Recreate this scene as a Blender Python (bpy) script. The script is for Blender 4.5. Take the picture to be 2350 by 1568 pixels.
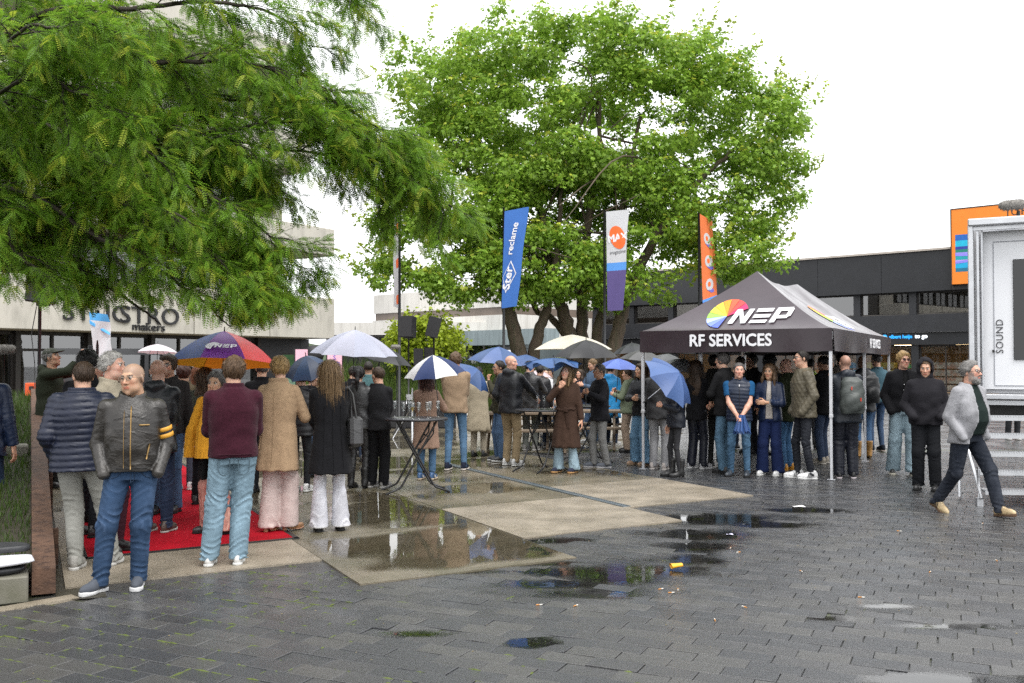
import bpy, bmesh, math, random
import numpy as np
from mathutils import Vector, Matrix, Euler, Quaternion
for o in list(bpy.data.objects): bpy.data.objects.remove(o)
SC = bpy.context.scene
COL = SC.collection
R = math.radians
# ------------------------------------------------------------ camera
CAM_H = 1.68; FPX = 2200.0; PITCH = math.atan(52/2200)
cam = bpy.data.cameras.new('camera'); cam.sensor_width = 36; cam.lens = 36*FPX/2350
cam.clip_start = 0.05; cam.clip_end = 3000
camo = bpy.data.objects.new('camera', cam); COL.objects.link(camo)
camo.location = (0, 0, CAM_H); camo.rotation_euler = (R(90)+PITCH, 0, 0)
SC.camera = camo
# ------------------------------------------------------------ sky: bright even overcast
SUN_EL, SUN_AZ = R(62), R(150)
w = bpy.data.worlds.new('World'); SC.world = w; w.use_nodes = True
nt = w.node_tree; nt.nodes.clear()
wo = nt.nodes.new('ShaderNodeOutputWorld'); bg = nt.nodes.new('ShaderNodeBackground')
sky = nt.nodes.new('ShaderNodeTexSky'); sky.sky_type = 'NISHITA'; sky.sun_disc = False
sky.sun_elevation = SUN_EL; sky.sun_rotation = SUN_AZ; sky.air_density = 1.0; sky.dust_density = 6.0; sky.ozone_density = 1.0
hs = nt.nodes.new('ShaderNodeHueSaturation'); hs.inputs['Saturation'].default_value = 0.10
nt.links.new(sky.outputs[0], hs.inputs['Color'])
tcw = nt.nodes.new('ShaderNodeTexCoord'); nzw = nt.nodes.new('ShaderNodeTexNoise')
nzw.inputs['Scale'].default_value = 1.6; nzw.inputs['Detail'].default_value = 4
nt.links.new(tcw.outputs['Generated'], nzw.inputs['Vector'])
rw = nt.nodes.new('ShaderNodeMapRange'); rw.inputs['From Min'].default_value = .3; rw.inputs['From Max'].default_value = .7
rw.inputs['To Min'].default_value = 8.2; rw.inputs['To Max'].default_value = 9.2
nt.links.new(nzw.outputs['Fac'], rw.inputs['Value'])
cmb = nt.nodes.new('ShaderNodeCombineXYZ')
m1 = nt.nodes.new('ShaderNodeMath'); m1.operation = 'MULTIPLY'; m1.inputs[1].default_value = 1.0
m2 = nt.nodes.new('ShaderNodeMath'); m2.operation = 'MULTIPLY'; m2.inputs[1].default_value = 1.012
m3 = nt.nodes.new('ShaderNodeMath'); m3.operation = 'MULTIPLY'; m3.inputs[1].default_value = 1.03
for m in (m1, m2, m3): nt.links.new(rw.outputs[0], m.inputs[0])
for k, m in enumerate((m1, m2, m3)): nt.links.new(m.outputs[0], cmb.inputs[k])
mixw = nt.nodes.new('ShaderNodeMix'); mixw.data_type = 'RGBA'; mixw.inputs[0].default_value = 0.90   # the cloud deck hides nearly all of the blue
nt.links.new(hs.outputs[0], mixw.inputs[6]); nt.links.new(cmb.outputs[0], mixw.inputs[7])
bg.inputs['Strength'].default_value = 0.11
nt.links.new(mixw.outputs[2], bg.inputs['Color']); nt.links.new(bg.outputs[0], wo.inputs[0])
sl = bpy.data.lights.new('sun', 'SUN'); sl.energy = 1.3; sl.angle = R(40); sl.color = (1, .97, .93)
so = bpy.data.objects.new('sun', sl); COL.objects.link(so)
so.rotation_euler = (R(28), 0, R(30)); so.location = (0, 0, 30)
vs = SC.view_settings; vs.view_transform = 'Standard'; vs.look = 'None'; vs.exposure = 1.12; vs.gamma = 1.0
try: vs.use_curve_mapping = False
except Exception: pass
SC.cycles.use_denoising = False
try:
    SC.cycles.denoiser = 'OPENIMAGEDENOISE'; SC.cycles.max_bounces = 10; SC.cycles.transparent_max_bounces = 12
    SC.cycles.diffuse_bounces = 5; SC.cycles.glossy_bounces = 3; SC.cycles.transmission_bounces = 6; SC.cycles.sample_clamp_indirect = 4.0; SC.cycles.caustics_reflective = False; SC.cycles.caustics_refractive = False
except Exception: pass
# ------------------------------------------------------------ helpers
rng = np.random.default_rng(7); random.seed(7)
def ray(x, y):
    a = (x-1175)/FPX; b = (784-y)/FPX; c, s = math.cos(PITCH), math.sin(PITCH)
    return Vector((a, c-b*s, s+b*c))
def G(x, y, z=0.0):                       # where the sight line through a photo point meets the level z
    r = ray(x, y); t = (z-CAM_H)/r.z; return Vector((r.x*t, r.y*t, z))
def D(x, y, depth):                       # the point of that sight line at a given distance
    r = ray(x, y); t = depth/r.y; return Vector((r.x*t, depth, CAM_H+r.z*t))
def setp(o, label=None, cat=None, group=None, kind=None):
    if label: o['label'] = label
    if cat: o['category'] = cat
    if group: o['group'] = group
    if kind: o['kind'] = kind
    return o
def empty(name, loc=(0, 0, 0), rz=0.0, **k):
    o = bpy.data.objects.new(name, None); COL.objects.link(o); o.location = loc; o.rotation_euler = (0, 0, rz); o.empty_display_size = .1
    return setp(o, **k)
def make_mesh(name, V, Fq, mats=None, smooth=True, midx=None, colors=None):
    """V (n,3); Fq: (m,k) int array or list of polygons"""
    me = bpy.data.meshes.new(name)
    V = np.asarray(V, np.float32)
    if isinstance(Fq, np.ndarray):
        m, k = Fq.shape; me.vertices.add(len(V)); me.vertices.foreach_set('co', V.ravel())
        me.loops.add(m*k); me.polygons.add(m)
        me.loops.foreach_set('vertex_index', Fq.astype(np.int32).ravel())
        me.polygons.foreach_set('loop_start', np.arange(0, m*k, k, dtype=np.int32))
        try: me.polygons.foreach_set('loop_total', np.full(m, k, np.int32))
        except Exception: pass
    else:
        me.from_pydata([tuple(map(float, v)) for v in V], [], [tuple(f) for f in Fq])
    n = len(me.polygons)
    if smooth: me.polygons.foreach_set('use_smooth', np.ones(n, bool))
    if mats:
        for mt in (mats if isinstance(mats, (list, tuple)) else [mats]): me.materials.append(mt)
    if midx is not None: me.polygons.foreach_set('material_index', np.asarray(midx, np.int32))
    if colors is not None:
        a = me.color_attributes.new('Col', 'FLOAT_COLOR', 'POINT')
        c = np.ones((len(V), 4), np.float32); c[:, :3] = colors; a.data.foreach_set('color', c.ravel())
    me.update(calc_edges=True); me.validate(verbose=False)
    return me
def obj(name, me, parent=None, loc=(0, 0, 0), rot=(0, 0, 0), **k):
    o = bpy.data.objects.new(name, me); COL.objects.link(o); o.location = loc; o.rotation_euler = rot
    if parent is not None: o.parent = parent
    return setp(o, **k)
def copy_tree(o, parent=None):
    c = o.copy(); COL.objects.link(c); c.parent = parent
    if parent is not None: c.matrix_parent_inverse = o.matrix_parent_inverse
    for ch in o.children: copy_tree(ch, c)
    return c
def rotm(rx=0, ry=0, rz=0): return np.array(Euler((rx, ry, rz)).to_matrix())
class MB:
    """collects boxes, tubes, lathes, sheets into one mesh"""
    def __init__(s): s.V = []; s.F = []; s.M = []; s.S = []; s.n = 0; s.mi = 0; s.sm = False
    def add(s, V, F, sm=None):
        V = np.asarray(V, float).reshape(-1, 3); s.V.append(V)
        for f in F: s.F.append([i+s.n for i in f]); s.M.append(s.mi); s.S.append(s.sm if sm is None else sm)
        s.n += len(V); return s
    def box(s, c, size, rot=None, bev=0.0):
        hx, hy, hz = [d/2 for d in size]
        if bev > 0:
            b = min(bev, hx*.49, hy*.49, hz*.49); V = []; F = []
            for sx in (-1, 1):
                for sy in (-1, 1):
                    for sz in (-1, 1):
                        V += [(sx*hx, sy*(hy-b), sz*(hz-b)), (sx*(hx-b), sy*hy, sz*(hz-b)), (sx*(hx-b), sy*(hy-b), sz*hz)]
            I = lambda sx, sy, sz, k: ((sx > 0)*4+(sy > 0)*2+(sz > 0))*3+k
            for q in (-1, 1):
                F.append([I(q, -1, -1, 0), I(q, 1, -1, 0), I(q, 1, 1, 0), I(q, -1, 1, 0)][::q])
                F.append([I(-1, q, -1, 1), I(-1, q, 1, 1), I(1, q, 1, 1), I(1, q, -1, 1)][::q])
                F.append([I(-1, -1, q, 2), I(1, -1, q, 2), I(1, 1, q, 2), I(-1, 1, q, 2)][::q])
            for a in (-1, 1):
                for c_ in (-1, 1):
                    F.append([I(a, c_, -1, 0), I(a, c_, 1, 0), I(a, c_, 1, 1), I(a, c_, -1, 1)][::-a*c_])
                    F.append([I(a, -1, c_, 0), I(a, 1, c_, 0), I(a, 1, c_, 2), I(a, -1, c_, 2)][::a*c_])
                    F.append([I(-1, a, c_, 1), I(1, a, c_, 1), I(1, a, c_, 2), I(-1, a, c_, 2)][::-a*c_])
                    for e in (-1, 1): F.append([I(a, c_, e, 0), I(a, c_, e, 1), I(a, c_, e, 2)][::a*c_*e])
        else:
            V = [(x, y, z) for x in (-hx, hx) for y in (-hy, hy) for z in (-hz, hz)]
            F = [(0, 1, 3, 2), (4, 6, 7, 5), (0, 4, 5, 1), (2, 3, 7, 6), (0, 2, 6, 4), (1, 5, 7, 3)]
        V = np.array(V)
        if rot is not None: V = V @ np.asarray(rot).T
        return s.add(V+np.array(c, float), F, False)
    def tube(s, pts, r, n=8, cap=True, sm=True):
        pts = np.asarray([tuple(p) for p in pts], float); m = len(pts); rr = np.full(m, r) if np.isscalar(r) else np.asarray(r, float)
        V = []; up = None
        for i in range(m):
            t = pts[min(i+1, m-1)]-pts[max(i-1, 0)]; t = t/(np.linalg.norm(t)+1e-9)
            if up is None: up = np.array([0, 0, 1.]) if abs(t[2]) < .9 else np.array([1., 0, 0])
            u = np.cross(t, up); u /= np.linalg.norm(u)+1e-9; v = np.cross(u, t); up = v
            for k in range(n):
                a = 2*math.pi*k/n; V.append(pts[i]+rr[i]*(math.cos(a)*u+math.sin(a)*v))
        F = [(i*n+k, i*n+(k+1) % n, (i+1)*n+(k+1) % n, (i+1)*n+k) for i in range(m-1) for k in range(n)]
        if cap: F += [tuple(range(n)), tuple((m-1)*n+k for k in range(n-1, -1, -1))]
        return s.add(V, F, sm)
    def lathe(s, prof, n=16, c=(0, 0, 0), rot=None, sm=True):
        V = []; m = len(prof)
        for r_, z in prof:
            for k in range(n):
                a = 2*math.pi*k/n; V.append((r_*math.cos(a), r_*math.sin(a), z))
        V = np.array(V)
        if rot is not None: V = V @ np.asarray(rot).T
        F = [(i*n+k, i*n+(k+1) % n, (i+1)*n+(k+1) % n, (i+1)*n+k) for i in range(m-1) for k in range(n)]
        return s.add(V+np.array(c, float), F, sm)
    def quad(s, a, b, c, d): return s.add([tuple(a), tuple(b), tuple(c), tuple(d)], [(0, 1, 2, 3)], False)
    def poly(s, pts, depth=None):
        pts = [tuple(p) for p in pts]; n = len(pts)
        if depth is None: return s.add(pts, [tuple(range(n))], False)
        d = np.array(depth, float); V = np.vstack([np.array(pts, float), np.array(pts, float)+d])
        return s.add(V, [tuple(range(n)), tuple(range(2*n-1, n-1, -1))]+[(i, i+n, (i+1) % n+n, (i+1) % n) for i in range(n)], False)
    def grid(s, fn, nu, nv, sm=True):
        V = [tuple(fn(i/nu, j/nv)) for j in range(nv+1) for i in range(nu+1)]
        F = [(j*(nu+1)+i, j*(nu+1)+i+1, (j+1)*(nu+1)+i+1, (j+1)*(nu+1)+i) for j in range(nv) for i in range(nu)]
        return s.add(V, F, sm)
    def build(s, name, mats, parent=None, **k):
        V = np.vstack(s.V) if s.V else np.zeros((0, 3))
        me = make_mesh(name, V, s.F, mats, smooth=False, midx=s.M)
        me.polygons.foreach_set('use_smooth', np.array(s.S, bool)); me.update()
        return obj(name, me, parent, **k)
def part(name, mats, parent, fn, **k):
    m = MB(); fn(m); return m.build(name, mats, parent, **k)
# value noise on numpy arrays
_P = rng.random((64, 64, 64)).astype(np.float32)
def vnoise(x, y, z=0.0, seed=0):
    x = np.asarray(x, np.float32)+seed*7.13; y = np.asarray(y, np.float32)+seed*3.7; z = np.asarray(z, np.float32)+seed*1.9+np.zeros_like(x)
    xi = np.floor(x).astype(int); yi = np.floor(y).astype(int); zi = np.floor(z).astype(int)
    fx = x-xi; fy = y-yi; fz = z-zi; fx = fx*fx*(3-2*fx); fy = fy*fy*(3-2*fy); fz = fz*fz*(3-2*fz); r = 0
    for a in (0, 1):
        for b in (0, 1):
            for c in (0, 1):
                r = r+_P[(xi+a) & 63, (yi+b) & 63, (zi+c) & 63]*(fx if a else 1-fx)*(fy if b else 1-fy)*(fz if c else 1-fz)
    return r-.5
# ------------------------------------------------------------ materials
def srgb(h):
    if isinstance(h, str):
        h = h.lstrip('#'); c = [int(h[i:i+2], 16)/255 for i in (0, 2, 4)]
        return tuple((x/12.92 if x <= .04045 else ((x+.055)/1.055)**2.4) for x in c)
    return tuple(h)
MATS = {}
def mat(name, color, rough=.6, var=.15, vscale=8.0, bump=.0, bscale=60.0, metal=0.0, spec=.5, stretch=None, coat=0.0, sheen=0.0, dirt=None, dscale=2.0, attr=False, rvar=0.0, trans=0.0, weave=False, thr=(.45, .75), wear=None):
    if name in MATS: return MATS[name]
    m = bpy.data.materials.new(name); MATS[name] = m; m.use_nodes = True; n = m.node_tree; N = n.nodes; L = n.links
    b = N['Principled BSDF']; c = srgb(color)
    b.inputs['Roughness'].default_value = rough; b.inputs['Metallic'].default_value = metal; b.inputs['Specular IOR Level'].default_value = spec
    if coat: b.inputs['Coat Weight'].default_value = coat; b.inputs['Coat Roughness'].default_value = .12
    if sheen: b.inputs['Sheen Weight'].default_value = sheen
    tc = N.new('ShaderNodeTexCoord'); src = tc.outputs['Object']
    if stretch:
        mp = N.new('ShaderNodeMapping'); mp.inputs['Scale'].default_value = stretch; L.new(src, mp.inputs['Vector']); src = mp.outputs[0]
    nz = N.new('ShaderNodeTexNoise'); nz.inputs['Scale'].default_value = vscale; nz.inputs['Detail'].default_value = 6; nz.inputs['Roughness'].default_value = .6
    L.new(src, nz.inputs['Vector'])
    mr = N.new('ShaderNodeMapRange'); mr.inputs['From Min'].default_value = .25; mr.inputs['From Max'].default_value = .75
    mr.inputs['To Min'].default_value = 1-var; mr.inputs['To Max'].default_value = 1+var; L.new(nz.outputs['Fac'], mr.inputs['Value'])
    mx = N.new('ShaderNodeMix'); mx.data_type = 'RGBA'; mx.blend_type = 'MULTIPLY'; mx.inputs[0].default_value = 1.0
    if attr:
        at = N.new('ShaderNodeAttribute'); at.attribute_name = 'Col'; L.new(at.outputs['Color'], mx.inputs[6])
    else: mx.inputs[6].default_value = (*c, 1)
    L.new(mr.outputs[0], mx.inputs[7]); out = mx.outputs[2]
    if dirt:
        nd = N.new('ShaderNodeTexNoise'); nd.inputs['Scale'].default_value = dscale; nd.inputs['Detail'].default_value = 8; nd.inputs['Roughness'].default_value = .65
        L.new(src, nd.inputs['Vector'])
        rd = N.new('ShaderNodeMapRange'); rd.inputs['From Min'].default_value = thr[0]; rd.inputs['From Max'].default_value = thr[1]; L.new(nd.outputs['Fac'], rd.inputs['Value'])
        md = N.new('ShaderNodeMix'); md.data_type = 'RGBA'; L.new(rd.outputs[0], md.inputs[0]); L.new(out, md.inputs[6]); md.inputs[7].default_value = (*srgb(dirt), 1); out = md.outputs[2]
    if wear:
        ge = N.new('ShaderNodeNewGeometry'); rp = N.new('ShaderNodeMapRange'); rp.inputs['From Min'].default_value = .505; rp.inputs['From Max'].default_value = .56; L.new(ge.outputs['Pointiness'], rp.inputs['Value'])
        mp_ = N.new('ShaderNodeMath'); mp_.operation = 'MULTIPLY'; mp_.inputs[1].default_value = .75; L.new(rp.outputs[0], mp_.inputs[0]); mw = N.new('ShaderNodeMix'); mw.data_type = 'RGBA'; L.new(mp_.outputs[0], mw.inputs[0]); L.new(out, mw.inputs[6]); mw.inputs[7].default_value = (*srgb(wear), 1); out = mw.outputs[2]
    L.new(out, b.inputs['Base Color'])
    if rvar:
        nr = N.new('ShaderNodeTexNoise'); nr.inputs['Scale'].default_value = 1.7; nr.inputs['Detail'].default_value = 5; L.new(tc.outputs['Object'], nr.inputs['Vector'])
        rr = N.new('ShaderNodeMapRange'); rr.inputs['From Min'].default_value = .35; rr.inputs['From Max'].default_value = .65
        rr.inputs['To Min'].default_value = max(.03, rough-rvar); rr.inputs['To Max'].default_value = rough+rvar; L.new(nr.outputs['Fac'], rr.inputs['Value']); L.new(rr.outputs[0], b.inputs['Roughness'])
    if bump:
        nb = N.new('ShaderNodeTexNoise'); nb.inputs['Scale'].default_value = bscale; nb.inputs['Detail'].default_value = 4; L.new(src, nb.inputs['Vector'])
        bp = N.new('ShaderNodeBump'); bp.inputs['Strength'].default_value = bump; bp.inputs['Distance'].default_value = .01; L.new(nb.outputs['Fac'], bp.inputs['Height']); L.new(bp.outputs[0], b.inputs['Normal'])
    if trans:
        tr = N.new('ShaderNodeBsdfTranslucent'); L.new(out, tr.inputs['Color']); ms = N.new('ShaderNodeMixShader'); ms.inputs[0].default_value = trans
        o = N['Material Output']; L.new(b.outputs[0], ms.inputs[1]); L.new(tr.outputs[0], ms.inputs[2]); L.new(ms.outputs[0], o.inputs[0])
    return m
def water_mat(name, tint=(.9, .9, .85), ripple=.0, film=False):
    m = bpy.data.materials.new(name); m.use_nodes = True; n = m.node_tree; N = n.nodes; L = n.links
    N.remove(N['Principled BSDF']); o = N['Material Output']
    t = N.new('ShaderNodeBsdfTransparent'); t.inputs[0].default_value = (*tint, 1); g = N.new('ShaderNodeBsdfGlossy'); g.inputs['Roughness'].default_value = .02; g.inputs[0].default_value = (1, 1, 1, 1)
    f = N.new('ShaderNodeFresnel'); f.inputs['IOR'].default_value = 1.36; ms = N.new('ShaderNodeMixShader')
    if ripple:
        tc = N.new('ShaderNodeTexCoord'); nb = N.new('ShaderNodeTexNoise'); nb.inputs['Scale'].default_value = 9; nb.inputs['Detail'].default_value = 2; L.new(tc.outputs['Object'], nb.inputs['Vector'])
        bp = N.new('ShaderNodeBump'); bp.inputs['Strength'].default_value = ripple; bp.inputs['Distance'].default_value = .01; L.new(nb.outputs['Fac'], bp.inputs['Height']); L.new(bp.outputs[0], g.inputs['Normal']); L.new(bp.outputs[0], f.inputs['Normal'])
    L.new(f.outputs[0], ms.inputs[0]); L.new(t.outputs[0], ms.inputs[1]); L.new(g.outputs[0], ms.inputs[2])
    if film:   # thin film at the rim of a puddle: fades out with its depth
        at = N.new('ShaderNodeAttribute'); at.attribute_name = 'Col'; tc2 = N.new('ShaderNodeTexCoord'); n2 = N.new('ShaderNodeTexNoise'); n2.inputs['Scale'].default_value = 60; n2.inputs['Detail'].default_value = 3; L.new(tc2.outputs['Object'], n2.inputs['Vector'])
        ad = N.new('ShaderNodeMath'); ad.operation = 'MULTIPLY_ADD'; ad.inputs[1].default_value = .9; L.new(n2.outputs['Fac'], ad.inputs[0]); sb = N.new('ShaderNodeMath'); sb.operation = 'SUBTRACT'; sb.inputs[1].default_value = .45; L.new(at.outputs['Fac'], sb.inputs[0]); L.new(sb.outputs[0], ad.inputs[2])
        mr = N.new('ShaderNodeMapRange'); mr.inputs['From Min'].default_value = .15; mr.inputs['From Max'].default_value = .85; L.new(ad.outputs[0], mr.inputs['Value'])
        rg = N.new('ShaderNodeMapRange'); rg.inputs['From Min'].default_value = .3; rg.inputs['From Max'].default_value = 1.0; rg.inputs['To Min'].default_value = .22; rg.inputs['To Max'].default_value = .02; L.new(ad.outputs[0], rg.inputs['Value']); L.new(rg.outputs[0], g.inputs['Roughness'])
        t2 = N.new('ShaderNodeBsdfTransparent'); m4 = N.new('ShaderNodeMixShader'); L.new(mr.outputs[0], m4.inputs[0]); L.new(t2.outputs[0], m4.inputs[1]); L.new(ms.outputs[0], m4.inputs[2]); L.new(m4.outputs[0], o.inputs[0])
    else: L.new(ms.outputs[0], o.inputs[0])
    return m
def glass_mat(name, tint=(.05, .06, .06), rough=.03, alpha=.25, ior=1.5):
    """window glass: reflects by angle, lets a little of the room behind through"""
    m = bpy.data.materials.new(name); m.use_nodes = True; n = m.node_tree; N = n.nodes; L = n.links; o = N['Material Output']; N.remove(N['Principled BSDF'])
    t = N.new('ShaderNodeBsdfTransparent'); t.inputs[0].default_value = (*tint, 1); g = N.new('ShaderNodeBsdfGlossy'); g.inputs['Roughness'].default_value = rough
    # front and back of the sheet behave alike: reflectance rises from its face-on value towards grazing
    lw = N.new('ShaderNodeLayerWeight'); lw.inputs['Blend'].default_value = .5; pw = N.new('ShaderNodeMath'); pw.operation = 'POWER'; pw.inputs[1].default_value = 4.0; L.new(lw.outputs['Facing'], pw.inputs[0])
    r0 = ((ior-1)/(ior+1))**2; f = N.new('ShaderNodeMath'); f.operation = 'MULTIPLY_ADD'; f.inputs[1].default_value = 1-r0; f.inputs[2].default_value = r0; L.new(pw.outputs[0], f.inputs[0]); ms = N.new('ShaderNodeMixShader')
    L.new(f.outputs[0], ms.inputs[0]); L.new(t.outputs[0], ms.inputs[1]); L.new(g.outputs[0], ms.inputs[2]); L.new(ms.outputs[0], o.inputs[0]); return m
def emit_mat(name, color, s=1.0):
    m = bpy.data.materials.new(name); m.use_nodes = True; b = m.node_tree.nodes['Principled BSDF']; b.inputs['Base Color'].default_value = (*srgb(color), 1)
    b.inputs['Emission Color'].default_value = (*srgb(color), 1); b.inputs['Emission Strength'].default_value = s; return m
_TXT = {}
def text_mesh(string, size=1.0, align='CENTER', extrude=0.0, spacing=1.0):
    key = (string, size, align, extrude, spacing)
    if key in _TXT: return _TXT[key]
    cu = bpy.data.curves.new('lettering', 'FONT'); cu.body = string; cu.size = size; cu.align_x = align; cu.align_y = 'CENTER'; cu.extrude = extrude; cu.resolution_u = 3; cu.space_character = spacing
    o = bpy.data.objects.new('tmp', cu); COL.objects.link(o); dg = bpy.context.evaluated_depsgraph_get(); me = bpy.data.meshes.new_from_object(o.evaluated_get(dg))
    V = np.zeros(len(me.vertices)*3); me.vertices.foreach_get('co', V); V = V.reshape(-1, 3); F = [tuple(p.vertices) for p in me.polygons]
    bpy.data.objects.remove(o); bpy.data.meshes.remove(me); _TXT[key] = (V, F); return V, F
def lettering(string, size, m, parent, origin, xdir, ydir, align='CENTER', extrude=0.004, bold=0.0, name='lettering', spacing=1.0, fn=None, sx=1.0, **k):
    V, F = text_mesh(string, size, align, extrude, spacing)
    x = np.array(Vector(xdir).normalized()); y = np.array(Vector(ydir).normalized()); z = np.cross(x, y); o_ = np.array(tuple(origin), float)
    if fn is not None: W = np.array([fn(v[0]*sx, v[1], v[2]) for v in V])
    else: W = o_+sx*V[:, :1]*x+V[:, 1:2]*y+V[:, 2:3]*z
    if bold:
        Vs = [W]; Fs = list(F); n = len(W)
        for i, (dx, dy) in enumerate(((bold, 0), (-bold, 0), (0, bold), (0, -bold))):
            Vs.append(W+dx*x+dy*y+(i+1)*.0004*z); Fs += [tuple(a+n*(i+1) for a in f) for f in F]
        W = np.vstack(Vs); F = Fs
    return obj(name, make_mesh(name, W, F, m, smooth=False), parent, **k)
# ============================================================ GROUND
M_BED = mat('joint_sand', (.022, .021, .017), .8, .3, 12, .4, 80)
M_PAVER = mat('wet_dark_paver', (.050, .052, .056), .16, .35, 3.0, .55, 125, rvar=.08, spec=.65, dirt=(.026, .026, .027), dscale=1.1, thr=(.45, .7))
M_PAVER2 = mat('wet_charcoal_paver', (.060, .060, .062), .18, .35, 4.0, .55, 115, rvar=.08, spec=.65, dirt=(.03, .03, .029), dscale=1.4, thr=(.45, .7))
M_PAVER3 = mat('wet_pale_paver', (.074, .073, .071), .17, .3, 5.0, .55, 120, rvar=.08, spec=.65, dirt=(.04, .04, .038), dscale=1.6, thr=(.45, .7))
M_SLAB = mat('wet_concrete_slab', (.275, .235, .18), .34, .22, 1.6, .7, 130, rvar=.16, dirt=(.17, .145, .105), dscale=2.3, thr=(.42, .72))
M_SLAB_W = mat('algae_stained_concrete', (.19, .16, .118), .28, .25, 1.4, .5, 130, rvar=.12, dirt=(.10, .09, .055), dscale=1.2, thr=(.35, .66))
M_WATER = water_mat('rain_water', (.82, .81, .77), .012, True)
M_WATERD = water_mat('puddle_water', (.60, .60, .58), .05, True)
M_MOSS = mat('joint_moss', (.075, .10, .015), .9, .5, 30, .6, 200)
M_CURB = mat('grey_curb_concrete', (.18, .17, .14), .7, .25, 6, .4, 120, dirt=(.08, .08, .05), dscale=3)
M_RED = mat('wet_red_carpet', (.42, .006, .018), .9, .16, 5, .5, 400, spec=.12, dirt=(.26, .003, .010), dscale=1.5, thr=(.4, .7))
M_BLACK = mat('black_rubber', (.012, .012, .012), .5, .2, 20)
M_SOIL = mat('dark_soil', (.035, .03, .018), .8, .4, 14, .6, 90)
ea = np.array([.857, .515]); eb = np.array([-.45, .893]); OS = np.array([-1.15, 7.28]); SA, SB = 2.0, 2.05
def ij(x, y):
    dx, dy = x-OS[0], y-OS[1]; det = ea[0]*eb[1]-ea[1]*eb[0]
    return ((dx*eb[1]-dy*eb[0])/det/SA, (ea[0]*dy-ea[1]*dx)/det/SB)
def SP(i, j): return OS+ea*SA*i+eb*SB*j
STARTJ = {-3: 6.0, -2: 4.0, -1: .5, 0: 0., 1: .5, 2: 1.0, 3: 4.2, 4: 5.0, 5: 5.4, 6: 6.0}
def in_slab(x, y, pad=0.0):
    i, j = ij(x, y); c = math.floor(i)
    if c not in STARTJ: return False
    return j > STARTJ[c]+pad and (i-c > pad or c-1 in STARTJ and STARTJ.get(c-1, 99) < j) and (c+1-i > pad or STARTJ.get(c+1, 99) < j)
gp = MB(); gp.quad((-600, -60, -.05), (600, -60, -.05), (600, 1500, -.05), (-600, 1500, -.05))
gp.build('ground', mat('wet_asphalt', (.05, .05, .052), .35, .3, .6, .5, 60, rvar=.18), kind='structure')
# grey road and far paving behind the tent
fp = MB(); fp.quad((3, 17.5, -.012), (60, 17.5, -.012), (60, 60, -.012), (3, 60, -.012))
fp.build('road', mat('wet_road', (.085, .085, .085), .24, .25, .8, .35, 90, rvar=.14), kind='structure')
bed = MB(); bed.quad((-9, 2.0, -.006), (12, 2.0, -.006), (16, 19, -.006), (-12, 19, -.006))
bedo = bed.build('paving', None, kind='structure')
# joint bed: dark sand with moss towards the lawn side
mb_ = mat('mossy_joint_sand', (.045, .044, .040), .35, .3, 12, .4, 80, dirt=(.05, .065, .012), dscale=2.2, thr=(.48, .6))
bedo.data.materials.append(mb_)
e1 = np.array([.907, -.422]); e2 = np.array([.422, .907]); PL, PW = .30, .16
# hollows in the paving where rain collects: photo point, long and short radius
HOLL = [((1640, 1192), .75, .40), ((1700, 1186), .55, .3), ((1625, 1228), .50, .32), ((1600, 1255), .40, .3), ((1570, 1285), .40, .25), ((1500, 1308), .45, .28), ((1425, 1325), .40, .22), ((1330, 1312), .45, .2), ((1372, 1362), .45, .17), ((1240, 1240), .35, .16),
        ((1180, 1292), .55, .12), ((1030, 1312), .45, .07), ((1221, 1476), .16, .12), ((1905, 1420), .16, .08), ((2210, 1562), .55, .12), ((2215, 1438), .4, .07), ((2045, 1392), .25, .08), ((1850, 1172), .5, .2), ((1290, 1342), .4, .15), ((960, 1455), .25, .07), ((1760, 1205), .4, .2)]
HW = [(np.array(G(*p)[:2]), a, b) for p, a, b in HOLL]
def hollow(x, y):
    r = np.zeros_like(np.asarray(x, float))
    for c, a, b in HW:
        q = ((x-c[0])/a)**2+((y-c[1])/b)**2; r = np.maximum(r, np.exp(-q*.62))
    return r
def paver_z(x, y):
    return .0062+.0045*vnoise(np.asarray(x)*.8, np.asarray(y)*.8, 0, 3)+.003*vnoise(np.asarray(x)*2.2, np.asarray(y)*2.2, 0, 5)-.0125*hollow(np.asarray(x), np.asarray(y))
def lawn_side(x, y): return (x+3.05)*.893+(y-6.98)*.45   # <0 : left of the rusty beam line
pav = []
for iu in range(-56, 56):
    for iv in range(-10, 120):
        u = (iu+.36*iv-math.floor(.36*iv))*PL; v = iv*PW
        x, y = e1*u+e2*v+np.array([0, 3.0])
        if y < 4.3 or y > 18.2 or x > 11 or abs(x) > .60*y+.5: continue
        x += rng.normal(0, .0012); y += rng.normal(0, .0012)
        if (lawn_side(x, y) < 0 and y > 6.75+.35*(x+3.3)) or in_slab(x, y, .06): continue
        pav.append((x, y))
pav = np.array(pav); pz = paver_z(pav[:, 0], pav[:, 1])+rng.normal(0, .0017, len(pav))
gx = (paver_z(pav[:, 0]+.05, pav[:, 1])-paver_z(pav[:, 0]-.05, pav[:, 1]))/.1+rng.normal(0, .006, len(pav))
gy = (paver_z(pav[:, 0], pav[:, 1]+.05)-paver_z(pav[:, 0], pav[:, 1]-.05))/.1+rng.normal(0, .006, len(pav))
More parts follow.
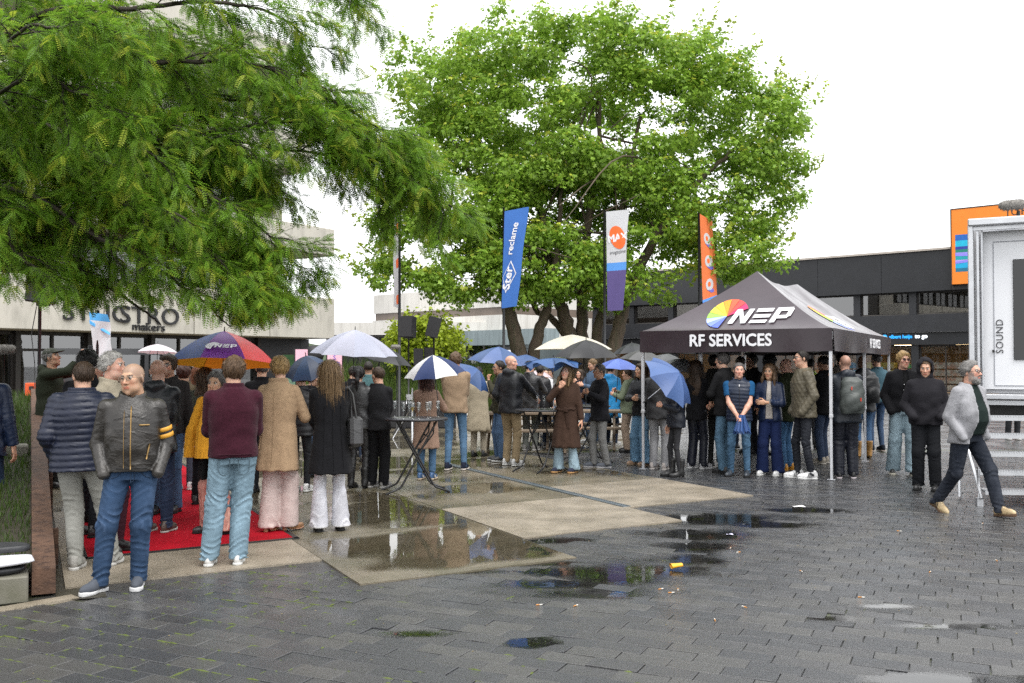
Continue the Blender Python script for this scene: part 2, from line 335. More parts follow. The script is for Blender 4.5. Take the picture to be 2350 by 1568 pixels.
def paver_mesh(seed):
    r = random.Random(seed); hx, hy, b, t = PL/2-.0022, PW/2-.0022, .0035, .05
    ring0 = [(sx*(hx), sy*(hy)) for sx, sy in ((-1, -1), (1, -1), (1, 1), (-1, 1))]
    ring1 = [(sx*(hx-b), sy*(hy-b)) for sx, sy in ((-1, -1), (1, -1), (1, 1), (-1, 1))]
    V = [(x+r.uniform(-.0015, .0015), y+r.uniform(-.0015, .0015), -t) for x, y in ring0]+[(x, y, -b*.8+r.uniform(-.001, .0005)) for x, y in ring0]+[(x, y, 0) for x, y in ring1]
    F = [(8, 9, 10, 11)]+[(k, (k+1) % 4, 4+(k+1) % 4, 4+k) for k in range(4)]+[(4+k, 4+(k+1) % 4, 8+(k+1) % 4, 8+k) for k in range(4)]
    return np.array(V), F
PVAR = [paver_mesh(s) for s in range(6)]
near = np.argsort(np.hypot(pav[:, 0]*.55, pav[:, 1]))[:300]; isn = np.zeros(len(pav), bool); isn[near] = True
pmeshes = [[make_mesh('paver', V, F, m_, smooth=False) for V, F in PVAR] for m_ in (M_PAVER, M_PAVER2, M_PAVER3)]
angp = math.atan2(e1[1], e1[0]); far = MB()
for k, (x, y) in enumerate(pav):
    rm = Matrix.Rotation(angp+float(rng.normal(0, .006)), 3, 'Z'); nrm = Vector((-gx[k], -gy[k], 1)).normalized(); q = Vector((0, 0, 1)).rotation_difference(nrm)
    if isn[k]:
        o = obj('paver', pmeshes[rng.choice(3, p=(.5, .32, .18))][rng.integers(6)], bedo); o.rotation_mode = 'QUATERNION'; o.rotation_quaternion = q @ rm.to_quaternion(); o.location = (x, y, pz[k])
    else:
        V, F = PVAR[k % 6]; A = np.array(q.to_matrix() @ rm); far.mi = int(rng.choice(3, p=(.5, .32, .18))); far.add(V @ A.T+np.array([x, y, pz[k]]), F)
far.build('paver_field', [M_PAVER, M_PAVER2, M_PAVER3], bedo, kind='stuff')
# puddles: level sheets of water, the uneven stones break through them
def sheet(name, cx, cy, a, b, z, m, seed, ang=0.0, **k):
    n = 40; pts = []
    for i in range(n):
        t = 2*math.pi*i/n; r_ = 1+.35*float(vnoise(np.cos(t)*1.6+seed, np.sin(t)*1.6, 0, seed))
        x, y = a*r_*math.cos(t), b*r_*math.sin(t); pts.append((cx+x*math.cos(ang)-y*math.sin(ang), cy+x*math.sin(ang)+y*math.cos(ang), z))
    mb = MB(); mb.poly(pts); return mb.build(name, m, **k)
def film(xs, ys, name, m, z, wet, **k):
    X, Y = np.meshgrid(xs, ys); c = wet(X, Y); nx, ny_ = len(xs), len(ys); V = np.stack([X.ravel(), Y.ravel(), np.full(X.size, z)], 1); J, I = np.meshgrid(np.arange(ny_-1), np.arange(nx-1), indexing='ij'); b_ = (J*nx+I).ravel(); F = np.stack([b_, b_+1, b_+nx+1, b_+nx], 1)
    cv = c.ravel(); F = F[(cv[F] > .02).any(1)]; return obj(name, make_mesh(name, V, F, m, smooth=False, colors=np.repeat(cv[:, None], 3, 1)), **k)
film(np.arange(-2.2, 7.4, .035), np.arange(4.75, 12.6, .035), 'puddle', M_WATERD, .0011, lambda X, Y: np.clip((hollow(X, Y)+.50*vnoise(X*2.6, Y*2.6, 0, 51)+.34*vnoise(X*7, Y*7, 0, 52)+.2*vnoise(X*19, Y*19, 0, 53)-.20)/.70, 0, 1), kind='structure')
# concrete slabs of the square, each its own piece, with rain standing in their hollows
plaza = empty('plaza', (0, 0, 0), kind='structure'); PWV, PWF, PWC = [], [], []
DRY = {(1, .5): .0042, (2, 1.0): .0040, (1, 1.5): -.0008, (-1, .5): .0035, (0, 0): -.0016, (0, 1): -.0012, (-1, 1.5): .002, (2, 2.0): -.0015}
for i, j0 in STARTJ.items():
    j = j0
    while j < 10:
        c = [SP(i, j), SP(i+1, j), SP(i+1, j+1), SP(i, j+1)]; cen = sum(c)/4
        if cen[1] > 25 or abs(cen[0]) > .62*cen[1]+2.5 or (lawn_side(*cen) < -2.2 and cen[1] < 16): j += 1; continue
        wet = DRY.get((i, j), -.0020 if j < 4.5 else -.0012); ins = .006; n = 24 if cen[1] < 15 else 10
        V = []
        for b_ in range(n+1):
            for a_ in range(n+1):
                u = ins/SA+(1-2*ins/SA)*a_/n; v = ins/SB+(1-2*ins/SB)*b_/n; p = SP(i+u, j+v)
                e_ = min(u, 1-u, v, 1-v)
                z = .0122+wet+.0065*float(vnoise(p[0]*.95, p[1]*.95, 0, 11))+.0028*float(vnoise(p[0]*3, p[1]*3, 0, 12))+.0011*float(vnoise(p[0]*9, p[1]*9, 0, 13))+max(0, .0025*(1-e_/.10))
                if (i, j) == (0, 0) and v < .22: z += .004*(1-v/.22)
                V.append((p[0], p[1], z))
        F = [(b_*(n+1)+a_, b_*(n+1)+a_+1, (b_+1)*(n+1)+a_+1, (b_+1)*(n+1)+a_) for b_ in range(n) for a_ in range(n)]
        rim = [a_ for a_ in range(n+1)]+[(b_)*(n+1)+n for b_ in range(1, n+1)]+[n*(n+1)+a_ for a_ in range(n-1, -1, -1)]+[b_*(n+1) for b_ in range(n-1, 0, -1)]
        base = len(V); V += [(V[r_][0], V[r_][1], -.03) for r_ in rim]; mR = len(rim)
        F += [(rim[k], base+k, base+(k+1) % mR, rim[(k+1) % mR]) for k in range(mR)]
        obj('slab', make_mesh('slab', V, F, M_SLAB if wet > .001 else M_SLAB_W, smooth=False), plaza)
        nv_ = (n+1)**2; zz = np.array(V)[:nv_]; dpt = np.clip((.0118-zz[:, 2]+.0006)/.0026, 0, 1); o0 = sum(len(q) for q in PWV); W3 = zz.copy(); W3[:, 2] = .0120; PWV.append(W3); PWC.append(dpt); fq = np.array(F[:n*n]); fq = fq[(dpt[fq] > .02).any(1)]; PWF.append(fq+o0); j += 1
obj('puddle', make_mesh('puddle', np.vstack(PWV), np.vstack(PWF), M_WATER, smooth=False, colors=np.repeat(np.concatenate(PWC)[:, None], 3, 1)), kind='structure')
pj = MB()
pj.poly([(*SP(-1, .5), .001), (*SP(0, .5), .001), (*SP(0, 0), .001), (*SP(1, 0), .001), (*SP(1, .5), .001), (*SP(2, .5), .001), (*SP(2, 1), .001), (*SP(3, 1), .001), (*SP(3, 10), .001), (*SP(-1, 10), .001)])
pj.build('slab_joint_bed', mat('slab_joint', (.05, .05, .02), .8, .5, 20, .5, 90, dirt=(.10, .13, .02), dscale=3), plaza)
fl = MB(); fl.quad((-30, 18, -.018), (3.0, 18, -.018), (3.0, 40, -.018), (-30, 40, -.018)); fl.build('far_plaza', M_SLAB_W, kind='structure')
# drain channel along the slab edge
dr = empty('drain_channel', (0, 0, 0), label='narrow blue grey metal drain channel set along the slab joint', cat='drain')
mm = mat('drain_metal', (.16, .19, .21), .35, .2, 6, .2, 80, metal=.4)
a0, a1 = SP(2.0, 1.02), SP(2.0, 3.6); dv = a1-a0; L_ = np.hypot(*dv); dn = dv/L_; pn = np.array([dn[1], -dn[0]])
m = MB()
for s_ in (-.05, .05): m.box((*(a0+dv/2+pn*s_), .020), (L_, .012, .016), rotm(0, 0, math.atan2(dn[1], dn[0])))
m.build('channel_edge', mm, dr)
m = MB(); nsl = int(L_/.06)
for k in range(nsl): m.box((*(a0+dn*(k+.5)*L_/nsl), .019), (.04, .086, .010), rotm(0, 0, math.atan2(dn[1], dn[0])))
m.build('channel_grate', mm, dr)
# moss tufts in the joints on the lawn side
V = []; F = []; n0 = 0
for k in range(15000):
    iu = rng.integers(-40, 20); iv = rng.integers(0, 70); u = (iu+.36*iv-math.floor(.36*iv))*PL; v = iv*PW
    if rng.random() < .7: p = e1*(u+rng.uniform(-.15, .15))+e2*(v-PW/2); jd = e1
    else: p = e1*(u-PL/2)+e2*(v+rng.uniform(-.07, .07)); jd = e2
    p = p+np.array([0, 3.0])+rng.normal(0, .002, 2); x, y = p; jn = np.array([-jd[1], jd[0]])
    f = (-x-.15*y+1.3)*.45+1.4*float(vnoise(x*1.3, y*1.3, 0, 21))
    if y < 4.8 or y > 10 or (lawn_side(x, y) < .1 and y > 6.7) or in_slab(x, y) or abs(x) > .56*y+.3 or rng.random() > f: continue
    r_ = rng.uniform(.005, .014); hgt = rng.uniform(.003, .010); z0 = float(paver_z(x, y))-.006; a_ = rng.uniform(0, 6.28)
    lg_ = rng.uniform(.012, .05)
    for q in range(5): w2 = jd*lg_*math.cos(a_+q*1.257)*(1+.5*rng.random())+jn*r_*.6*math.sin(a_+q*1.257)*(1+.8*rng.random()); V.append((x+w2[0], y+w2[1], z0+.003))
    V.append((x, y, z0+.005+hgt*.6)); F += [(n0+q, n0+(q+1) % 5, n0+5) for q in range(5)]; n0 += 6
obj('joint_moss', make_mesh('joint_moss', V, np.array(F), M_MOSS), kind='stuff')
# ------------------------------------------------------------ red carpet
cp = empty('red_carpet', (0, 0, 0), label='wet red carpet strip laid on the concrete slabs', cat='carpet')
fr = np.array(G(680, 1240)[:2]); fl_ = fr-ea*1.86; LC = 15.0; CARPET_FR = fr.copy()
def cz(p): return .022
m = MB()
def cfn(u, v):
    p = fl_+(fr-fl_)*u+eb*LC*v; return (p[0], p[1], .0235+.003*float(vnoise(p[0]*1.2, p[1]*1.2, 0, 31)))
m.grid(cfn, 10, 60); m.build('pile', M_RED, cp)
m = MB()
for p, q in ((fl_, fr), (fr, fr+eb*LC), (fl_, fl_+eb*LC)):
    d = q-p; c = (p+q)/2; m.box((*c, .018), (np.hypot(*d)+.05, .05, .016), rotm(0, 0, math.atan2(d[1], d[0])))
m.build('edging', M_BLACK, cp)
# ------------------------------------------------------------ lawn bank, rusty beam, curbs
B0 = np.array([-3.39, 6.98]); M_RUST = mat('rusty_steel', (.095, .050, .030), .75, .4, 9, .6, 60, dirt=(.045, .022, .014), dscale=14, thr=(.5, .62))
beam = empty('rusty_beam', (0, 0, 0), label='rusty brown steel beam edging the sloping lawn', cat='beam')
m = MB(); W2 = .078; pe = np.array([eb[1], -eb[0]]); LB = 9.0
def bp(s_, side, z): p = B0+eb*s_+pe*W2*side; return (p[0], p[1], z)
tz = lambda s_: .20+.122*s_
segs = [0, 2.2, 4.4, 6.6, 9.0]
for k in range(4):
    s0, s1 = segs[k]+.004, segs[k+1]-.004
    m.add([bp(s0, -1, .015), bp(s0, 1, .015), bp(s0, 1, tz(s0)), bp(s0, -1, tz(s0)), bp(s1, -1, .015), bp(s1, 1, .015), bp(s1, 1, tz(s1)), bp(s1, -1, tz(s1))], [(0, 1, 2, 3), (5, 4, 7, 6), (1, 5, 6, 2), (4, 0, 3, 7), (3, 2, 6, 7)])
m.build('beam_body', M_RUST, beam)
m = MB()
for s_ in (1.1, 3.3, 5.5): m.box(bp(s_, 1.25, tz(s_)*.5), (.05, .05, tz(s_)*.9), rotm(0, 0, math.atan2(eb[1], eb[0])))
m.build('stiffener', M_RUST, beam)
g_ = MB(); pts = [bp(-.05, 1.05, .004), (*SP(-1.02, .46), .004), (*SP(-1.02, 6), .004), bp(9, 1.05, .004)]; 
g_.poly([bp(-.2, 1.0, .006), (B0[0]+.48, B0[1]-.05, .006), (B0[0]+.48+eb[0]*9, B0[1]-.05+eb[1]*9, .006), bp(9, 1.0, .006)])
g_.build('gutter', mat('wet_dark_gutter', (.03, .026, .016), .35, .4, 10, .4, 60, rvar=.1), kind='structure')
cb = empty('curb_block', (0, 0, 0), label='grey concrete curb block under the folded bags at the lawn corner', cat='curb')
m = MB(); c0 = B0-pe*(.10); m.box((*(c0-pe*.9), .095), (1.8, .34, .19), rotm(0, 0, math.atan2(pe[1], pe[0])), .012); m.build('block', M_CURB, cb)
lb = empty('lawn_ledge', (0, 0, 0), label='mossy concrete ledge crossing the lawn halfway up', cat='curb')
m = MB(); c1 = B0+eb*4.4-pe*(.11); m.box((*(c1-pe*1.2), tz(4.4)-.09), (2.4, .30, .26), rotm(0, 0, math.atan2(pe[1], pe[0])), .015); m.build('ledge', M_CURB, lb)
def lz(s_, t_): return tz(s_)-.07+.03*float(vnoise(s_*1.5, t_*1.5, 0, 41))
m = MB()
def lfn(u, v):
    s_ = .16+8.6*v; t_ = .08+4.5*u; p = B0+eb*s_-pe*t_; return (p[0], p[1], lz(s_, t_))
m.grid(lfn, 20, 40); lawn = m.build('lawn_bank', M_SOIL, kind='structure')
V = []; cols = []; F = []
for k in range(26000):
    s_ = .2+8.5*rng.random()**.9; t_ = .09+3.2*rng.random(); p = B0+eb*s_-pe*t_; z = lz(s_, t_)
    h_ = rng.uniform(.04, .11)*(1.4 if s_ > 4.7 else 1); a_ = rng.uniform(0, 6.28); wd = .004; lean = rng.uniform(.1, .6)*h_; b_ = rng.uniform(0, 6.28)
    dx, dy = wd*math.cos(a_), wd*math.sin(a_); lx, ly = lean*math.cos(b_), lean*math.sin(b_); n0 = len(V)
    V += [(p[0]-dx, p[1]-dy, z), (p[0]+dx, p[1]+dy, z), (p[0]+lx*.4+dx*.7, p[1]+ly*.4+dy*.7, z+h_*.6), (p[0]+lx*.4-dx*.7, p[1]+ly*.4-dy*.7, z+h_*.6), (p[0]+lx, p[1]+ly, z+h_)]
    c = np.array([.04, .09, .014])*rng.uniform(.6, 1.3)+np.array([.03, .02, 0])*rng.random(); cols += [c]*5
    F += [(n0, n0+1, n0+2), (n0, n0+2, n0+3), (n0+3, n0+2, n0+4)]
M_GRASS = mat('grass_blades', (.06, .12, .02), .5, .1, 3, attr=True, trans=.35)
obj('grass', make_mesh('grass', V, np.array(F), M_GRASS, colors=np.array(cols)), kind='stuff')
ks = MB(); k0, k1 = np.array(G(-60, 1412)[:2]), np.array(G(172, 1371)[:2]); kd = (k1-k0)/np.linalg.norm(k1-k0); kn_ = np.array([-kd[1], kd[0]])
ks.poly([(*(k0-kn_*.07), .0115), (*(k1-kn_*.07), .0115), (*(k1+kn_*.06), .0115), (*(k0+kn_*.06), .0115)], (0, 0, -.05)); ks.build('edging_strip', M_SLAB, kind='structure')
# folded bags and a shoe lying on the curb / lawn
def cloth_lump(c, sx, sy, sz, seed, rz):
    m = MB(); n = 18
    def fn(u, v):
        a = 2*math.pi*u; b = math.pi*v; e_ = .55
        sg = lambda q: math.copysign(abs(q)**e_, q)
        x, y, z = sg(math.cos(a))*sg(math.sin(b))*sx, sg(math.sin(a))*sg(math.sin(b))*sy, -sg(math.cos(b))*sz
        w_ = 1+.22*float(vnoise(x*9+seed, y*9, z*9, seed)); x, y, z = x*w_, y*w_, z*(1+.6*float(vnoise(x*7+seed, y*7, 3, seed)))
        return (c[0]+x*math.cos(rz)-y*math.sin(rz), c[1]+x*math.sin(rz)+y*math.cos(rz), max(c[2]-sz, c[2]+z))
    m.grid(fn, 28, 14); return m
bc = c0-pe*.27
bag = empty('black_bag', (0, 0, 0), label='folded black plastic bag on the curb block', cat='bag')
cloth_lump((bc[0]-.08, bc[1]-.02, .222), .33, .14, .032, 3, math.atan2(pe[1], pe[0])).build('bag_body', mat('black_plastic_bag', (.012, .013, .015), .28, .2, 9, .2, 30), bag)
bag2 = empty('tote_bag', (0, 0, 0), label='white cotton tote bag with black print on top of the black bag', cat='bag')
cloth_lump((bc[0]-.06, bc[1]+.0, .275), .36, .19, .020, 8, math.atan2(pe[1], pe[0])).build('bag_body', mat('white_cotton', (.62, .62, .66), .8, .12, 8, .3, 60), bag2)
lettering('WZTLIM', .10, mat('black_print', (.015, .015, .018), .6, .1), bag2, (bc[0]+.0, bc[1]-.10, .352), (-.35, -.8, .1), (-.8, .4, .1), extrude=.001, name='print')
bag3 = empty('dark_cover', (0, 0, 0), label='dark folded cover lying behind the white tote bag', cat='cover')
cloth_lump((bc[0]-.12, bc[1]+.20, .33), .30, .10, .035, 5, math.atan2(pe[1], pe[0])).build('cover_body', mat('dark_nylon', (.02, .021, .024), .5, .25, 9, .3, 40), bag3)
# ============================================================ PEOPLE: signed-distance sculpting
def smin(a, b, k):
    h = np.clip(.5+.5*(b-a)/k, 0, 1); return b*(1-h)+a*h-k*h*(1-h)
def smax(a, b, k): return -smin(-a, -b, k)
class Gd:
    def __init__(s, lo, hi, h):
        s.lo = np.array(lo, np.float32); s.h = h; n = np.ceil((np.array(hi)-s.lo)/h).astype(int)+1; s.n = n
        s.x = (s.lo[0]+h*np.arange(n[0], dtype=np.float32))[:, None, None]; s.y = (s.lo[1]+h*np.arange(n[1], dtype=np.float32))[None, :, None]; s.z = (s.lo[2]+h*np.arange(n[2], dtype=np.float32))[None, None, :]
    def sphere(s, c, r): return np.sqrt((s.x-c[0])**2+(s.y-c[1])**2+(s.z-c[2])**2)-r
    def ell(s, c, r, rm=None):
        X, Y, Z = s.x-c[0], s.y-c[1], s.z-c[2]
        if rm is not None:
            rm = np.asarray(rm).T; X, Y, Z = rm[0, 0]*X+rm[0, 1]*Y+rm[0, 2]*Z, rm[1, 0]*X+rm[1, 1]*Y+rm[1, 2]*Z, rm[2, 0]*X+rm[2, 1]*Y+rm[2, 2]*Z
        q = np.sqrt((X/r[0])**2+(Y/r[1])**2+(Z/r[2])**2); g = np.sqrt((X/r[0]**2)**2+(Y/r[1]**2)**2+(Z/r[2]**2)**2)
        return q*(q-1)/(g+1e-6)
    def cone(s, a, b, r1, r2, wr=0.0, fr=40.0, env=None, ph=0.0):
        a = np.asarray(a, np.float32); b = np.asarray(b, np.float32); d = b-a; L2 = float(d@d)+1e-9
        X, Y, Z = s.x-a[0], s.y-a[1], s.z-a[2]; t = np.clip((X*d[0]+Y*d[1]+Z*d[2])/L2, 0, 1)
        q = np.sqrt((X-t*d[0])**2+(Y-t*d[1])**2+(Z-t*d[2])**2)-(r1+(r2-r1)*t)
        if wr:
            L = math.sqrt(L2); e = env(t) if env else 1.0
            w1 = np.sin(t*L*fr+ph+2.4*np.sin(X*17+ph)+1.9*np.sin(Y*21+1.3*ph)); w2 = np.sin(t*L*fr*.55+1.7*ph+3.0*np.sin(X*11-ph)-2.0*np.sin(Y*13+ph)); q = q+wr*e*(1.6*np.abs(w1)**.7-.8)*(.5+.5*w2)
        return q
    def loft(s, rings, ex=2.3):
        """rings: (z, cx, cy, rx, ry) from bottom to top"""
        r = np.array(rings, np.float32); z = s.z; zz = np.clip(z, r[0, 0], r[-1, 0]); f = [np.interp(zz.ravel(), r[:, 0], r[:, k]).reshape(zz.shape).astype(np.float32) for k in range(1, 5)]
        X = np.abs(s.x-f[0]); Y = np.abs(s.y-f[1]); q = ((X/f[2])**ex+(Y/f[3])**ex)**(1/ex); d = (q-1)*np.minimum(f[2], f[3])
        cap = np.maximum(r[0, 0]-z, z-r[-1, 0]); return np.maximum(d, cap)
def surf(f, g, mirror=False):
    f = np.ascontiguousarray(f, np.float32); n = f.shape; ins = f < 0
    c = [ins[a:n[0]-1+a, b:n[1]-1+b, d:n[2]-1+d] for a in (0, 1) for b in (0, 1) for d in (0, 1)]
    sm_ = sum(k.astype(np.int8) for k in c); act = (sm_ > 0) & (sm_ < 8); I = np.argwhere(act); idx = -np.ones(act.shape, np.int64); idx[tuple(I.T)] = np.arange(len(I))
    cv = np.stack([f[I[:, 0]+a, I[:, 1]+b, I[:, 2]+d] for a in (0, 1) for b in (0, 1) for d in (0, 1)], 1)
    off = np.array([(a, b, d) for a in (0, 1) for b in (0, 1) for d in (0, 1)], np.float32); P = np.zeros((len(I), 3), np.float32); N = np.zeros(len(I), np.float32)
    for p in range(8):
        for q in range(p+1, 8):
            if np.abs(off[p]-off[q]).sum() == 1:
                s_ = (cv[:, p] < 0) != (cv[:, q] < 0); t = np.where(s_, cv[:, p]/(cv[:, p]-cv[:, q]+1e-12), 0)[:, None]
                P += np.where(s_[:, None], off[p]+t*(off[q]-off[p]), 0); N += s_
    V = g.lo+g.h*(I+P/np.maximum(N, 1)[:, None]); F = []
    for ax in range(3):
        sl0 = [slice(1, n[k]-1) for k in range(3)]; sl0[ax] = slice(0, n[ax]-1); sl1 = list(sl0); sl1[ax] = slice(1, n[ax])
        A = ins[tuple(sl0)]; B = ins[tuple(sl1)]; E = np.argwhere(A != B); fl = A[tuple(E.T)]
        if len(E) == 0: continue
        base = E+1; base[:, ax] -= 1; u, v = (ax+1) % 3, (ax+2) % 3; Q = []
        for du, dv in ((1, 1), (0, 1), (0, 0), (1, 0)):
            o = base.copy(); o[:, u] -= du; o[:, v] -= dv; Q.append(idx[tuple(o.T)])
        Q = np.stack(Q, 1); Q[~fl] = Q[~fl][:, ::-1]; F.append(Q)
    F = np.vstack(F) if F else np.zeros((0, 4), int); F = F[(F >= 0).all(1)]
    return V.astype(np.float32), F
# ---------------------------------------------------- heads (shared shapes)
def head_shape(kind, hh=.0058):
    f_, old = kind == 'f', kind == 'o'; g = Gd((-.098, -.135, -.235), (.098, .125, .135), hh)
    w_ = .93 if f_ else 1.0
    d = g.ell((0, .014, .036), (.074*w_, .093, .084))
    d = smin(d, g.ell((0, -.022, -.030), (.058*w_, .064, .086)), .03)
    d = smin(d, g.ell((0, -.034, -.074), ((.040 if f_ else .049)*1, .046, .036)), .03)
    d = smin(d, g.sphere((0, -.070, -.100), .014 if f_ else .017), .02)
    for s_ in (-1, 1):
        d = smin(d, g.sphere((s_*.040, -.058, -.014), .021), .025)
        if old: d = smin(d, g.sphere((s_*.036, -.045, -.068), .026), .03)
    d = smin(d, g.cone((-.034, -.079, .034), (.034, -.079, .034), .0085, .0085), .018)
    for s_ in (-1, 1): d = smax(d, -g.sphere((s_*.031, -.099, .015), .0165), .012)
    d = smin(d, g.cone((0, -.083, .020), (0, -.108 if not f_ else -.103, -.022), .0065, .0115 if not f_ else .0095), .012)
    for s_ in (-1, 1): d = smin(d, g.sphere((s_*.0125, -.091, -.026), .0085), .010)
    d = smin(d, g.ell((0, -.0865, -.0515), (.024, .0085, .0052)), .006); d = smin(d, g.ell((0, -.0850, -.0635), (.021, .0085, .0062)), .006)
    d = smax(d, -g.cone((-.02, -.097, -.0572), (.02, -.097, -.0572), .0022, .0022), .004)
    for s_ in (-1, 1): d = smin(d, g.ell((s_*.077*w_, .012, -.002), (.0085, .019, .032), rotm(.2, 0, s_*.35)), .008)
    d = smin(d, g.cone((0, .020, -.06), (0, .040, -.235), .047 if f_ else .057, .052 if f_ else .066), .03)
    V, F = surf(d, g); return V, F
_HEADS = {}
def head(kind, hh):
    if (kind, hh) not in _HEADS: _HEADS[kind, hh] = head_shape(kind, hh)
    return _HEADS[kind, hh]
def uvsphere(c, r, nu=10, nv=7):
    V = [(c[0]+r*math.sin(math.pi*j/nv)*math.cos(2*math.pi*i/nu), c[1]+r*math.sin(math.pi*j/nv)*math.sin(2*math.pi*i/nu), c[2]+r*math.cos(math.pi*j/nv)) for j in range(nv+1) for i in range(nu)]
    F = [(j*nu+i, (j+1)*nu+i, (j+1)*nu+(i+1) % nu, j*nu+(i+1) % nu) for j in range(nv) for i in range(nu)]
    return np.array(V), np.array(F)
def eyeball(c, r):
    V, F = uvsphere((0, 0, 0), 1.0, 14, 10); V = V[:, [0, 2, 1]]; F = F[:, ::-1]   # pole to the front
    col = np.tile(np.array([.62, .58, .55]), (len(V), 1)); fr = -V[:, 1]; col[fr > .80] = (.075, .05, .03); col[fr > .94] = (.006, .006, .006)
    return V*r+np.array(c), F, col
# ---------------------------------------------------- hands (wrist at origin, fingers down, thumb to -y, palm to +x for the right hand)
def hand_shape(pose, hh=.0047):
    g = Gd((-.05, -.085, -.215), (.075, .06, .03), hh); d = g.cone((0, 0, .03), (0, 0, -.01), .026, .025)
    pal = g.ell((.002, 0, -.055), (.0165, .041, .052)); d = smin(d, pal, .02)
    curl = {'relax': .30, 'grip': 1.35, 'flat': .08}[pose]
    for k, (y, L, r) in enumerate(((-.030, .068, .0088), (-.010, .076, .0092), (.011, .071, .0088), (.030, .055, .0078))):
        p = np.array([.002, y, -.098]); a = 0.08+.05*k
        for s_ in range(3):
            a += curl*(.9 if s_ == 0 else 1.0); l = L*(.46, .31, .25)[s_]; q = p+l*np.array([math.sin(a), .06*(k-1.5)*math.cos(a), -math.cos(a)])
            d = smin(d, g.cone(p, q, r*(1-.07*s_), r*(1-.07*(s_+1))), .006); p = q
    p0 = np.array([.008, -.028, -.030]); p1 = p0+np.array([.018, -.028, -.028]); c_ = min(curl, 1)
    p2 = p1+np.array([.014+.012*c_, -.012+.018*c_, -.026]); p3 = p2+np.array([.006+.012*c_, .004+.014*c_, -.018+.006*c_])
    for a_, b_, r in ((p0, p1, .0125), (p1, p2, .0105), (p2, p3, .009)): d = smin(d, g.cone(a_, b_, r, r*.9), .01)
    return surf(d, g)
_HANDS = {}
def hand(pose, hh):
    if (pose, hh) not in _HANDS: _HANDS[pose, hh] = hand_shape(pose, hh)
    return _HANDS[pose, hh]
# ---------------------------------------------------- shoes (heel at y=+, toe to -y, ankle at origin x,y; ground z=0)
def shoe_shape(kind):
    g = Gd((-.062, -.215, -.006), (.062, .10, .30 if kind == 'boot' else .17), .0075)
    out = {}
    heel = kind in ('heel', 'boot')
    z0 = .0 if not heel else .0
    L = .185 if kind != 'heel' else .16
    plan = lambda gr: gr.loft([(0.0, 0, 0, 1, 1)], 2)
    # plan outline: two circles bridged
    ball = np.sqrt((g.x/1.0)**2+((g.y+.115)/1.55)**2)-.046; heelc = np.sqrt(g.x**2+((g.y-.035)/1.1)**2)-.036
    pl = smin(ball, heelc, .07)
    th = {'sneaker': .024, 'trainer': .027, 'leather': .018, 'boot': .016, 'heel': .012}[kind]
    lift = (np.clip((g.y+.02)/.08, 0, 1)*(.035 if kind == 'boot' else .05 if kind == 'heel' else 0)) if heel else 0*g.y
    sole = np.maximum(pl-.004, np.maximum(lift-g.z, g.z-(th+lift+.01*np.clip((-g.y-.12)/.06, 0, 1))))
    if heel: sole = np.minimum(sole, np.maximum(np.sqrt(g.x**2+(g.y-.045)**2)-.022, np.maximum(-g.z, g.z-.06)))
    out['sole'] = surf(sole, g)
    up = g.ell((0, -.095, th+.018), (.043, .098, .043)); up = smin(up, g.ell((0, .02, th+.03), (.037, .058, .062)), .03)
    up = smin(up, g.cone((0, -.055, th+.045), (0, .012, .105), .028, .036), .03)
    if kind == 'boot': up = smin(up, g.cone((0, .015, .08), (0, .02, .27), .045, .056), .03)
    elif kind == 'heel': up = np.maximum(up, g.z-(th+.045+.3*np.clip(g.y, 0, .1)))
    else: up = np.maximum(up, g.z-.118)
    up = np.maximum(up, th+lift*.9-g.z-.002)
    if kind in ('sneaker', 'trainer'):
        for k in range(4):
            yy = -.085+.022*k; zz = th+.066+.013*k; up = smin(up, g.cone((-.020, yy, zz-.003), (.020, yy+.006, zz-.003), .0045, .0045), .003)
    out['upper'] = surf(up, g); return out
_SHOES = {}
def shoe(kind):
    if kind not in _SHOES:
        s_ = shoe_shape(kind); _SHOES[kind] = {k: s_[k] for k in s_}
    return _SHOES[kind]
_SHM = {}
def shoe_mesh(kind, what, m, flip):
    key = (kind, what, m.name)
    if key not in _SHM: V, F = shoe(kind)[what]; _SHM[key] = make_mesh(what, V, F, m)
    return _SHM[key]
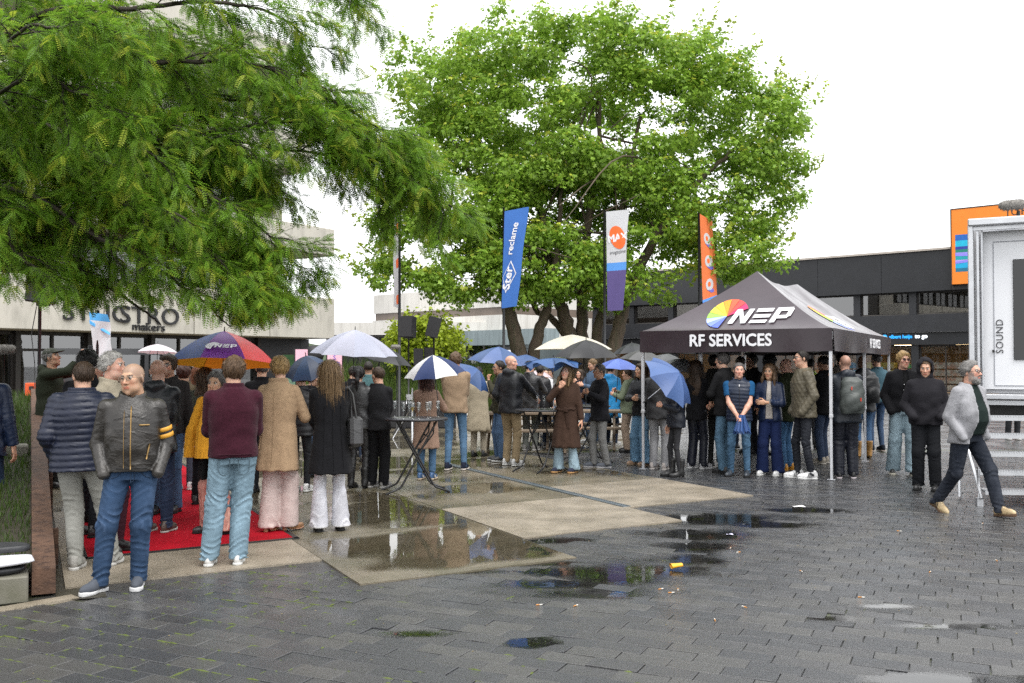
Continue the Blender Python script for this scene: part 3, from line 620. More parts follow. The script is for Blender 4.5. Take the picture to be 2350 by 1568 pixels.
# ---------------------------------------------------- hair (head coordinates)
def ribbons(rs, n, scalp, flow, width=.006, segs=5):
    V = []; F = []
    for k in range(n):
        p = scalp(rs); q = None; pts = [p]
        for s_ in range(segs): pts.append(flow(pts[-1], s_, rs))
        for i, a in enumerate(pts):
            t = pts[min(i+1, segs)]-pts[max(i-1, 0)]; nrm = a-np.array([0, .02, .0]); nrm[2] *= .4; u = np.cross(t, nrm); u /= np.linalg.norm(u)+1e-9
            w_ = width*(1-.75*(i/segs)**2); V += [a-u*w_, a+u*w_]
        b = len(V)-2*(segs+1); F += [(b+2*i, b+2*i+1, b+2*i+3, b+2*i+2) for i in range(segs)]
    return np.array(V), np.array(F)
def hair_shape(style, seed=0, lod=1.0):
    rs = np.random.default_rng(seed+5); h = .0075*lod; base = style.split('_')[0]; zl = -.24
    if base in ('long', 'pony', 'curlylong'): zl = -.56 if base != 'pony' else -.34
    g = Gd((-.15, -.14, zl), (.15, .19, .185), h if zl > -.3 else .0092*lod)
    if base in ('long', 'curlylong'):
        zl = {'long': -.50, 'curlylong': -.36}[base]
    th = {'short': .0095, 'crop': .006, 'swept': .014, 'bald': .004, 'curly': .022, 'long': .017, 'curlylong': .024, 'pony': .012, 'bun': .013, 'updo': .024, 'mop': .020, 'buzz': .004, 'afro': .05, 'side': .02}[base]
    d = g.ell((0, .016, .038), (.0745, .0935, .0845))
    if base in ('mop', 'curly', 'updo', 'afro', 'swept', 'curlylong'):
        fq = 52 if base != 'swept' else 30
        d = d+.010*np.sin(g.x*fq+2*np.sin(g.z*30+seed))*np.sin(g.y*fq+1.5*np.sin(g.x*40))*np.sin(g.z*fq+seed)*1.4
    zs = {'bald': ([-.2, -.02, .0, .05, .11], [.2, .2, -.03, -.055, -.085]), 'swept': ([-.2, -.10, -.075, -.05, -.028, .01, .05, .12], [.13, .105, .085, .060, .005, -.03, -.075, -.10])}.get(base, ([-.2, -.10, -.075, -.050, -.030, .0, .04, .12], [.13, .100, .078, .055, .0, -.030, -.075, -.10]))
    if base in ('long', 'curlylong', 'mop', 'side'): zs = ([-.2, -.11, -.08, -.055, -.025, .04, .12], [.13, .10, .075, .03, -.09, -.13, -.15])
    zmin = np.interp(g.y.ravel(), *zs).reshape(g.y.shape).astype(np.float32)
    tp_ = np.clip((g.z-zmin)/.045, 0, 1); d = d-th*(tp_*tp_*(3-2*tp_))+.0016*np.sin(np.arctan2(g.x, g.y+.001-.06)*46+g.z*25)+.0012*np.sin(g.x*210+g.y*60)
    if base == 'bald':
        d = np.maximum(d, g.z-.030)
    d = smax(d, zmin-g.z, .008); d = smax(d, -(g.ell((0, .01, .02), (.062, .080, .075))), .004)
    face = g.ell((0, -.085, -.045), (.060, .05, .098)); d = smax(d, -face, .008)
    if base in ('long', 'curlylong'):
        wv = .012*np.sin(g.z*(34 if base == 'curlylong' else 16)+seed); e_ = g.loft([(zl, 0, .115, .055, .016), (zl+.08, 0, .112, .095, .030), (-.20, 0, .098, .118, .036), (-.10, 0, .075, .105, .05), (.03, 0, .03, .09, .075)], 2.2)
        e_ = e_+wv*.4
        d = smin(d, e_, .02)
        for s_ in (-1, 1): d = smin(d, g.cone((s_*.085, -.01, .0), (s_*.098, -.035, -.10), .022, .026)+.004*np.sin(g.y*120+g.z*10), .03); d = smin(d, g.cone((s_*.098, -.035, -.10), (s_*.105, -.045, zl*.62), .028, .010)+.004*np.sin(g.y*120+g.z*12), .02)
        d = smax(d, -g.ell((0, -.095, -.03), (.064, .06, .12)), .01)
    if base == 'pony': d = smin(d, g.cone((0, .115, .05), (0, .145, -.08), .034, .03), .02); d = smin(d, g.cone((0, .145, -.08), (0, .12, -.30), .03, .008), .02)
    if base == 'bun': d = smin(d, g.sphere((0, .125, .02), .040)+.004*np.sin(g.z*90+g.x*60), .012)
    if base == 'updo': d = smin(d, g.ell((0, .09, .085), (.06, .055, .05))+.006*np.sin(g.x*70)*np.sin(g.z*80), .03)
    V, F = surf(d, g)
    # strands that break the outline
    c = np.array([0, .016, .038])
    def scalp(r):
        while True:
            v = r.normal(size=3); v /= np.linalg.norm(v)
            p = c+v*np.array([.075+th, .094+th, .085+th])*(.97+.04*r.random())
            if base in ('long', 'curlylong') and p[1] < .0 and (abs(p[0]) < .035 or p[1] < -.05): continue
            if p[2] > np.interp(p[1], *zs)+.012 and not (base == 'bald' and p[2] > .03): return p
    dirs = {'swept': np.array([0, .9, -.3]), 'mop': np.array([0, -.1, -1])}
    stp = {'short': .012, 'crop': .004, 'swept': .018, 'bald': .004, 'curly': .014, 'long': .06, 'curlylong': .045, 'pony': .02, 'bun': .016, 'updo': .014, 'mop': .017, 'buzz': .002, 'afro': .014, 'side': .018}[base]
    def flow(p, s_, r):
        rad = (p-c)/np.array([.075, .094, .085])**2; rad /= np.linalg.norm(rad)+1e-9
        if base in ('long', 'curlylong') and p[2] < -.02: return p+np.array([.006*math.sin(s_*2+p[0]*60), .012*(1-s_*.25), -stp])*np.array([1, .55, 1])+r.normal(0, .0014 if base == 'long' else .006, 3)
        t = dirs.get(base, np.array([p[0]*2, .45 if p[2] > .03 else .0, -.8])); t = t-rad*(t@rad)*.92; t /= np.linalg.norm(t)+1e-9
        return p+t*stp+rad*.0015*(s_ < 2)+r.normal(0, stp*.22, 3)
    nr = {'crop': 60, 'bald': 50, 'buzz': 30}.get(base, 1700 if base in ('long', 'curlylong') else 760)
    nr = int(nr*.8/lod**2.6)
    Vr, Fr = ribbons(rs, nr, scalp, flow, .0019*lod**1.2, (4 if base not in ('long', 'curlylong') else 8) if lod < 1.2 else (3 if base not in ('long', 'curlylong') else 6))
    return np.vstack([V, Vr]), np.vstack([F, Fr+len(V)])
_HAIR = {}
def hair(style, lod):
    if (style, lod) not in _HAIR:
        sd = int(style.split('_')[1]) if '_' in style else 0; _HAIR[style, lod] = hair_shape(style, sd, lod)
    return _HAIR[style, lod]
M_SKIN = mat('skin', (.5, .3, .2), .45, .10, 30, .12, 300, attr=True, spec=.4)
M_SKIN.node_tree.nodes['Principled BSDF'].inputs['Subsurface Weight'].default_value = .12
M_SKIN.node_tree.nodes['Principled BSDF'].inputs['Subsurface Radius'].default_value = (.02, .008, .004)
M_EYE = mat('eye', (.5, .5, .5), .12, .02, 10, attr=True)
SKINS = {'light': (.56, .33, .23), 'pink': (.60, .34, .25), 'tan': (.42, .235, .15), 'dark': (.20, .105, .065), 'olive': (.46, .275, .175)}
HAIRC = {'brown': (.055, .032, .018), 'dark': (.018, .013, .010), 'black': (.008, .007, .007), 'grey': (.24, .23, .22), 'white': (.52, .50, .47), 'blond': (.42, .27, .11), 'dblond': (.20, .125, .058), 'ginger': (.20, .065, .025), 'lbrown': (.12, .07, .036), 'salt': (.11, .10, .095), 'auburn': (.07, .022, .014)}
def hair_mat(c):
    return mat('hair_'+c, tuple(x*.75 for x in HAIRC[c]), .42, .5, 22, .5, 120, stretch=(4, 4, .8), spec=.35)
_CM = {}
def add_folds(m, st):
    N = m.node_tree.nodes; L = m.node_tree.links; b = N['Principled BSDF']; tc = N['Texture Coordinate']; mp = N.new('ShaderNodeMapping'); mp.inputs['Scale'].default_value = (1, 1, 1.7); mp.inputs['Rotation'].default_value = (.3, .5, 0); L.new(tc.outputs['Object'], mp.inputs[0])
    nz = N.new('ShaderNodeTexNoise'); nz.inputs['Scale'].default_value = 9; nz.inputs['Detail'].default_value = 3; nz.inputs['Distortion'].default_value = 1.2; L.new(mp.outputs[0], nz.inputs['Vector'])
    try: nz.noise_type = 'RIDGED_MULTIFRACTAL'
    except Exception: pass
    bp = N.new('ShaderNodeBump'); bp.inputs['Strength'].default_value = st; bp.inputs['Distance'].default_value = .008; L.new(nz.outputs['Fac'], bp.inputs['Height'])
    old = [l for l in L if l.to_node == b and l.to_socket.name == 'Normal']
    if old: src = old[0].from_node; L.new(bp.outputs[0], src.inputs['Normal'])
    else: L.new(bp.outputs[0], b.inputs['Normal'])
def cloth(kind, color):
    """kind: knit, wool, denim, cotton, nylon, leather, twill"""
    key = kind+str(color)
    if key in _CM: return _CM[key]
    nm = {'knit': 'knitted_fleece', 'wool': 'wool_cloth', 'denim': 'denim', 'cotton': 'cotton_cloth', 'nylon': 'nylon_cloth', 'leather': 'leather', 'twill': 'cotton_twill'}[kind]+'_%d' % len(_CM)
    c = tuple(x*.82 for x in srgb(color))
    if kind == 'knit': m = mat(nm, c, .95, .22, 40, .5, 330, sheen=.06, spec=.15)
    elif kind == 'wool': m = mat(nm, c, .9, .14, 24, .35, 280, sheen=.03, spec=.15)
    elif kind == 'denim': m = mat(nm, c, .85, .28, 5, .35, 420, spec=.2, wear=tuple(min(.8, x*1.6+.03) for x in c), stretch=(1, 1, .5), dirt=tuple(min(1, x*1.9+.025) for x in c), dscale=3.2, thr=(.46, .72))
    elif kind == 'nylon': m = mat(nm, c, .42, .16, 10, .12, 70, spec=.35, dirt=tuple(x*1.35+.003 for x in c), dscale=6)
    elif kind == 'leather': m = mat(nm, c, .36, .35, 7, .35, 90, wear=tuple(min(.8, x*2.2+.03) for x in c), dirt=tuple(x*2.0+.012 for x in c), dscale=7, thr=(.5, .72))
    elif kind == 'twill': m = mat(nm, c, .85, .14, 7, .25, 300, spec=.2)
    else: m = mat(nm, c, .85, .13, 12, .22, 260, spec=.2)
    add_folds(m, {'knit': .22, 'wool': .25, 'denim': .5, 'nylon': .6, 'leather': .7, 'twill': .5, 'cotton': .4}[kind])
    _CM[key] = m; return m
def ik(a, c, l1, l2, pole):
    a = np.array(a, float); c = np.array(c, float); d = c-a; L = np.linalg.norm(d); mx = (l1+l2)*.9985
    if L > mx: c = a+d/L*mx; d = c-a; L = mx
    x = (l1*l1-l2*l2+L*L)/(2*L); hgt = math.sqrt(max(l1*l1-x*x, 0)); u = d/L; p = np.array(pole, float); p -= u*(p@u); p /= np.linalg.norm(p)+1e-9
    return a+u*x+p*hgt, c
def frame(zaxis, yhint):
    """rotation whose -z runs along zaxis and whose -y leans to yhint"""
    z = -np.array(zaxis, float); z /= np.linalg.norm(z); y = -np.array(yhint, float); y -= z*(y@z); y /= np.linalg.norm(y)+1e-9; x = np.cross(y, z); return np.stack([x, y, z], 1)
ARMS = {  # wrist target (x out, y, z) for a 1.75 m person, elbow pole, hand pose, hand hint
    'down': ((.27, -.03, .84), (.2, 1, 0), 'relax', None), 'pocket': ((.20, -.09, .93), (.55, 1, 0), None, None), 'jpocket': ((.175, -.16, 1.0), (.6, 1, -.1), None, None),
    'front': ((.035, -.24, .95), (1, .5, -.2), 'relax', (0, -.3, -1)), 'cross': ((-.03, -.215, 1.18), (1, .45, -.5), None, None), 'crossf': ((-.02, -.245, 1.17), (1, .35, -.5), 'relax', None),
    'hold': ((.10, -.28, 1.22), (.7, .3, -1), 'grip', None), 'face': ((.06, -.22, 1.42), (.8, -.2, -1), 'grip', None), 'phone': ((.07, -.42, 1.66), (.7, .1, -1), 'grip', None),
    'swing': ((.27, -.16, .88), (.2, 1, 0), 'relax', None), 'back': ((.27, .16, .88), (.2, 1, 0), 'relax', None), 'umb': ((.12, -.27, 1.28), (.8, .2, -1), 'grip', None), 'rear': ((.04, .16, .98), (1, .6, 0), 'relax', None), 'table': ((.24, -.42, 1.08), (.8, .5, -.4), 'flat', None),
    'hipf': ((.10, -.20, 1.02), (1, .5, -.3), 'relax', None)}
PEOPLE = []
def person(px, py, top, face, label, height=None, depth=None, build=1.0, belly=0.0, sex='m', skin='light', hairs='short', hairc='brown', turn=0.0, nod=0.0, tilt=0.0, upper=None, lower=None, shoes=None, arms=('down', 'down'), stance=None, lean=0.0, inner=None, extras=(), headk=None, res=None, z0=0.006, loc=None, beard=None, glasses=None, stride=None, group='people waiting in the square', sit=None):
    """px,py: photo point between the feet; top: photo height of the crown; face: heading in degrees, 0 looks at the camera, 90 to the right"""
    base = G(px, py, z0) if loc is None else Vector(loc)
    if in_slab(base.x, base.y): base.z += .010
    cdx, cdy = base.x-fl_[0], base.y-fl_[1]; cu_ = cdx*ea[0]+cdy*ea[1]
    if -.1 < cu_ < 2.0 and in_slab(base.x, base.y) and ((base.x-CARPET_FR[0])*eb[0]+(base.y-CARPET_FR[1])*eb[1]) > 0: base.z += .010
    dep = base.y; face = face+math.degrees(math.atan2(-base.x, base.y))     # headings are read against the line of sight
    if lean == 0.0: lean = 4.0*((px*3.7) % 1)-1.0
    tilt = tilt or 8*((px*5.1) % 1)-4
    if height is None: height = (CAM_H-z0)+(836-top)*dep/FPX/1.0 if top is not None else 1.75
    height = min(max(height, 1.52), 1.98); s = height/1.75
    P = empty('person', base, R(face), label=label, cat='person', group=group)
    PEOPLE.append((P, height)); h = res or (.0105 if dep < 9.8 else .016 if dep < 13 else .020 if dep < 16 else .030)
    up = dict(type='jacket', mat=cloth('cotton', (.05, .05, .06)), hem=.88, ease=.03, quilt=0, collar='stand', open=0, hood=None, sleeve=1.0, flare=0, wr=.006); up.update(upper or {})
    lo = dict(mat=cloth('denim', (.03, .06, .13)), fit='straight', wr=.006, hem=.045); lo.update(lower or {})
    sh = dict(kind='sneaker', mat=cloth('leather', (.55, .55, .55)), sole=cloth('cotton', (.6, .6, .58))); sh.update(shoes or {})
    f_ = sex == 'f'; bw = build*(.93 if f_ else 1.0); S = lambda *a: np.array(a, float)*s
    # legs
    wd_ = .125 if lo['fit'] in ('wide', 'flare') else .10; jt = (px*7.3) % 1-.5; st = stance or ((-wd_, .05*jt, 14), (wd_, -.05*jt, 14))     # (x, y, toe-out degrees) of left-of-frame and right-of-frame foot in body axes
    hx = .088*s*bw; ank = [np.array([a[0]*s, a[1]*s, (.085+(a[3] if len(a) > 3 else 0))*s]) for a in st]; LT, LS = .432*s, .425*s
    hz = min(a[2]+math.sqrt(max((.995*(LT+LS))**2-((a[0]-sx*hx)**2+a[1]**2), .2)) for a, sx in zip(ank, (-1, 1))); hz = min(hz, .935*s)
    pel = np.array([0.0, 0.0, hz+.03*s]); hips = [np.array([sx*hx, 0, hz]) for sx in (-1, 1)]; knees = []
    for k in range(2):
        kn, an = ik(hips[k], ank[k], LT, LS, (math.sin(R(st[k][2]))*-.5, -1, .0)); knees.append(kn); ank[k] = an
    # spine
    ln = R(lean); dz = lambda zz, yy=0.0: np.array([0, -math.sin(ln)*(zz*s)+yy*s, math.cos(ln)*(zz*s)])+pel
    chest = dz(.30); neck = dz(.535, .012); sho = [dz(.458)+np.array([sx*.168*s*bw, .005*s, 0]) for sx in (-1, 1)]; headc = dz(.535+.145, -.012)
    ARM1, ARM2 = .295*s, .262*s; el = []; wr_ = []; hp = []
    for k, nm in enumerate(arms):
        sx = (-1, 1)[k]; spec = ARMS[nm] if isinstance(nm, str) else nm; t, pole, pose, hint = spec
        tgt = np.array([sx*t[0]*s, t[1]*s, t[2]*s]); tgt[2] += pel[2]-.965*s; tgt[1] += -math.sin(ln)*(t[2]-.965)*s
        e_, w_ = ik(sho[k], tgt, ARM1, ARM2, (sx*pole[0], pole[1], pole[2])); el.append(e_); wr_.append(w_); hp.append((pose, hint))
    # ---- trousers
    fit = {'slim': (.084, .060, .046), 'straight': (.092, .070, .062), 'loose': (.098, .084, .078), 'wide': (.098, .092, .104), 'flare': (.086, .066, .100), 'legging': (.078, .054, .040)}[lo['fit']]
    allp = np.array(hips+knees+ank); lo_, hi_ = allp.min(0)-.16*s, allp.max(0)+.16*s; lo_[2] = .0; hi_[2] = pel[2]+.12*s
    g = Gd(lo_, hi_, h); rb = [(pel[2]-.10*s, 0, .008*s, .158*s*bw, .108*s*bw), (pel[2], 0, .010*s, .172*s*bw, .118*s*bw), (pel[2]+.11*s, 0, 0, .158*s*bw, (.108+.5*belly)*s*bw)]
    d = g.loft(rb, 2.3); wrn = lo['wr']
    for k in range(2):
        ev = lambda t: .35+.9*np.exp(-((t-1)/.25)**2); ev2 = lambda t: .25+1.0*np.exp(-((t-.98)/.22)**2)+.7*np.exp(-(t/.2)**2)
        th_ = g.cone(hips[k]+np.array([0, .01*s, -.02*s]), knees[k], fit[0]*s*bw, fit[1]*s*bw, wrn*1.5, 58, ev, k*2.1+px*.1)
        an_ = ank[k].copy(); an_[2] = max(lo['hem']*s, an_[2]-.05*s); ft_ = fit[2]*s; sh_ = g.cone(knees[k], an_, fit[1]*s*bw, ft_, wrn*2.0, 66 if lo['fit'] not in ('wide', 'flare') else 26, ev2, k*1.3+px*.17)
        lg = smin(th_, sh_, .03*s); lg = np.maximum(lg, an_[2]-g.z-.02*np.clip((g.y-an_[1])*2, -.1, .1)); d = smin(d, lg, .035*s)
    loV, loF = surf(d, g); loo = obj('trousers', make_mesh('trousers', loV, loF, lo['mat']), P)
    # ---- upper garment
    hem = up['hem']*s; e_ = up['ease']*s*.72; q_ = up['quilt']
    def torso(g, e_, hem, ex=2.35, fl=0.0, bl=belly):
        zs = pel[2]-.965*s; rings = []
        for z, rx, ry, cy in ((.40, .19+fl*1.2, .15+fl*1.2, .012), (.62, .185+fl*.7, .138+fl*.7, .012), (.88, .172+fl*.15, .118+fl*.15, .010), (1.0, .163, .114+.35*bl, .006-.3*bl), (1.10, .155 if not f_ else .142, .110+bl, .002-.65*bl), (1.22, .168, .118+.6*bl, .0-.4*bl), (1.32, .172, .120, .004), (1.385, .156, .106, .010), (1.44, .118, .088, .016), (1.475, .088, .076, .019), (1.51, .062, .062, .020)):
            yy = -math.sin(ln)*(z-.965)*s; rings.append((z*s+zs, 0, cy*s+yy, rx*s*bw+e_, ry*s*bw+e_))
        rg = [r for r in rings if r[0] > hem+zs*0]; r0 = rings[[r[0] for r in rings].index(rg[0][0])-1] if rg[0] is not rings[0] else None
        if r0 is not None:
            t = (hem-r0[0])/(rg[0][0]-r0[0]); rg = [tuple(a+(b-a)*t for a, b in zip(r0, rg[0]))]+rg
        return g.loft(rg, ex)
    pts = np.array([*sho, *el, *wr_, neck, [0, 0, hem]]); pad = .15*s+e_; lo_ = pts.min(0)-pad; hi_ = pts.max(0)+pad; lo_[2] = min(hem-.02, pts[:, 2].min()-.06*s); fl = up['flare']
    lo_[0] = min(lo_[0], -(.20+fl*1.3)*s*bw-e_-.03); hi_[0] = max(hi_[0], (.20+fl*1.3)*s*bw+e_+.03); lo_[1] = min(lo_[1], -(.17+fl*1.3+belly*1.7)*s*bw-e_-.02); hi_[1] = max(hi_[1], (.17+fl*1.3)*s*bw+e_+.03); hi_[2] = neck[2]+.10*s
    g = Gd(lo_, hi_, h); d = torso(g, e_, hem, fl=fl)
    if q_ and q_ != 'diamond': d = d-.011*np.abs(np.sin(np.pi*(g.z/q_+.12*np.sin(g.x*9))))**.6+.006
    elif q_ == 'diamond': d = d-.009*np.minimum(np.abs(np.sin(30*(g.x+g.y+g.z*.9))), np.abs(np.sin(30*(g.x+g.y-g.z*.9))))+.004
    else: d = d+up['wr']*(.55*np.sin(g.z*38+3.0*np.sin(g.x*11+px)+2*np.sin(g.y*9))+.5*np.sin(g.x*31+2.5*np.sin(g.z*14+px*.3)))*np.clip((1.36*s-g.z)/(.25*s), .25, 1)*(.45 if fl else 1)
    if fl: d = d+.006*np.sin(np.arctan2(g.y, g.x)*9+px)*np.clip((.95*s-g.z)/(.4*s), 0, 1)
    slv = None
    for k in range(2):
        sx = (-1, 1)[k]; s0 = sho[k]; d = smin(d, g.cone(neck+np.array([sx*.045*s, 0, -.04*s]), s0+np.array([sx*-.014*s, 0, -.004*s]), .045*s+e_*.35, .054*s*bw+e_*.4), .045*s)
        if up['sleeve'] <= 0: continue
        ev = lambda t: .3+.9*np.exp(-((t-1)/.25)**2); r1 = .053*s*bw+e_*.5; r2 = .043*s*bw+e_*.55; r3 = .034*s+e_*.55
        qa = .0
        a_ = g.cone(s0, el[k], r1, r2, up['wr']*(1.0 if not q_ else .3), 58, ev, k*2+px*.07)
        if up['sleeve'] >= 1:
            ev3 = lambda t: .35+.8*np.exp(-(t/.3)**2)+.6*np.exp(-((t-1)/.2)**2); wend = el[k]+(wr_[k]-el[k])*(.98 if hp[k][0] else 1.06)
            b_ = g.cone(el[k], wend, r2, r3, up['wr']*(1.0 if not q_ else .3), 60, ev3, k*1.7+px*.11); a_ = smin(a_, b_, .025*s)
            if hp[k][0]:   # flat cuff
                u_ = (wr_[k]-el[k])/np.linalg.norm(wr_[k]-el[k]); c_ = wend; a_ = np.maximum(a_, (g.x-c_[0])*u_[0]+(g.y-c_[1])*u_[1]+(g.z-c_[2])*u_[2]-.004)
        else:
            c_ = s0+(el[k]-s0)*up['sleeve']*1.5; u_ = (el[k]-s0)/np.linalg.norm(el[k]-s0); a_ = np.maximum(a_, (g.x-c_[0])*u_[0]+(g.y-c_[1])*u_[1]+(g.z-c_[2])*u_[2])
        if q_ and q_ != 'diamond': a_ = a_-.009*np.abs(np.sin(np.pi*g.z/q_))**.6+.004
        elif q_ == 'diamond': a_ = a_-.008*np.minimum(np.abs(np.sin(30*(g.x+g.y+g.z*.9))), np.abs(np.sin(30*(g.x+g.y-g.z*.9))))+.003
        slv = a_ if slv is None else np.minimum(slv, a_)
    if slv is not None: d = smin(d, slv, .007*s)
    nz_ = neck[2]; col = up['collar']; ny = neck[1]
    if up['open']:
        wv = up['open']*s*(.55+.45*np.clip((neck[2]-g.z)/(.45*s), 0, 1.6)); d = np.maximum(d, -np.maximum(np.abs(g.x)-wv, g.y-neck[1]+.035*s))
    if col in ('stand', 'roll', 'turn', 'rib', 'lapel', 'shirt'):
        hh, rr, fy = {'stand': (.055, .074, .0), 'roll': (.060, .070, 0), 'turn': (.055, .066, 0), 'rib': (.030, .072, 0), 'lapel': (.035, .078, 0), 'shirt': (.038, .070, 0)}[col]
        rad = np.sqrt((g.x/1.05)**2+((g.y-ny-.004*s))**2); sl = rr*s+e_*.35+(.10 if col != 'turn' else -.02)*(g.z-nz_); cs = np.maximum(np.abs(rad-sl)-.0075*s-.3*h, np.maximum(nz_-.05*s-g.z, g.z-nz_-hh*s+.35*(g.y-ny)*-1*0))
        cs = np.maximum(cs, g.z-(nz_+hh*s+.30*(g.y-ny)-.010*s))
        if col in ('stand', 'lapel', 'shirt') or up['open']: cs = np.maximum(cs, -np.maximum(np.abs(g.x)-(.022 if not up['open'] else .045)*s, g.y-ny+.02*s))
        d = smax(d, -(np.maximum(rad-sl+.006*s, nz_-.035*s-g.z)), .006); d = smin(d, cs, .010)
    if up['hood'] == 'down':
        d = smin(d, g.ell((0, ny+.085*s, nz_+.005*s), (.105*s, .055*s, .062*s), rotm(.5, 0, 0))+.006*np.sin(g.x*40+g.z*30), .03)
        d = smax(d, -g.ell((0, ny+.015*s, nz_+.06*s), (.062*s, .060*s, .06*s)), .012)
    upV, upF = surf(d, g); upo = obj(up['type'], make_mesh(up['type'], upV, upF, up['mat']), P)
    if up['hood'] == 'up':
        hc = headc; g2 = Gd(hc-.19*s, hc+np.array([.16, .19, .17])*s, h*.75); dd = g2.ell(hc+S(0, .022, .022), S(.112, .135, .138)); dd = smin(dd, g2.cone(hc+S(0, .03, -.08), hc+S(0, .05, -.19), .10*s, .115*s), .04)
        dd = np.maximum(dd, -g2.ell(hc+S(0, -.085, -.012), S(.076, .12, .110))); dd = np.maximum(dd, -g2.ell(hc+S(0, .008, .01), S(.092, .112, .115)))
        obj('hood', make_mesh('hood', *surf(dd+.003*np.sin(g2.z*60+g2.x*30), g2), up['mat']), P)
    if inner:
        im = inner['mat']; g3 = Gd((-.24*s, -.24*s-belly, hem-.02), (.24*s, .2*s, neck[2]+.07*s), h)
        di = torso(g3, inner.get('ease', .004)*s, inner.get('hem', .93)*s)
        for sx in (-1, 1): di = smin(di, g3.cone(neck+np.array([sx*.05*s, 0, -.03*s]), sho[0 if sx < 0 else 1], .045*s, .05*s), .04*s)
        rad = np.sqrt(g3.x**2+(g3.y-ny)**2); di = smin(di, np.maximum(np.abs(rad-.066*s)-.006*s, np.maximum(nz_-.05*s-g3.z, g3.z-nz_-.028*s-.3*(g3.y-ny))), .008)
        if inner.get('sleeve'):
            for k in range(2):
                c_ = sho[k]+(el[k]-sho[k])*inner['sleeve']; u_ = (el[k]-sho[k])/np.linalg.norm(el[k]-sho[k])
                gl = np.minimum(sho[k], el[k])-.12*s; gh = np.maximum(sho[k], el[k])+.12*s; g4 = Gd(gl, gh, h)
                a_ = g4.cone(sho[k], el[k], .066*s*bw, .060*s*bw, .004, 50); a_ = np.maximum(a_, (g4.x-c_[0])*u_[0]+(g4.y-c_[1])*u_[1]+(g4.z-c_[2])*u_[2]); obj('shirt_sleeve', make_mesh('shirt_sleeve', *surf(a_, g4), im), P)
        obj('shirt', make_mesh('shirt', *surf(di, g3), im), P)
    # ---- body: head, neck, hidden trunk and limbs, hands
    sk = np.array(SKINS[skin]); hk = headk or ('f' if f_ else 'm'); HV, HF = head(hk, .0062 if dep < 9.8 else .0092 if dep < 16 else .0125); hs_ = s*(1.0 if not f_ else .98)*(1.02 if hk == 'o' else 1.0); hs_ = 1.0*hs_+(1-s)*.35
    HM = np.array(Euler((R(-nod)*-1, R(tilt), R(turn)), 'XYZ').to_matrix()) if False else np.array((Matrix.Rotation(R(turn), 3, 'Z') @ Matrix.Rotation(R(tilt), 3, 'Y') @ Matrix.Rotation(R(nod), 3, 'X')))
    hcol = np.tile(sk, (len(HV), 1)).astype(float); x_, y_, z_ = HV.T; fr = y_ < -.05
    hc_ = np.array(HAIRC[hairc])
    lip = fr & (np.abs(z_+.057) < .0105) & (np.abs(x_) < .024) & (y_ < -.082); hcol[lip] = sk*np.array([.85, .52, .52])
    br = fr & (np.abs(z_-(.036-.25*np.abs(np.abs(x_)-.03))) < .0045) & (np.abs(np.abs(x_)-.030) < .018); hcol[br] = hc_*.7+sk*.15
    ls = fr & (np.abs(z_-.0245) < .0035) & (np.abs(np.abs(x_)-.031) < .016); hcol[ls] = sk*.45
    ck = np.exp(-(((np.abs(x_)-.040)/.018)**2+((z_+.022)/.022)**2))*(y_ < -.03); hcol *= (1+np.stack([.05*ck, -.16*ck, -.14*ck], 1))
    hcol *= (1+.08*vnoise(HV[:, 0]*60, HV[:, 1]*60, HV[:, 2]*60, 2))[:, None]; ns_ = np.exp(-((x_/.014)**2+((z_+.022)/.014)**2))*(y_ < -.09); hcol *= (1+np.stack([.04*ns_, -.14*ns_, -.12*ns_], 1))
    if beard or (not f_ and hk != 'f'):
        bz = fr & (z_ < -.040) & (z_ > -.118) & ~lip & ~((np.abs(x_) < .026) & (z_ > -.052) & (z_ < -.034)); amt = {None: .12, 'stubble': .45, 'full': .9}[beard]; hcol[bz] = hcol[bz]*(1-amt)+hc_*amt*(1 if beard else .6)
        sb = (z_ < .0) & (z_ > -.1) & (np.abs(x_) > .045) & (y_ < -.0) & (y_ > -.06) & (np.abs(x_) < .074); hcol[sb] = hcol[sb]*(1-amt*.8)+hc_*amt*.8
    if hairs in ('bald', 'none', 'buzz', 'crop'):
        sc_ = (z_ > np.interp(y_, [-.2, -.10, -.065, -.035, .0, .04, .12], [.12, .075, .052, .0, -.032, -.075, -.10])) & (np.hypot(x_, y_) < .2) & (z_ > -.08)
        am = {'none': .10, 'bald': .18, 'buzz': .42, 'crop': .5}[hairs]; hcol[sc_] = hcol[sc_]*(1-am)+hc_*am
    Vb = [(HV*hs_) @ HM.T+headc]; Fb = [HF]; Cb = [hcol]; Mb = [np.zeros(len(HF), int)]; n0 = len(HV)
    for sx in (-1, 1):
        v, f, c = eyeball((sx*.031, -.0745, .0155), .0125); Vb.append((v*hs_) @ HM.T+headc); Fb.append(f+n0); Cb.append(c); Mb.append(np.ones(len(f), int)); n0 += len(v)
    gb = Gd((-.3*s, -.25*s, .06), (.3*s, .25*s, neck[2]+.02), .04); db = gb.loft([(pel[2]-.05*s, 0, 0, .13*s, .085*s), (pel[2]+.12*s, 0, 0, .125*s, .085*s), (pel[2]+.36*s, 0, -math.sin(ln)*.36*s, .14*s, .09*s), (neck[2]-.03*s, 0, ny, .06*s, .05*s)])
    for k in range(2): db = smin(db, smin(gb.cone(hips[k], knees[k], .062*s, .042*s), gb.cone(knees[k], ank[k], .042*s, .032*s), .03), .03)
    v, f = surf(db, gb); Vb.append(v); Fb.append(f+n0); Cb.append(np.tile(sk, (len(v), 1))); Mb.append(np.zeros(len(f), int)); n0 += len(v)
    bare = up['sleeve'] < 1
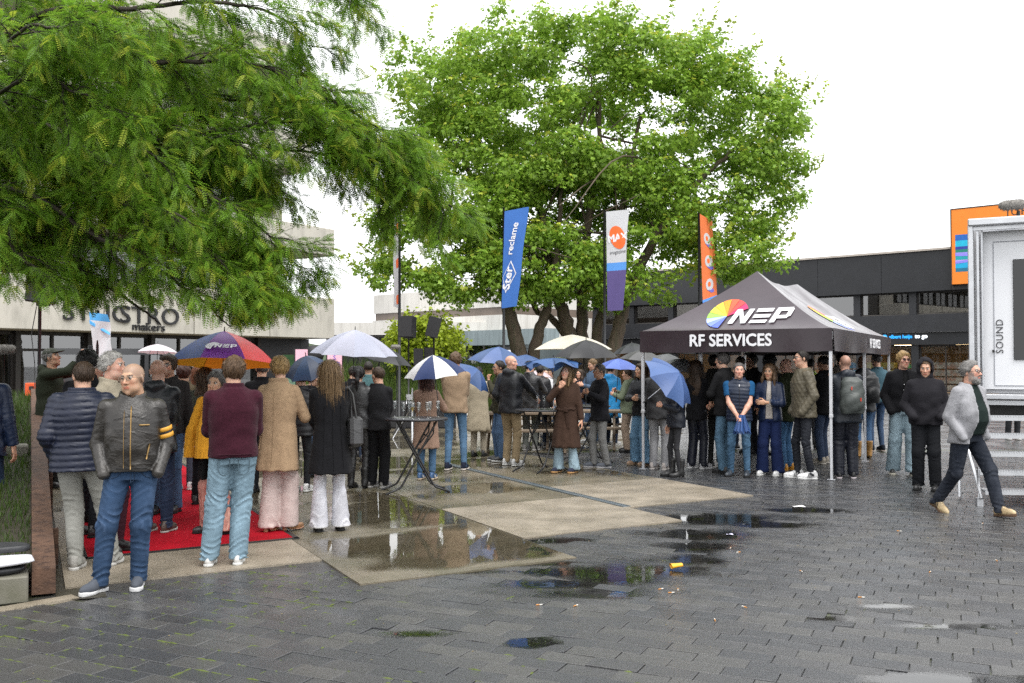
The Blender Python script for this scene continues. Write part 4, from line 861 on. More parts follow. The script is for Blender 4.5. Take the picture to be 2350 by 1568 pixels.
    for k in range(2):
        sx = (-1, 1)[k]; pose, hint = hp[k]
        if bare:
            gl = np.minimum(np.minimum(sho[k], el[k]), wr_[k])-.08*s; gh = np.maximum(np.maximum(sho[k], el[k]), wr_[k])+.08*s; ga = Gd(gl, gh, .009)
            m_ = el[k]+(wr_[k]-el[k])*.3; da = smin(ga.cone(sho[k], el[k], .050*s, .040*s), smin(ga.cone(el[k], m_, .040*s, .042*s), ga.cone(m_, wr_[k], .042*s, .028*s), .02), .02); v, f = surf(da, ga); Vb.append(v); Fb.append(f+n0); Cb.append(np.tile(sk, (len(v), 1))); Mb.append(np.zeros(len(f), int)); n0 += len(v)
        if not pose: continue
        v, f = hand(pose, .0052 if dep < 9.8 else .0070 if dep < 16 else .0085); v = v.copy()
        if sx > 0: v[:, 0] *= -1; f = f[:, ::-1]
        fa = wr_[k]-el[k]; fd = np.array(hint, float)*np.array([1, 1, 1]) if hint is not None else fa; th = (0, -1, .3) if fd[2] < -.5 * np.linalg.norm(fd) else (-sx*.25, -.1, 1)
        A = frame(fd/np.linalg.norm(fd), th); v = (v*s*1.03) @ A.T+wr_[k]; Vb.append(v); Fb.append(f+n0); cc = np.tile(sk*np.array([1.0, .93, .9]), (len(v), 1)); Cb.append(cc); Mb.append(np.zeros(len(f), int)); n0 += len(v)
    Vb = np.vstack(Vb); obj('body', make_mesh('body', Vb, np.vstack(Fb), [M_SKIN, M_EYE], midx=np.concatenate(Mb), colors=np.vstack(Cb)), P)
    toworld = lambda v: (np.asarray(v)*hs_) @ HM.T+headc
    if hairs not in ('none', 'buzz'):
        v, f = hair(hairs, 1.0 if dep < 9.8 else 1.45 if dep < 16 else 1.8); obj('hair', make_mesh('hair', toworld(v), f, hair_mat(hairc)), P)
    if beard == 'full':
        g5 = Gd((-.085, -.13, -.15), (.085, .03, .0), .0055); bd = g5.ell((0, -.035, -.078), (.058, .055, .055)); bd = smin(bd, g5.ell((0, -.07, -.105), (.03, .025, .03)), .03)+.003*np.sin(g5.x*180)*np.sin(g5.z*150)
        bd = np.maximum(bd, g5.z+.028+.5*np.clip(-g5.y-.06, 0, .1)); bd = smax(bd, -g5.ell((0, -.105, -.055), (.024, .03, .010)), .004); bd = smin(bd, g5.cone((-.026, -.089, -.043), (.026, -.089, -.043), .006, .006), .004); v, f = surf(bd, g5); obj('beard', make_mesh('beard', toworld(v), f, hair_mat(hairc)), P)
    if glasses:
        m_ = MB()
        for sx in (-1, 1):
            ring = [(sx*.032+.022*math.cos(a), -.098+abs(.022*math.cos(a))*.05, .012+.0165*math.sin(a)) for a in np.linspace(0, 2*math.pi, 15)]; m_.tube(toworld(ring), .0018 if glasses != 'thick' else .003, 5, cap=False)
            m_.tube(toworld([(sx*.054, -.096, .016), (sx*.078, -.06, .016), (sx*.082, .01, .012)]), .0018 if glasses != 'thick' else .0028, 5)
        m_.tube(toworld([(-.010, -.099, .018), (0, -.101, .021), (.010, -.099, .018)]), .0018, 5); go = m_.build('glasses', mat('glasses_frame_'+glasses, (.02, .018, .018) if glasses != 'wire' else (.25, .2, .15), .3, .1), P)
        for sx in (-1, 1):
            lm = MB(); lm.poly(toworld([(sx*.032+.021*math.cos(a), -.0985, .012+.0155*math.sin(a)) for a in np.linspace(0, 2*math.pi, 14)[:-1]])); lm.build('lens', MATS.get('sun_lens') or mat('sun_lens', (.05, .02, .02), .1, .1) if glasses == 'sun' else GLASS_LENS, go)
    # ---- shoes
    for k in range(2):
        sc = s*1.02; rz = -R(st[k][2]); lift = st[k][3]*s if len(st[k]) > 3 else 0; pit = R(st[k][4]) if len(st[k]) > 4 else 0
        so_ = obj('shoe', shoe_mesh(sh['kind'], 'upper', sh['mat'], 0), P, loc=(ank[k][0], ank[k][1], lift), rot=(pit, 0, rz)); so_.scale = (sc, sc, sc)
        obj('sole', shoe_mesh(sh['kind'], 'sole', sh['sole'], 0), so_)
        if sh['kind'] in ('sneaker', 'trainer') and dep < 13.5:
            lm_ = MATS.get('shoe_lace') or mat('shoe_lace', (.35, .35, .36), .8, .2, 40)
            part('laces', lm_, so_, lambda q: [q.tube([(-.022, -.098+.020*j, .072+.0115*j), (0, -.092+.020*j, .080+.0125*j), (.022, -.086+.020*j, .073+.0115*j)], .0032, 5) for j in range(5)])
        if sh.get('stripes'):
            for sx in (-1, 1):
                for q in range(3): part('stripe', sh['stripes'], so_, lambda m_: m_.tube([(sx*.0475, -.060+q*.022, .032), (sx*.041, -.048+q*.022, .064), (sx*.031, -.040+q*.022, .080)], .0042, 5))
    info = dict(P=P, s=s, sho=sho, el=el, wr=wr_, neck=neck, headc=headc, pel=pel, knees=knees, ank=ank, toworld=toworld, hs=hs_, e=e_, bw=bw, upV=upV, top=upo, loV=loV, low=loo, face=R(face), base=base)
    return info
GLASS_LENS = glass_mat('clear_lens', (.92, .92, .92), .03)

def W(i, v): return i['base']+Matrix.Rotation(i['face'], 3, 'Z') @ Vector(v)
def skin_y(i, x, z, back=False):
    V = i['upV']; s = i['s']; m = (np.abs(V[:, 0]-x) < .02) & (np.abs(V[:, 2]-z) < .025)
    if not m.any(): return 0.0
    return V[m, 1].max() if back else V[m, 1].min()
def on_coat(i, name, pts, m, r=.004, back=False, parent=None):
    P_ = [(x*i['s'], skin_y(i, x*i['s'], z*i['s'], back)+(.001 if back else -.001), z*i['s']) for x, z in pts]
    return part(name, m, parent or i['top'], lambda q: q.tube(P_, r, 5))
def arm_ring(i, k, t, m, r=.062, w=.014, name='sleeve_stripe', fore=False):
    a, b = (i['sho'][k], i['el'][k]) if not fore else (i['el'][k], i['wr'][k]); c = a+(b-a)*t; d = (b-a)/np.linalg.norm(b-a); rm = frame(d, (0, 1, .1))
    return part(name, m, i['top'], lambda q: q.lathe([(r-.004, -w), (r, -w*.8), (r, w*.8), (r-.004, w)], 20, tuple(c), rm))

def on_cloth(i, name, pts, m, r=.0028, back=False):
    """a stitched line lying on the trousers"""
    V = i['loV']; s = i['s']; P_ = []
    for x, z in pts:
        k = (np.abs(V[:, 0]-x*s) < .018) & (np.abs(V[:, 2]-z*s) < .018)
        if k.any(): P_.append((x*s, (V[k, 1].max()+.0005) if back else (V[k, 1].min()-.0005), z*s))
    if len(P_) > 1: return part(name, m, i['low'], lambda q: q.tube(P_, r, 5))
def jeans_detail(i, col, back=False):
    m = mat('seam_%d' % len(MATS), tuple(x*.55 for x in col), .85, .2, 40)
    if back:
        for sx in (-1, 1): on_cloth(i, 'pocket_seam', [(sx*.035, .90), (sx*.035, .86), (sx*.037, .80), (sx*.06, .775), (sx*.085, .768), (sx*.11, .785), (sx*.125, .81), (sx*.128, .86), (sx*.128, .90), (sx*.08, .905), (sx*.035, .90)], m, .0032, True)
        on_cloth(i, 'centre_seam', [(0, z) for z in np.linspace(.96, .80, 8)], m, .003, True); on_cloth(i, 'yoke_seam', [(x, .925-.12*abs(x)+.01) for x in np.linspace(-.13, .13, 11)], m, .0028, True)
    else:
        for sx in (-1, 1): on_cloth(i, 'pocket_seam', [(sx*.06, .955), (sx*.075, .915), (sx*.105, .885), (sx*.14, .875)], m, .003)
        on_cloth(i, 'fly_seam', [(.0, z) for z in np.linspace(.96, .84, 7)], m, .003); on_cloth(i, 'fly_seam', [(.028, .95), (.028, .88), (.018, .85), (.0, .84)], m, .0024)
    for k in range(2):
        kn_, an_ = i['knees'][k]/i['s'], i['ank'][k]/i['s']
# ============================================================ BUILDINGS
M_CONC = mat('weathered_concrete', (.50, .475, .42), .85, .12, 1.2, .2, 30, stretch=(1, 1, .25), dirt=(.30, .285, .25), dscale=2.2, thr=(.5, .8))
M_CONC2 = mat('pale_streaked_concrete', (.62, .60, .56), .85, .10, 1.0, .2, 20, stretch=(1.6, 1.6, .16), dirt=(.42, .40, .36), dscale=2.6, thr=(.5, .78))
M_DKFR = mat('dark_brown_frame', (.025, .021, .019), .5, .2, 4)
M_DARK = mat('black_facade_panel', (.013, .014, .017), .45, .25, 1.5, .1, 20)
M_DARK2 = mat('charcoal_spandrel', (.021, .022, .026), .5, .2, 2)
M_ROOM = mat('dim_room', (.03, .028, .026), .9, .4, .8)
M_CAP = mat('light_coping', (.45, .40, .35), .6, .15, 3)
M_GLASS = glass_mat('window_glass', (.35, .38, .38), .015, ior=2.6)
M_GLASS2 = glass_mat('shop_glass', (.75, .78, .76), .015, ior=1.55)
def facade(name, px, depth, ang, **k):
    p = D(px, 836, depth); return empty(name, (p.x, p.y, 0), ang, **k)
def on_facade(E_, px, py, out=0.0):
    """local (u, z) where the sight line through a photo point meets the facade plane"""
    a = E_.rotation_euler.z; ux, uy = math.cos(a), math.sin(a); ox, oy = E_.location.x+uy*out, E_.location.y-ux*out; r = ray(px, py)
    # solve r*t = o + u*d
    det = r.x*uy-r.y*ux; t = (ox*uy-oy*ux)/det; u = (r.x*t-ox)*ux+(r.y*t-oy)*uy; return u, CAM_H+r.z*t
_WIN = {}
def window(parent, x, z, w_, h_, y, frame_m, pane_m, mull=0, trans=0, fr=.07):
    key = (round(w_, 3), round(h_, 3), mull, trans, frame_m.name, pane_m.name)
    if key not in _WIN:
        m = MB()
        for sx in (-1, 1): m.box((sx*(w_/2-fr/2), 0, 0), (fr, .12, h_))
        for sz in (-1, 1): m.box((0, 0, sz*(h_/2-fr/2)), (w_-2*fr-.002, .116, fr))
        for k in range(mull): m.box((-w_/2+w_*(k+1)/(mull+1), 0, 0), (fr*.7, .10, h_-2*fr-.002))
        for k in range(trans): m.box((0, 0, h_/2-h_*(.28+.45*k)), (w_-2*fr-.004, .09, fr*.8))
        V = np.vstack(m.V); a = make_mesh('window', V, m.F, frame_m, smooth=False)
        p = MB(); p.quad((-w_/2+fr, .02, -h_/2+fr), (w_/2-fr, .02, -h_/2+fr), (w_/2-fr, .02, h_/2-fr), (-w_/2+fr, .02, h_/2-fr)); b = make_mesh('pane', np.vstack(p.V), p.F, pane_m, smooth=False); _WIN[key] = (a, b)
    a, b = _WIN[key]; o = obj('window', a, parent, loc=(x, y, z)); obj('pane', b, o); return o
# ---- brutalist block behind the locust tree
LBD = facade('concrete_building', 753, 41, math.atan2(.832, .554), label='pale concrete terrace building with deep balcony slabs behind the locust tree', cat='building')
for k in range(12):   # fascia panels
    x1 = -.02-k*3.6; part('fascia_panel', M_CONC, LBD, lambda m: m.box((x1-1.79, .55, 3.61), (3.56, 1.9, 1.70), None, .02))
for zc, hh, dx in ((6.85, 1.15, .0), (10.4, 1.5, -1.4), (14.0, 1.4, -2.5)):
    for k in range(10): x1 = -.03+dx-k*4.0; part('balcony_slab', M_CONC, LBD, lambda m: m.box((x1-1.99, .7, zc), (3.96, 2.2, hh), None, .03))
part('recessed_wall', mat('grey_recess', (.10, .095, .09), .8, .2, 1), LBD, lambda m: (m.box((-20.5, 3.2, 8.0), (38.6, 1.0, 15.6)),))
part('corner_pillar', M_CONC, LBD, lambda m: m.box((-1.6, 2.0, 9), (.5, 1.2, 10)))
for zc in (5.35, 8.6, 12.2):
    for k in range(13): window(LBD, -3.2-2.7*k, zc, 2.4, 1.55, 2.64, M_DKFR, M_GLASS, 1)
part('ground_floor_wall', M_ROOM, LBD, lambda m: (m.box((-22, 3.4, 1.35), (40, .3, 2.7)), m.box((-22, 2.2, .03), (40, 2.2, .06))))
part('plinth', mat('beige_plinth', (.42, .37, .31), .8, .15, 3), LBD, lambda m: m.box((-22, 1.16, .30), (40, .24, .60)))
for k in range(15): window(LBD, -4.2-2.5*k, 1.68, 2.44, 2.12, 1.16, M_DKFR, M_GLASS, 1, 1, .11)
for k in range(16): part('pier', M_DKFR, LBD, lambda m: m.box((-2.95-2.5*k, 1.10, 1.38), (.16, .3, 2.75)))
part('entrance_wall', M_DARK, LBD, lambda m: (m.box((-2.2, 1.3, 1.38), (1.3, .3, 2.75)), m.box((-.25, 1.3, 1.38), (.5, .3, 2.75)), m.box((-1.0, 1.3, 2.45), (1.1, .28, .6))))
window(LBD, -1.03, 1.1, 1.0, 2.1, 1.25, M_DKFR, glass_mat('green_glass', (.25, .4, .28), .02), 0, 1)
ML = mat('dark_sign_letter', (.018, .018, .02), .4, .1)
for txt, px, py, sz in (('ST', 176, 717, .84), ('IC', 268, 722, .84), ('STRO', 345, 727, .84), ('ma', 318, 750, .40), ('kers', 356, 752, .40)):
    u, z = on_facade(LBD, px, py, .42); lettering(txt, sz, ML, LBD, (u, -.44, z), (1, 0, 0), (0, 0, 1), extrude=.03, sx=1.15)
u, z = on_facade(LBD, 92, 915, -.9); 
# ---- low white block behind the speakers
CB = facade('white_concrete_building', 857, 70, math.atan2(-9, 9.7), label='low white streaked concrete building behind the speakers', cat='building')
part('upper_wall', M_CONC2, CB, lambda m: (m.box((7, 4, 6.03), (14, 8, 1.36)),))
part('brown_band', mat('brown_window_band', (.16, .125, .10), .4, .35, .5, stretch=(1, 1, .1)), CB, lambda m: m.box((7.04, 4.05, 5.1), (13.9, 7.9, .5)))
part('lower_wall', M_CONC2, CB, lambda m: m.box((7, 3.9, 4.12), (14.02, 8, 1.44)))
part('glazing_base', mat('grey_glazing', (.10, .12, .125), .25, .3, .7, stretch=(1, 1, .2)), CB, lambda m: m.box((7, 4.2, 1.7), (13.8, 7.6, 3.38)))
part('side_canopy', mat('blue_grey_cladding', (.22, .27, .28), .6, .25, 1.5, stretch=(3, 3, .3)), CB, lambda m: m.box((13.2, -.6, 3.35), (9, 1.2, .95)))
TB = empty('low_terrace_building', (D(755, 836, 62).x, 62, 0), 0, label='low concrete terrace wing in front of the white building', cat='building')
part('parapet', M_CONC2, TB, lambda m: m.box((6.0, 2, 3.98), (12.6, 4, .82)))
for k in range(5): window(TB, .9+2.3*k, 2.5, 2.2, 2.0, .1, M_DKFR, M_GLASS, 1)
part('base_wall', mat('grey_base', (.17, .17, .16), .8, .2, 1), TB, lambda m: m.box((6, 2.2, 1.7), (12.4, 3.8, 3.5)))
hill = MB()
def hfn(u, v):
    x = -90+170*u; return (x, 300+8*v, -1+v*(9.5+3.5*float(vnoise(x*.05, 0, 0, 4))+3.0*float(vnoise(x*.25, 0, 0, 5))))
hill.grid(hfn, 160, 6); hill.build('far_trees', mat('far_wood', (.06, .085, .045), .9, .5, .8, .8, 2), kind='stuff', label='line of distant green trees above the terrace roof', cat='trees')
# ---- dark two-storey block on the right
RB = facade('dark_building', 2185, 55, math.atan2(-.667, .745), label='black two-storey shop building with window band behind the tent', cat='building')
X0, X1 = -36, 16
for k in range(13): xa = X0+k*4; part('fascia_panel', M_DARK, RB, lambda m: m.box((xa+1.99, .5, 7.12), (3.985, 1.0, 2.34), None, .01))
part('coping', M_CAP, RB, lambda m: m.box(((X0+X1)/2, .45, 8.36), (X1-X0, 1.2, .12)))
part('spandrel', M_DARK2, RB, lambda m: m.box(((X0+X1)/2, .62, 4.10), (X1-X0, .5, 1.04)))
part('sign_band', M_DARK, RB, lambda m: m.box(((X0+X1)/2, .85, 3.2), (X1-X0, .5, .74)))
part('upper_back_wall', mat('upper_room', (.16, .145, .125), .9, .5, .35, dirt=(.05, .05, .05), dscale=.5), RB, lambda m: (m.box(((X0+X1)/2, 4.5, 5.4), (X1-X0, .2, 2.4)), m.box(((X0+X1)/2, 2.6, 4.64), (X1-X0, 4, .04)), m.box(((X0+X1)/2, 2.6, 6.3), (X1-X0, 4, .04))))
for k in range(15): window(RB, X0+1.75+3.36*k, 5.29, 2.95, 1.32, .66, M_DKFR, M_GLASS, 0)
for k in range(16): part('pier', M_DARK2, RB, lambda m: m.box((X0+.07+3.36*k, .64, 5.29), (.42, .44, 1.33)))
part('shop_back_wall', mat('shop_room', (.30, .20, .11), .8, .45, .9, dirt=(.10, .08, .06), dscale=.9), RB, lambda m: (m.box(((X0+X1)/2, 5.5, 1.4), (X1-X0, .2, 2.9)), m.box(((X0+X1)/2, 3.2, .02), (X1-X0, 5, .04)), m.box(((X0+X1)/2, 3.2, 2.9), (X1-X0, 5, .04))))
for k in range(15): window(RB, X0+1.75+3.36*k, 1.42, 2.95, 2.78, 1.02, M_DKFR, M_GLASS2, 1, 0, .09)
for k in range(16): part('shop_pier', M_DARK, RB, lambda m: m.box((X0+.07+3.36*k, 1.0, 1.42), (.42, .5, 2.80)))
for k in range(14):   # lit ceiling lamps over both floors
    part('ceiling_lamp', emit_mat('warm_lamp_%d' % k, (1, .72, .38), 5.0 if k % 3 else 7.0), RB, lambda m: m.box((-34+3.4*k, 2.2+(k % 3)*.6, 2.82), (1.2, .3, .05)))
for k in range(7): part('ceiling_lamp', emit_mat('office_lamp_%d' % k, (1, .80, .45), 5.0), RB, lambda m: m.box((-33+6.6*k, 2.0, 6.2), (.5, .3, .06)))
cols_ = [(.5, .12, .03), (.03, .18, .4), (.4, .32, .05), (.05, .25, .1), (.5, .45, .4), (.3, .05, .05)]
for k in range(9): part('shelf', mat('shelf_goods_%d' % k, cols_[k % 6], .6, .6, 4, dirt=cols_[(k+2) % 6], dscale=3), RB, lambda m: [m.box((-9+2.0*k, 2.6+.3*(k % 2), .25+.45*j), (1.7, .5, .36)) for j in range(4)])
u, z = on_facade(RB, 2075, 773, -.55); MB1 = emit_mat('blue_sign', (.02, .30, .75), .9); MW1 = emit_mat('white_sign', (.8, .85, .9), .7)
lettering('albert heijn', .30, MB1, RB, (u-.22, .575, z), (1, 0, 0), (0, 0, 1), bold=.007)
lettering('to go', .34, MW1, RB, (u+.98, .575, z+.01), (1, 0, 0), (0, 0, 1), bold=.012)
part('sign_emblem', MB1, RB, lambda m: m.poly([(u-1.16+.15*math.cos(a), .57, z+.14*math.sin(a)+.01) for a in np.linspace(0, 2*math.pi, 7)[:-1]], (0, -.03, 0)))
# billboard with painted scene
BD = empty('billboard', RB.matrix_world @ Vector((0, 0, 0)), 0, label='orange billboard with a blue painted scene on the black building', cat='billboard'); BD.location = RB.location; BD.rotation_euler = RB.rotation_euler
MO = mat('orange_print', (.85, .24, .02), .55, .06, 2); u0, zt = on_facade(RB, 2183, 482, .35); _, zb = on_facade(RB, 2183, 653, .35)
part('board', MO, BD, lambda m: m.box((u0+4.5, -.20, (zt+zb)/2), (9, .3, zt-zb))); part('board_edge', M_DARK, BD, lambda m: (m.box((u0-.03, -.2, (zt+zb)/2), (.06, .34, zt-zb+.1)), m.box((u0+4.5, -.2, zt+.03), (9, .34, .06))))
_, p1 = on_facade(RB, 2187, 540, .35); _, p0 = on_facade(RB, 2187, 625, .35); hh = p1-p0
band = [('#1b6f8f', 0, .14), ('#0aa6d6', .14, .30), ('#b39be8', .30, .36), ('#15a0a8', .36, .52), ('#9b90e6', .52, .56), ('#17806f', .56, .64), ('#2b3d9a', .64, .72), ('#13b4d6', .72, .88), ('#1c63b8', .88, 1)]
for k, (c, a, b) in enumerate(band):
    def fb(m):
        n = 24; top = [(u0+.2+8.4*i/n, -.353-.0006*k, p0+hh*min(1.02, b+.05*float(vnoise(i*.55, b*7, 0, k)))) for i in range(n+1)]; bot = [(u0+.2+8.4*i/n, -.353-.0006*k, p0+hh*(a-.04 if k else 0)) for i in range(n, -1, -1)]
        m.poly(bot[::-1]+top[::-1])
    part('painted_band', mat('paint_'+c, c, .55, .12, 3), BD, fb)
part('painted_band', mat('paint_violet', '#8f86ea', .55, .1, 3), BD, lambda m: m.poly([(u0+.2, -.362, p0+hh*.50), (u0+3.6, -.362, p0+hh*.36), (u0+.2, -.362, p0+hh*.22), (u0+.2, -.362, p0+hh*.28), (u0+2.6, -.362, p0+hh*.36), (u0+.2, -.362, p0+hh*.43)]))
u, z = on_facade(RB, 2318, 487, .36); lettering('JUR', .62, ML, BD, (u+.35, -.355, z), (1, 0, 0), (0, 0, 1), extrude=.003, spacing=1.2)
# ---- broadcast truck with folding steps
TR = empty('broadcast_truck', (6.2, 13.0, 0), R(-28), label='white broadcast truck box marked SOUND at the right edge', cat='truck')
MWH = mat('white_truck_panel', (.78, .79, .82), .35, .04, 2, coat=.3); MAL = mat('brushed_aluminium', (.55, .56, .58), .38, .12, 6, .05, 60, metal=.75); MGR = mat('grey_truck_trim', (.32, .33, .36), .45, .08, 3)
ZB, ZT = 1.27, 3.57
part('side_panel', MWH, TR, lambda m: (m.box((2.4, .30, (ZB+ZT)/2), (4.5, .08, ZT-ZB-.14)),))
part('box_body', MWH, TR, lambda m: m.box((2.5, 1.75, (ZB+ZT)/2), (4.9, 2.8, ZT-ZB-.02)))
part('corner_post', MAL, TR, lambda m: (m.box((.03, .12, (ZB+ZT)/2), (.07, .26, ZT-ZB), None, .01), m.box((.115, .16, (ZB+ZT)/2), (.03, .2, ZT-ZB-.1)), m.box((.165, .2, (ZB+ZT)/2), (.02, .16, ZT-ZB-.1))))
part('roof_rail', MAL, TR, lambda m: (m.box((2.5, .10, ZT+.03), (5.0, .30, .10), rotm(0, 0, 0), .015), m.box((2.5, .05, ZT-.05), (5.0, .04, .05))))
part('door_frame', MGR, TR, lambda m: (m.box((.30, .257, (ZB+ZT)/2-.05), (.010, .012, ZT-ZB-.36)), m.box((2.4, .257, ZT-.22), (4.2, .012, .012)), m.box((2.4, .257, ZB+.12), (4.2, .012, .010))))
part('door_window', glass_mat('dark_truck_glass', (.05, .06, .055), .02, ior=1.7), TR, lambda m: m.box((1.06, .245, 2.42), (1.05, .02, 1.36), None, .008))
part('floor_edge', MAL, TR, lambda m: (m.box((2.5, .20, ZB-.03), (5, .30, .07), None, .01), m.box((2.5, .24, ZB-.11), (5, .22, .06))))
part('underbody', M_BLACK, TR, lambda m: m.box((2.5, 1.6, ZB-.24), (4.8, 2.4, .18)))
for wx in (3.6, ):
    part('wheel', M_BLACK, TR, lambda m: m.lathe([(.0, -.14), (.44, -.14), (.48, -.08), (.48, .08), (.44, .14), (0, .14)], 24, (wx, .9, .48), rotm(R(90), 0, 0)))
part('latch', M_BLACK, TR, lambda m: m.box((.29, .235, 1.86), (.03, .03, .03)))
lettering('SOUND', .128, mat('grey_truck_letters', (.045, .045, .05), .5, .05), TR, (.37, .250, 2.06), (0, 0, 1), (-1, 0, 0), extrude=.002, spacing=1.08)
ST = empty('folding_steps', (5.52, 11.35, 0), math.atan2(-.10, .99), label='aluminium folding steps leading up to the truck', cat='steps')
for k in range(5):
    zt_ = .205+.207*k; yy = .16*k
    def ft(m):
        m.box((.95, yy, zt_), (1.85, .20, .012)); m.box((.95, yy-.10, zt_-.022), (1.85, .012, .055)); m.box((.95, yy+.10, zt_-.022), (1.85, .012, .05))
        for q in range(60): m.box((.05+q*.031, yy-.104, zt_+.004), (.014, .016, .012))
    part('tread', MAL, ST, ft)
for xx in (0.0, 1.9): part('stringer', MAL, ST, lambda m: (m.tube([(xx, -.06, .10), (xx, .70, 1.10)], .022, 8), m.box((xx, .02, .05), (.07, .07, .10)), m.tube([(xx, .02, .08), (xx, .05, .46)], .014, 6), m.tube([(xx, .66, 1.05), (xx, .66, .03)], .02, 6)))
MK = empty('boom_microphone', D(2325, 470, 12.9), 0, label='grey furry wind-shielded microphone on top of the truck', cat='microphone')
def fur(m, L, r, n=900, seed=3):
    rr = np.random.default_rng(seed)
    m.lathe([(0, -L/2), (r*.6, -L/2+.02), (r*.85, -L/3), (r*.9, 0), (r*.85, L/3), (r*.6, L/2-.02), (0, L/2)], 14, (0, 0, 0), rotm(0, R(90), 0))
    for k in range(n):
        t = rr.uniform(-L/2, L/2); a = rr.uniform(0, 6.28); q = r*.85*math.sqrt(max(.1, 1-(2*t/L)**4)); p = np.array([t, q*math.cos(a), q*math.sin(a)]); o = p+np.array([rr.normal(0, .02), .022*math.cos(a), .022*math.sin(a)-.008]); w_ = .003
        m.add([p+(w_, 0, 0), p-(w_, 0, 0), o], [(0, 1, 2)])
MFUR = mat('grey_fur', (.20, .19, .175), .9, .4, 30)
fm = MB(); fur(fm, .42, .075); fo = fm.build('windshield', MFUR, MK); fo.rotation_euler = (0, R(-6), R(10))
part('mount', M_BLACK, MK, lambda m: (m.tube([(.06, 0, -.05), (.07, 0, -.20)], .012, 8), m.box((.07, 0, -.12), (.035, .05, .07), None, .01)))
# ============================================================ TREES AND PLANTS
M_BARK = mat('dark_wet_bark', (.030, .022, .016), .8, .4, 10, .8, 40, stretch=(1, 1, .3))
M_BARK2 = mat('brown_maple_bark', (.115, .085, .06), .85, .35, 6, .8, 25, stretch=(2, 2, .35), dirt=(.06, .065, .035), dscale=4)
def leaf_mat(name, tr=.38, rough=.42):
    m = mat(name, (.1, .2, .03), rough, .12, 1.5, attr=True, trans=tr, spec=.35); return m
M_LOC = leaf_mat('locust_leaf', .48); M_MAP = leaf_mat('maple_leaf', .46)
def catmull(P, n):
    P = [np.array(p, float) for p in P]; P = [2*P[0]-P[1]]+P+[2*P[-1]-P[-2]]; out = []
    for i in range(1, len(P)-2):
        for k in range(n):
            t = k/n; out.append(.5*((2*P[i])+(-P[i-1]+P[i+1])*t+(2*P[i-1]-5*P[i]+4*P[i+1]-P[i+2])*t*t+(-P[i-1]+3*P[i]-3*P[i+1]+P[i+2])*t**3))
    return np.array(out+[P[-2]])
def orient(dirs, ups):
    d = dirs/np.linalg.norm(dirs, axis=1, keepdims=True); s = np.cross(d, ups); s /= np.linalg.norm(s, axis=1, keepdims=True)+1e-9; u = np.cross(s, d)
    return np.stack([d, s, u], 2)
def scatter(T, TF, pos, Rm, sc, col, tcol=None):
    n, m = len(pos), len(T); V = np.einsum('nij,mj->nmi', Rm, T)*sc[:, None, None]+pos[:, None, :]; F = (TF[None]+(np.arange(n)*m)[:, None, None]).reshape(-1, TF.shape[1])
    C = np.repeat(col[:, None, :], m, 1)
    if tcol is not None: C = C*tcol[None, :, None]
    return V.reshape(-1, 3).astype(np.float32), F, C.reshape(-1, 3)
# ---- honey locust: pinnate fronds on drooping boughs
fr_v = []; fr_f = []; tc_ = []; NP = 8
for k in range(NP):
    t = .10+.88*k/(NP-1); L = .20*(1-.45*abs(2*t-1.05)**2.0); z = -.22*t*t
    for sd in (-1, 1):
        dx, dy = .50*L, sd*.87*L; nx, ny = -dy*.20, dx*.20; b = len(fr_v); zz = .02*L*((k*7+sd) % 3-1)
        fr_v += [(t+dx*.18+nx*1.25, dy*.18+ny*1.25, z+zz), (t+dx*1.12, dy*1.12, z-.02+zz*3), (t+dx*.18-nx*1.25, dy*.18-ny*1.25, z-zz)]; fr_f.append((b, b+1, b+2)); tc_ += [.9, 1.12, .9]
b = len(fr_v); fr_v += [(0, .007, 0), (0, -.007, 0), (.55, -.005, -.067), (1, 0, -.22), (.55, .005, -.067)]; fr_f += [(b, b+1, b+2), (b, b+2, b+4), (b+4, b+2, b+3)]; tc_ += [.6]*5
FRV, FRF, FRC = np.array(fr_v), np.array(fr_f), np.array(tc_)
ROOT = np.array([-7.6, 10.4, 3.0])
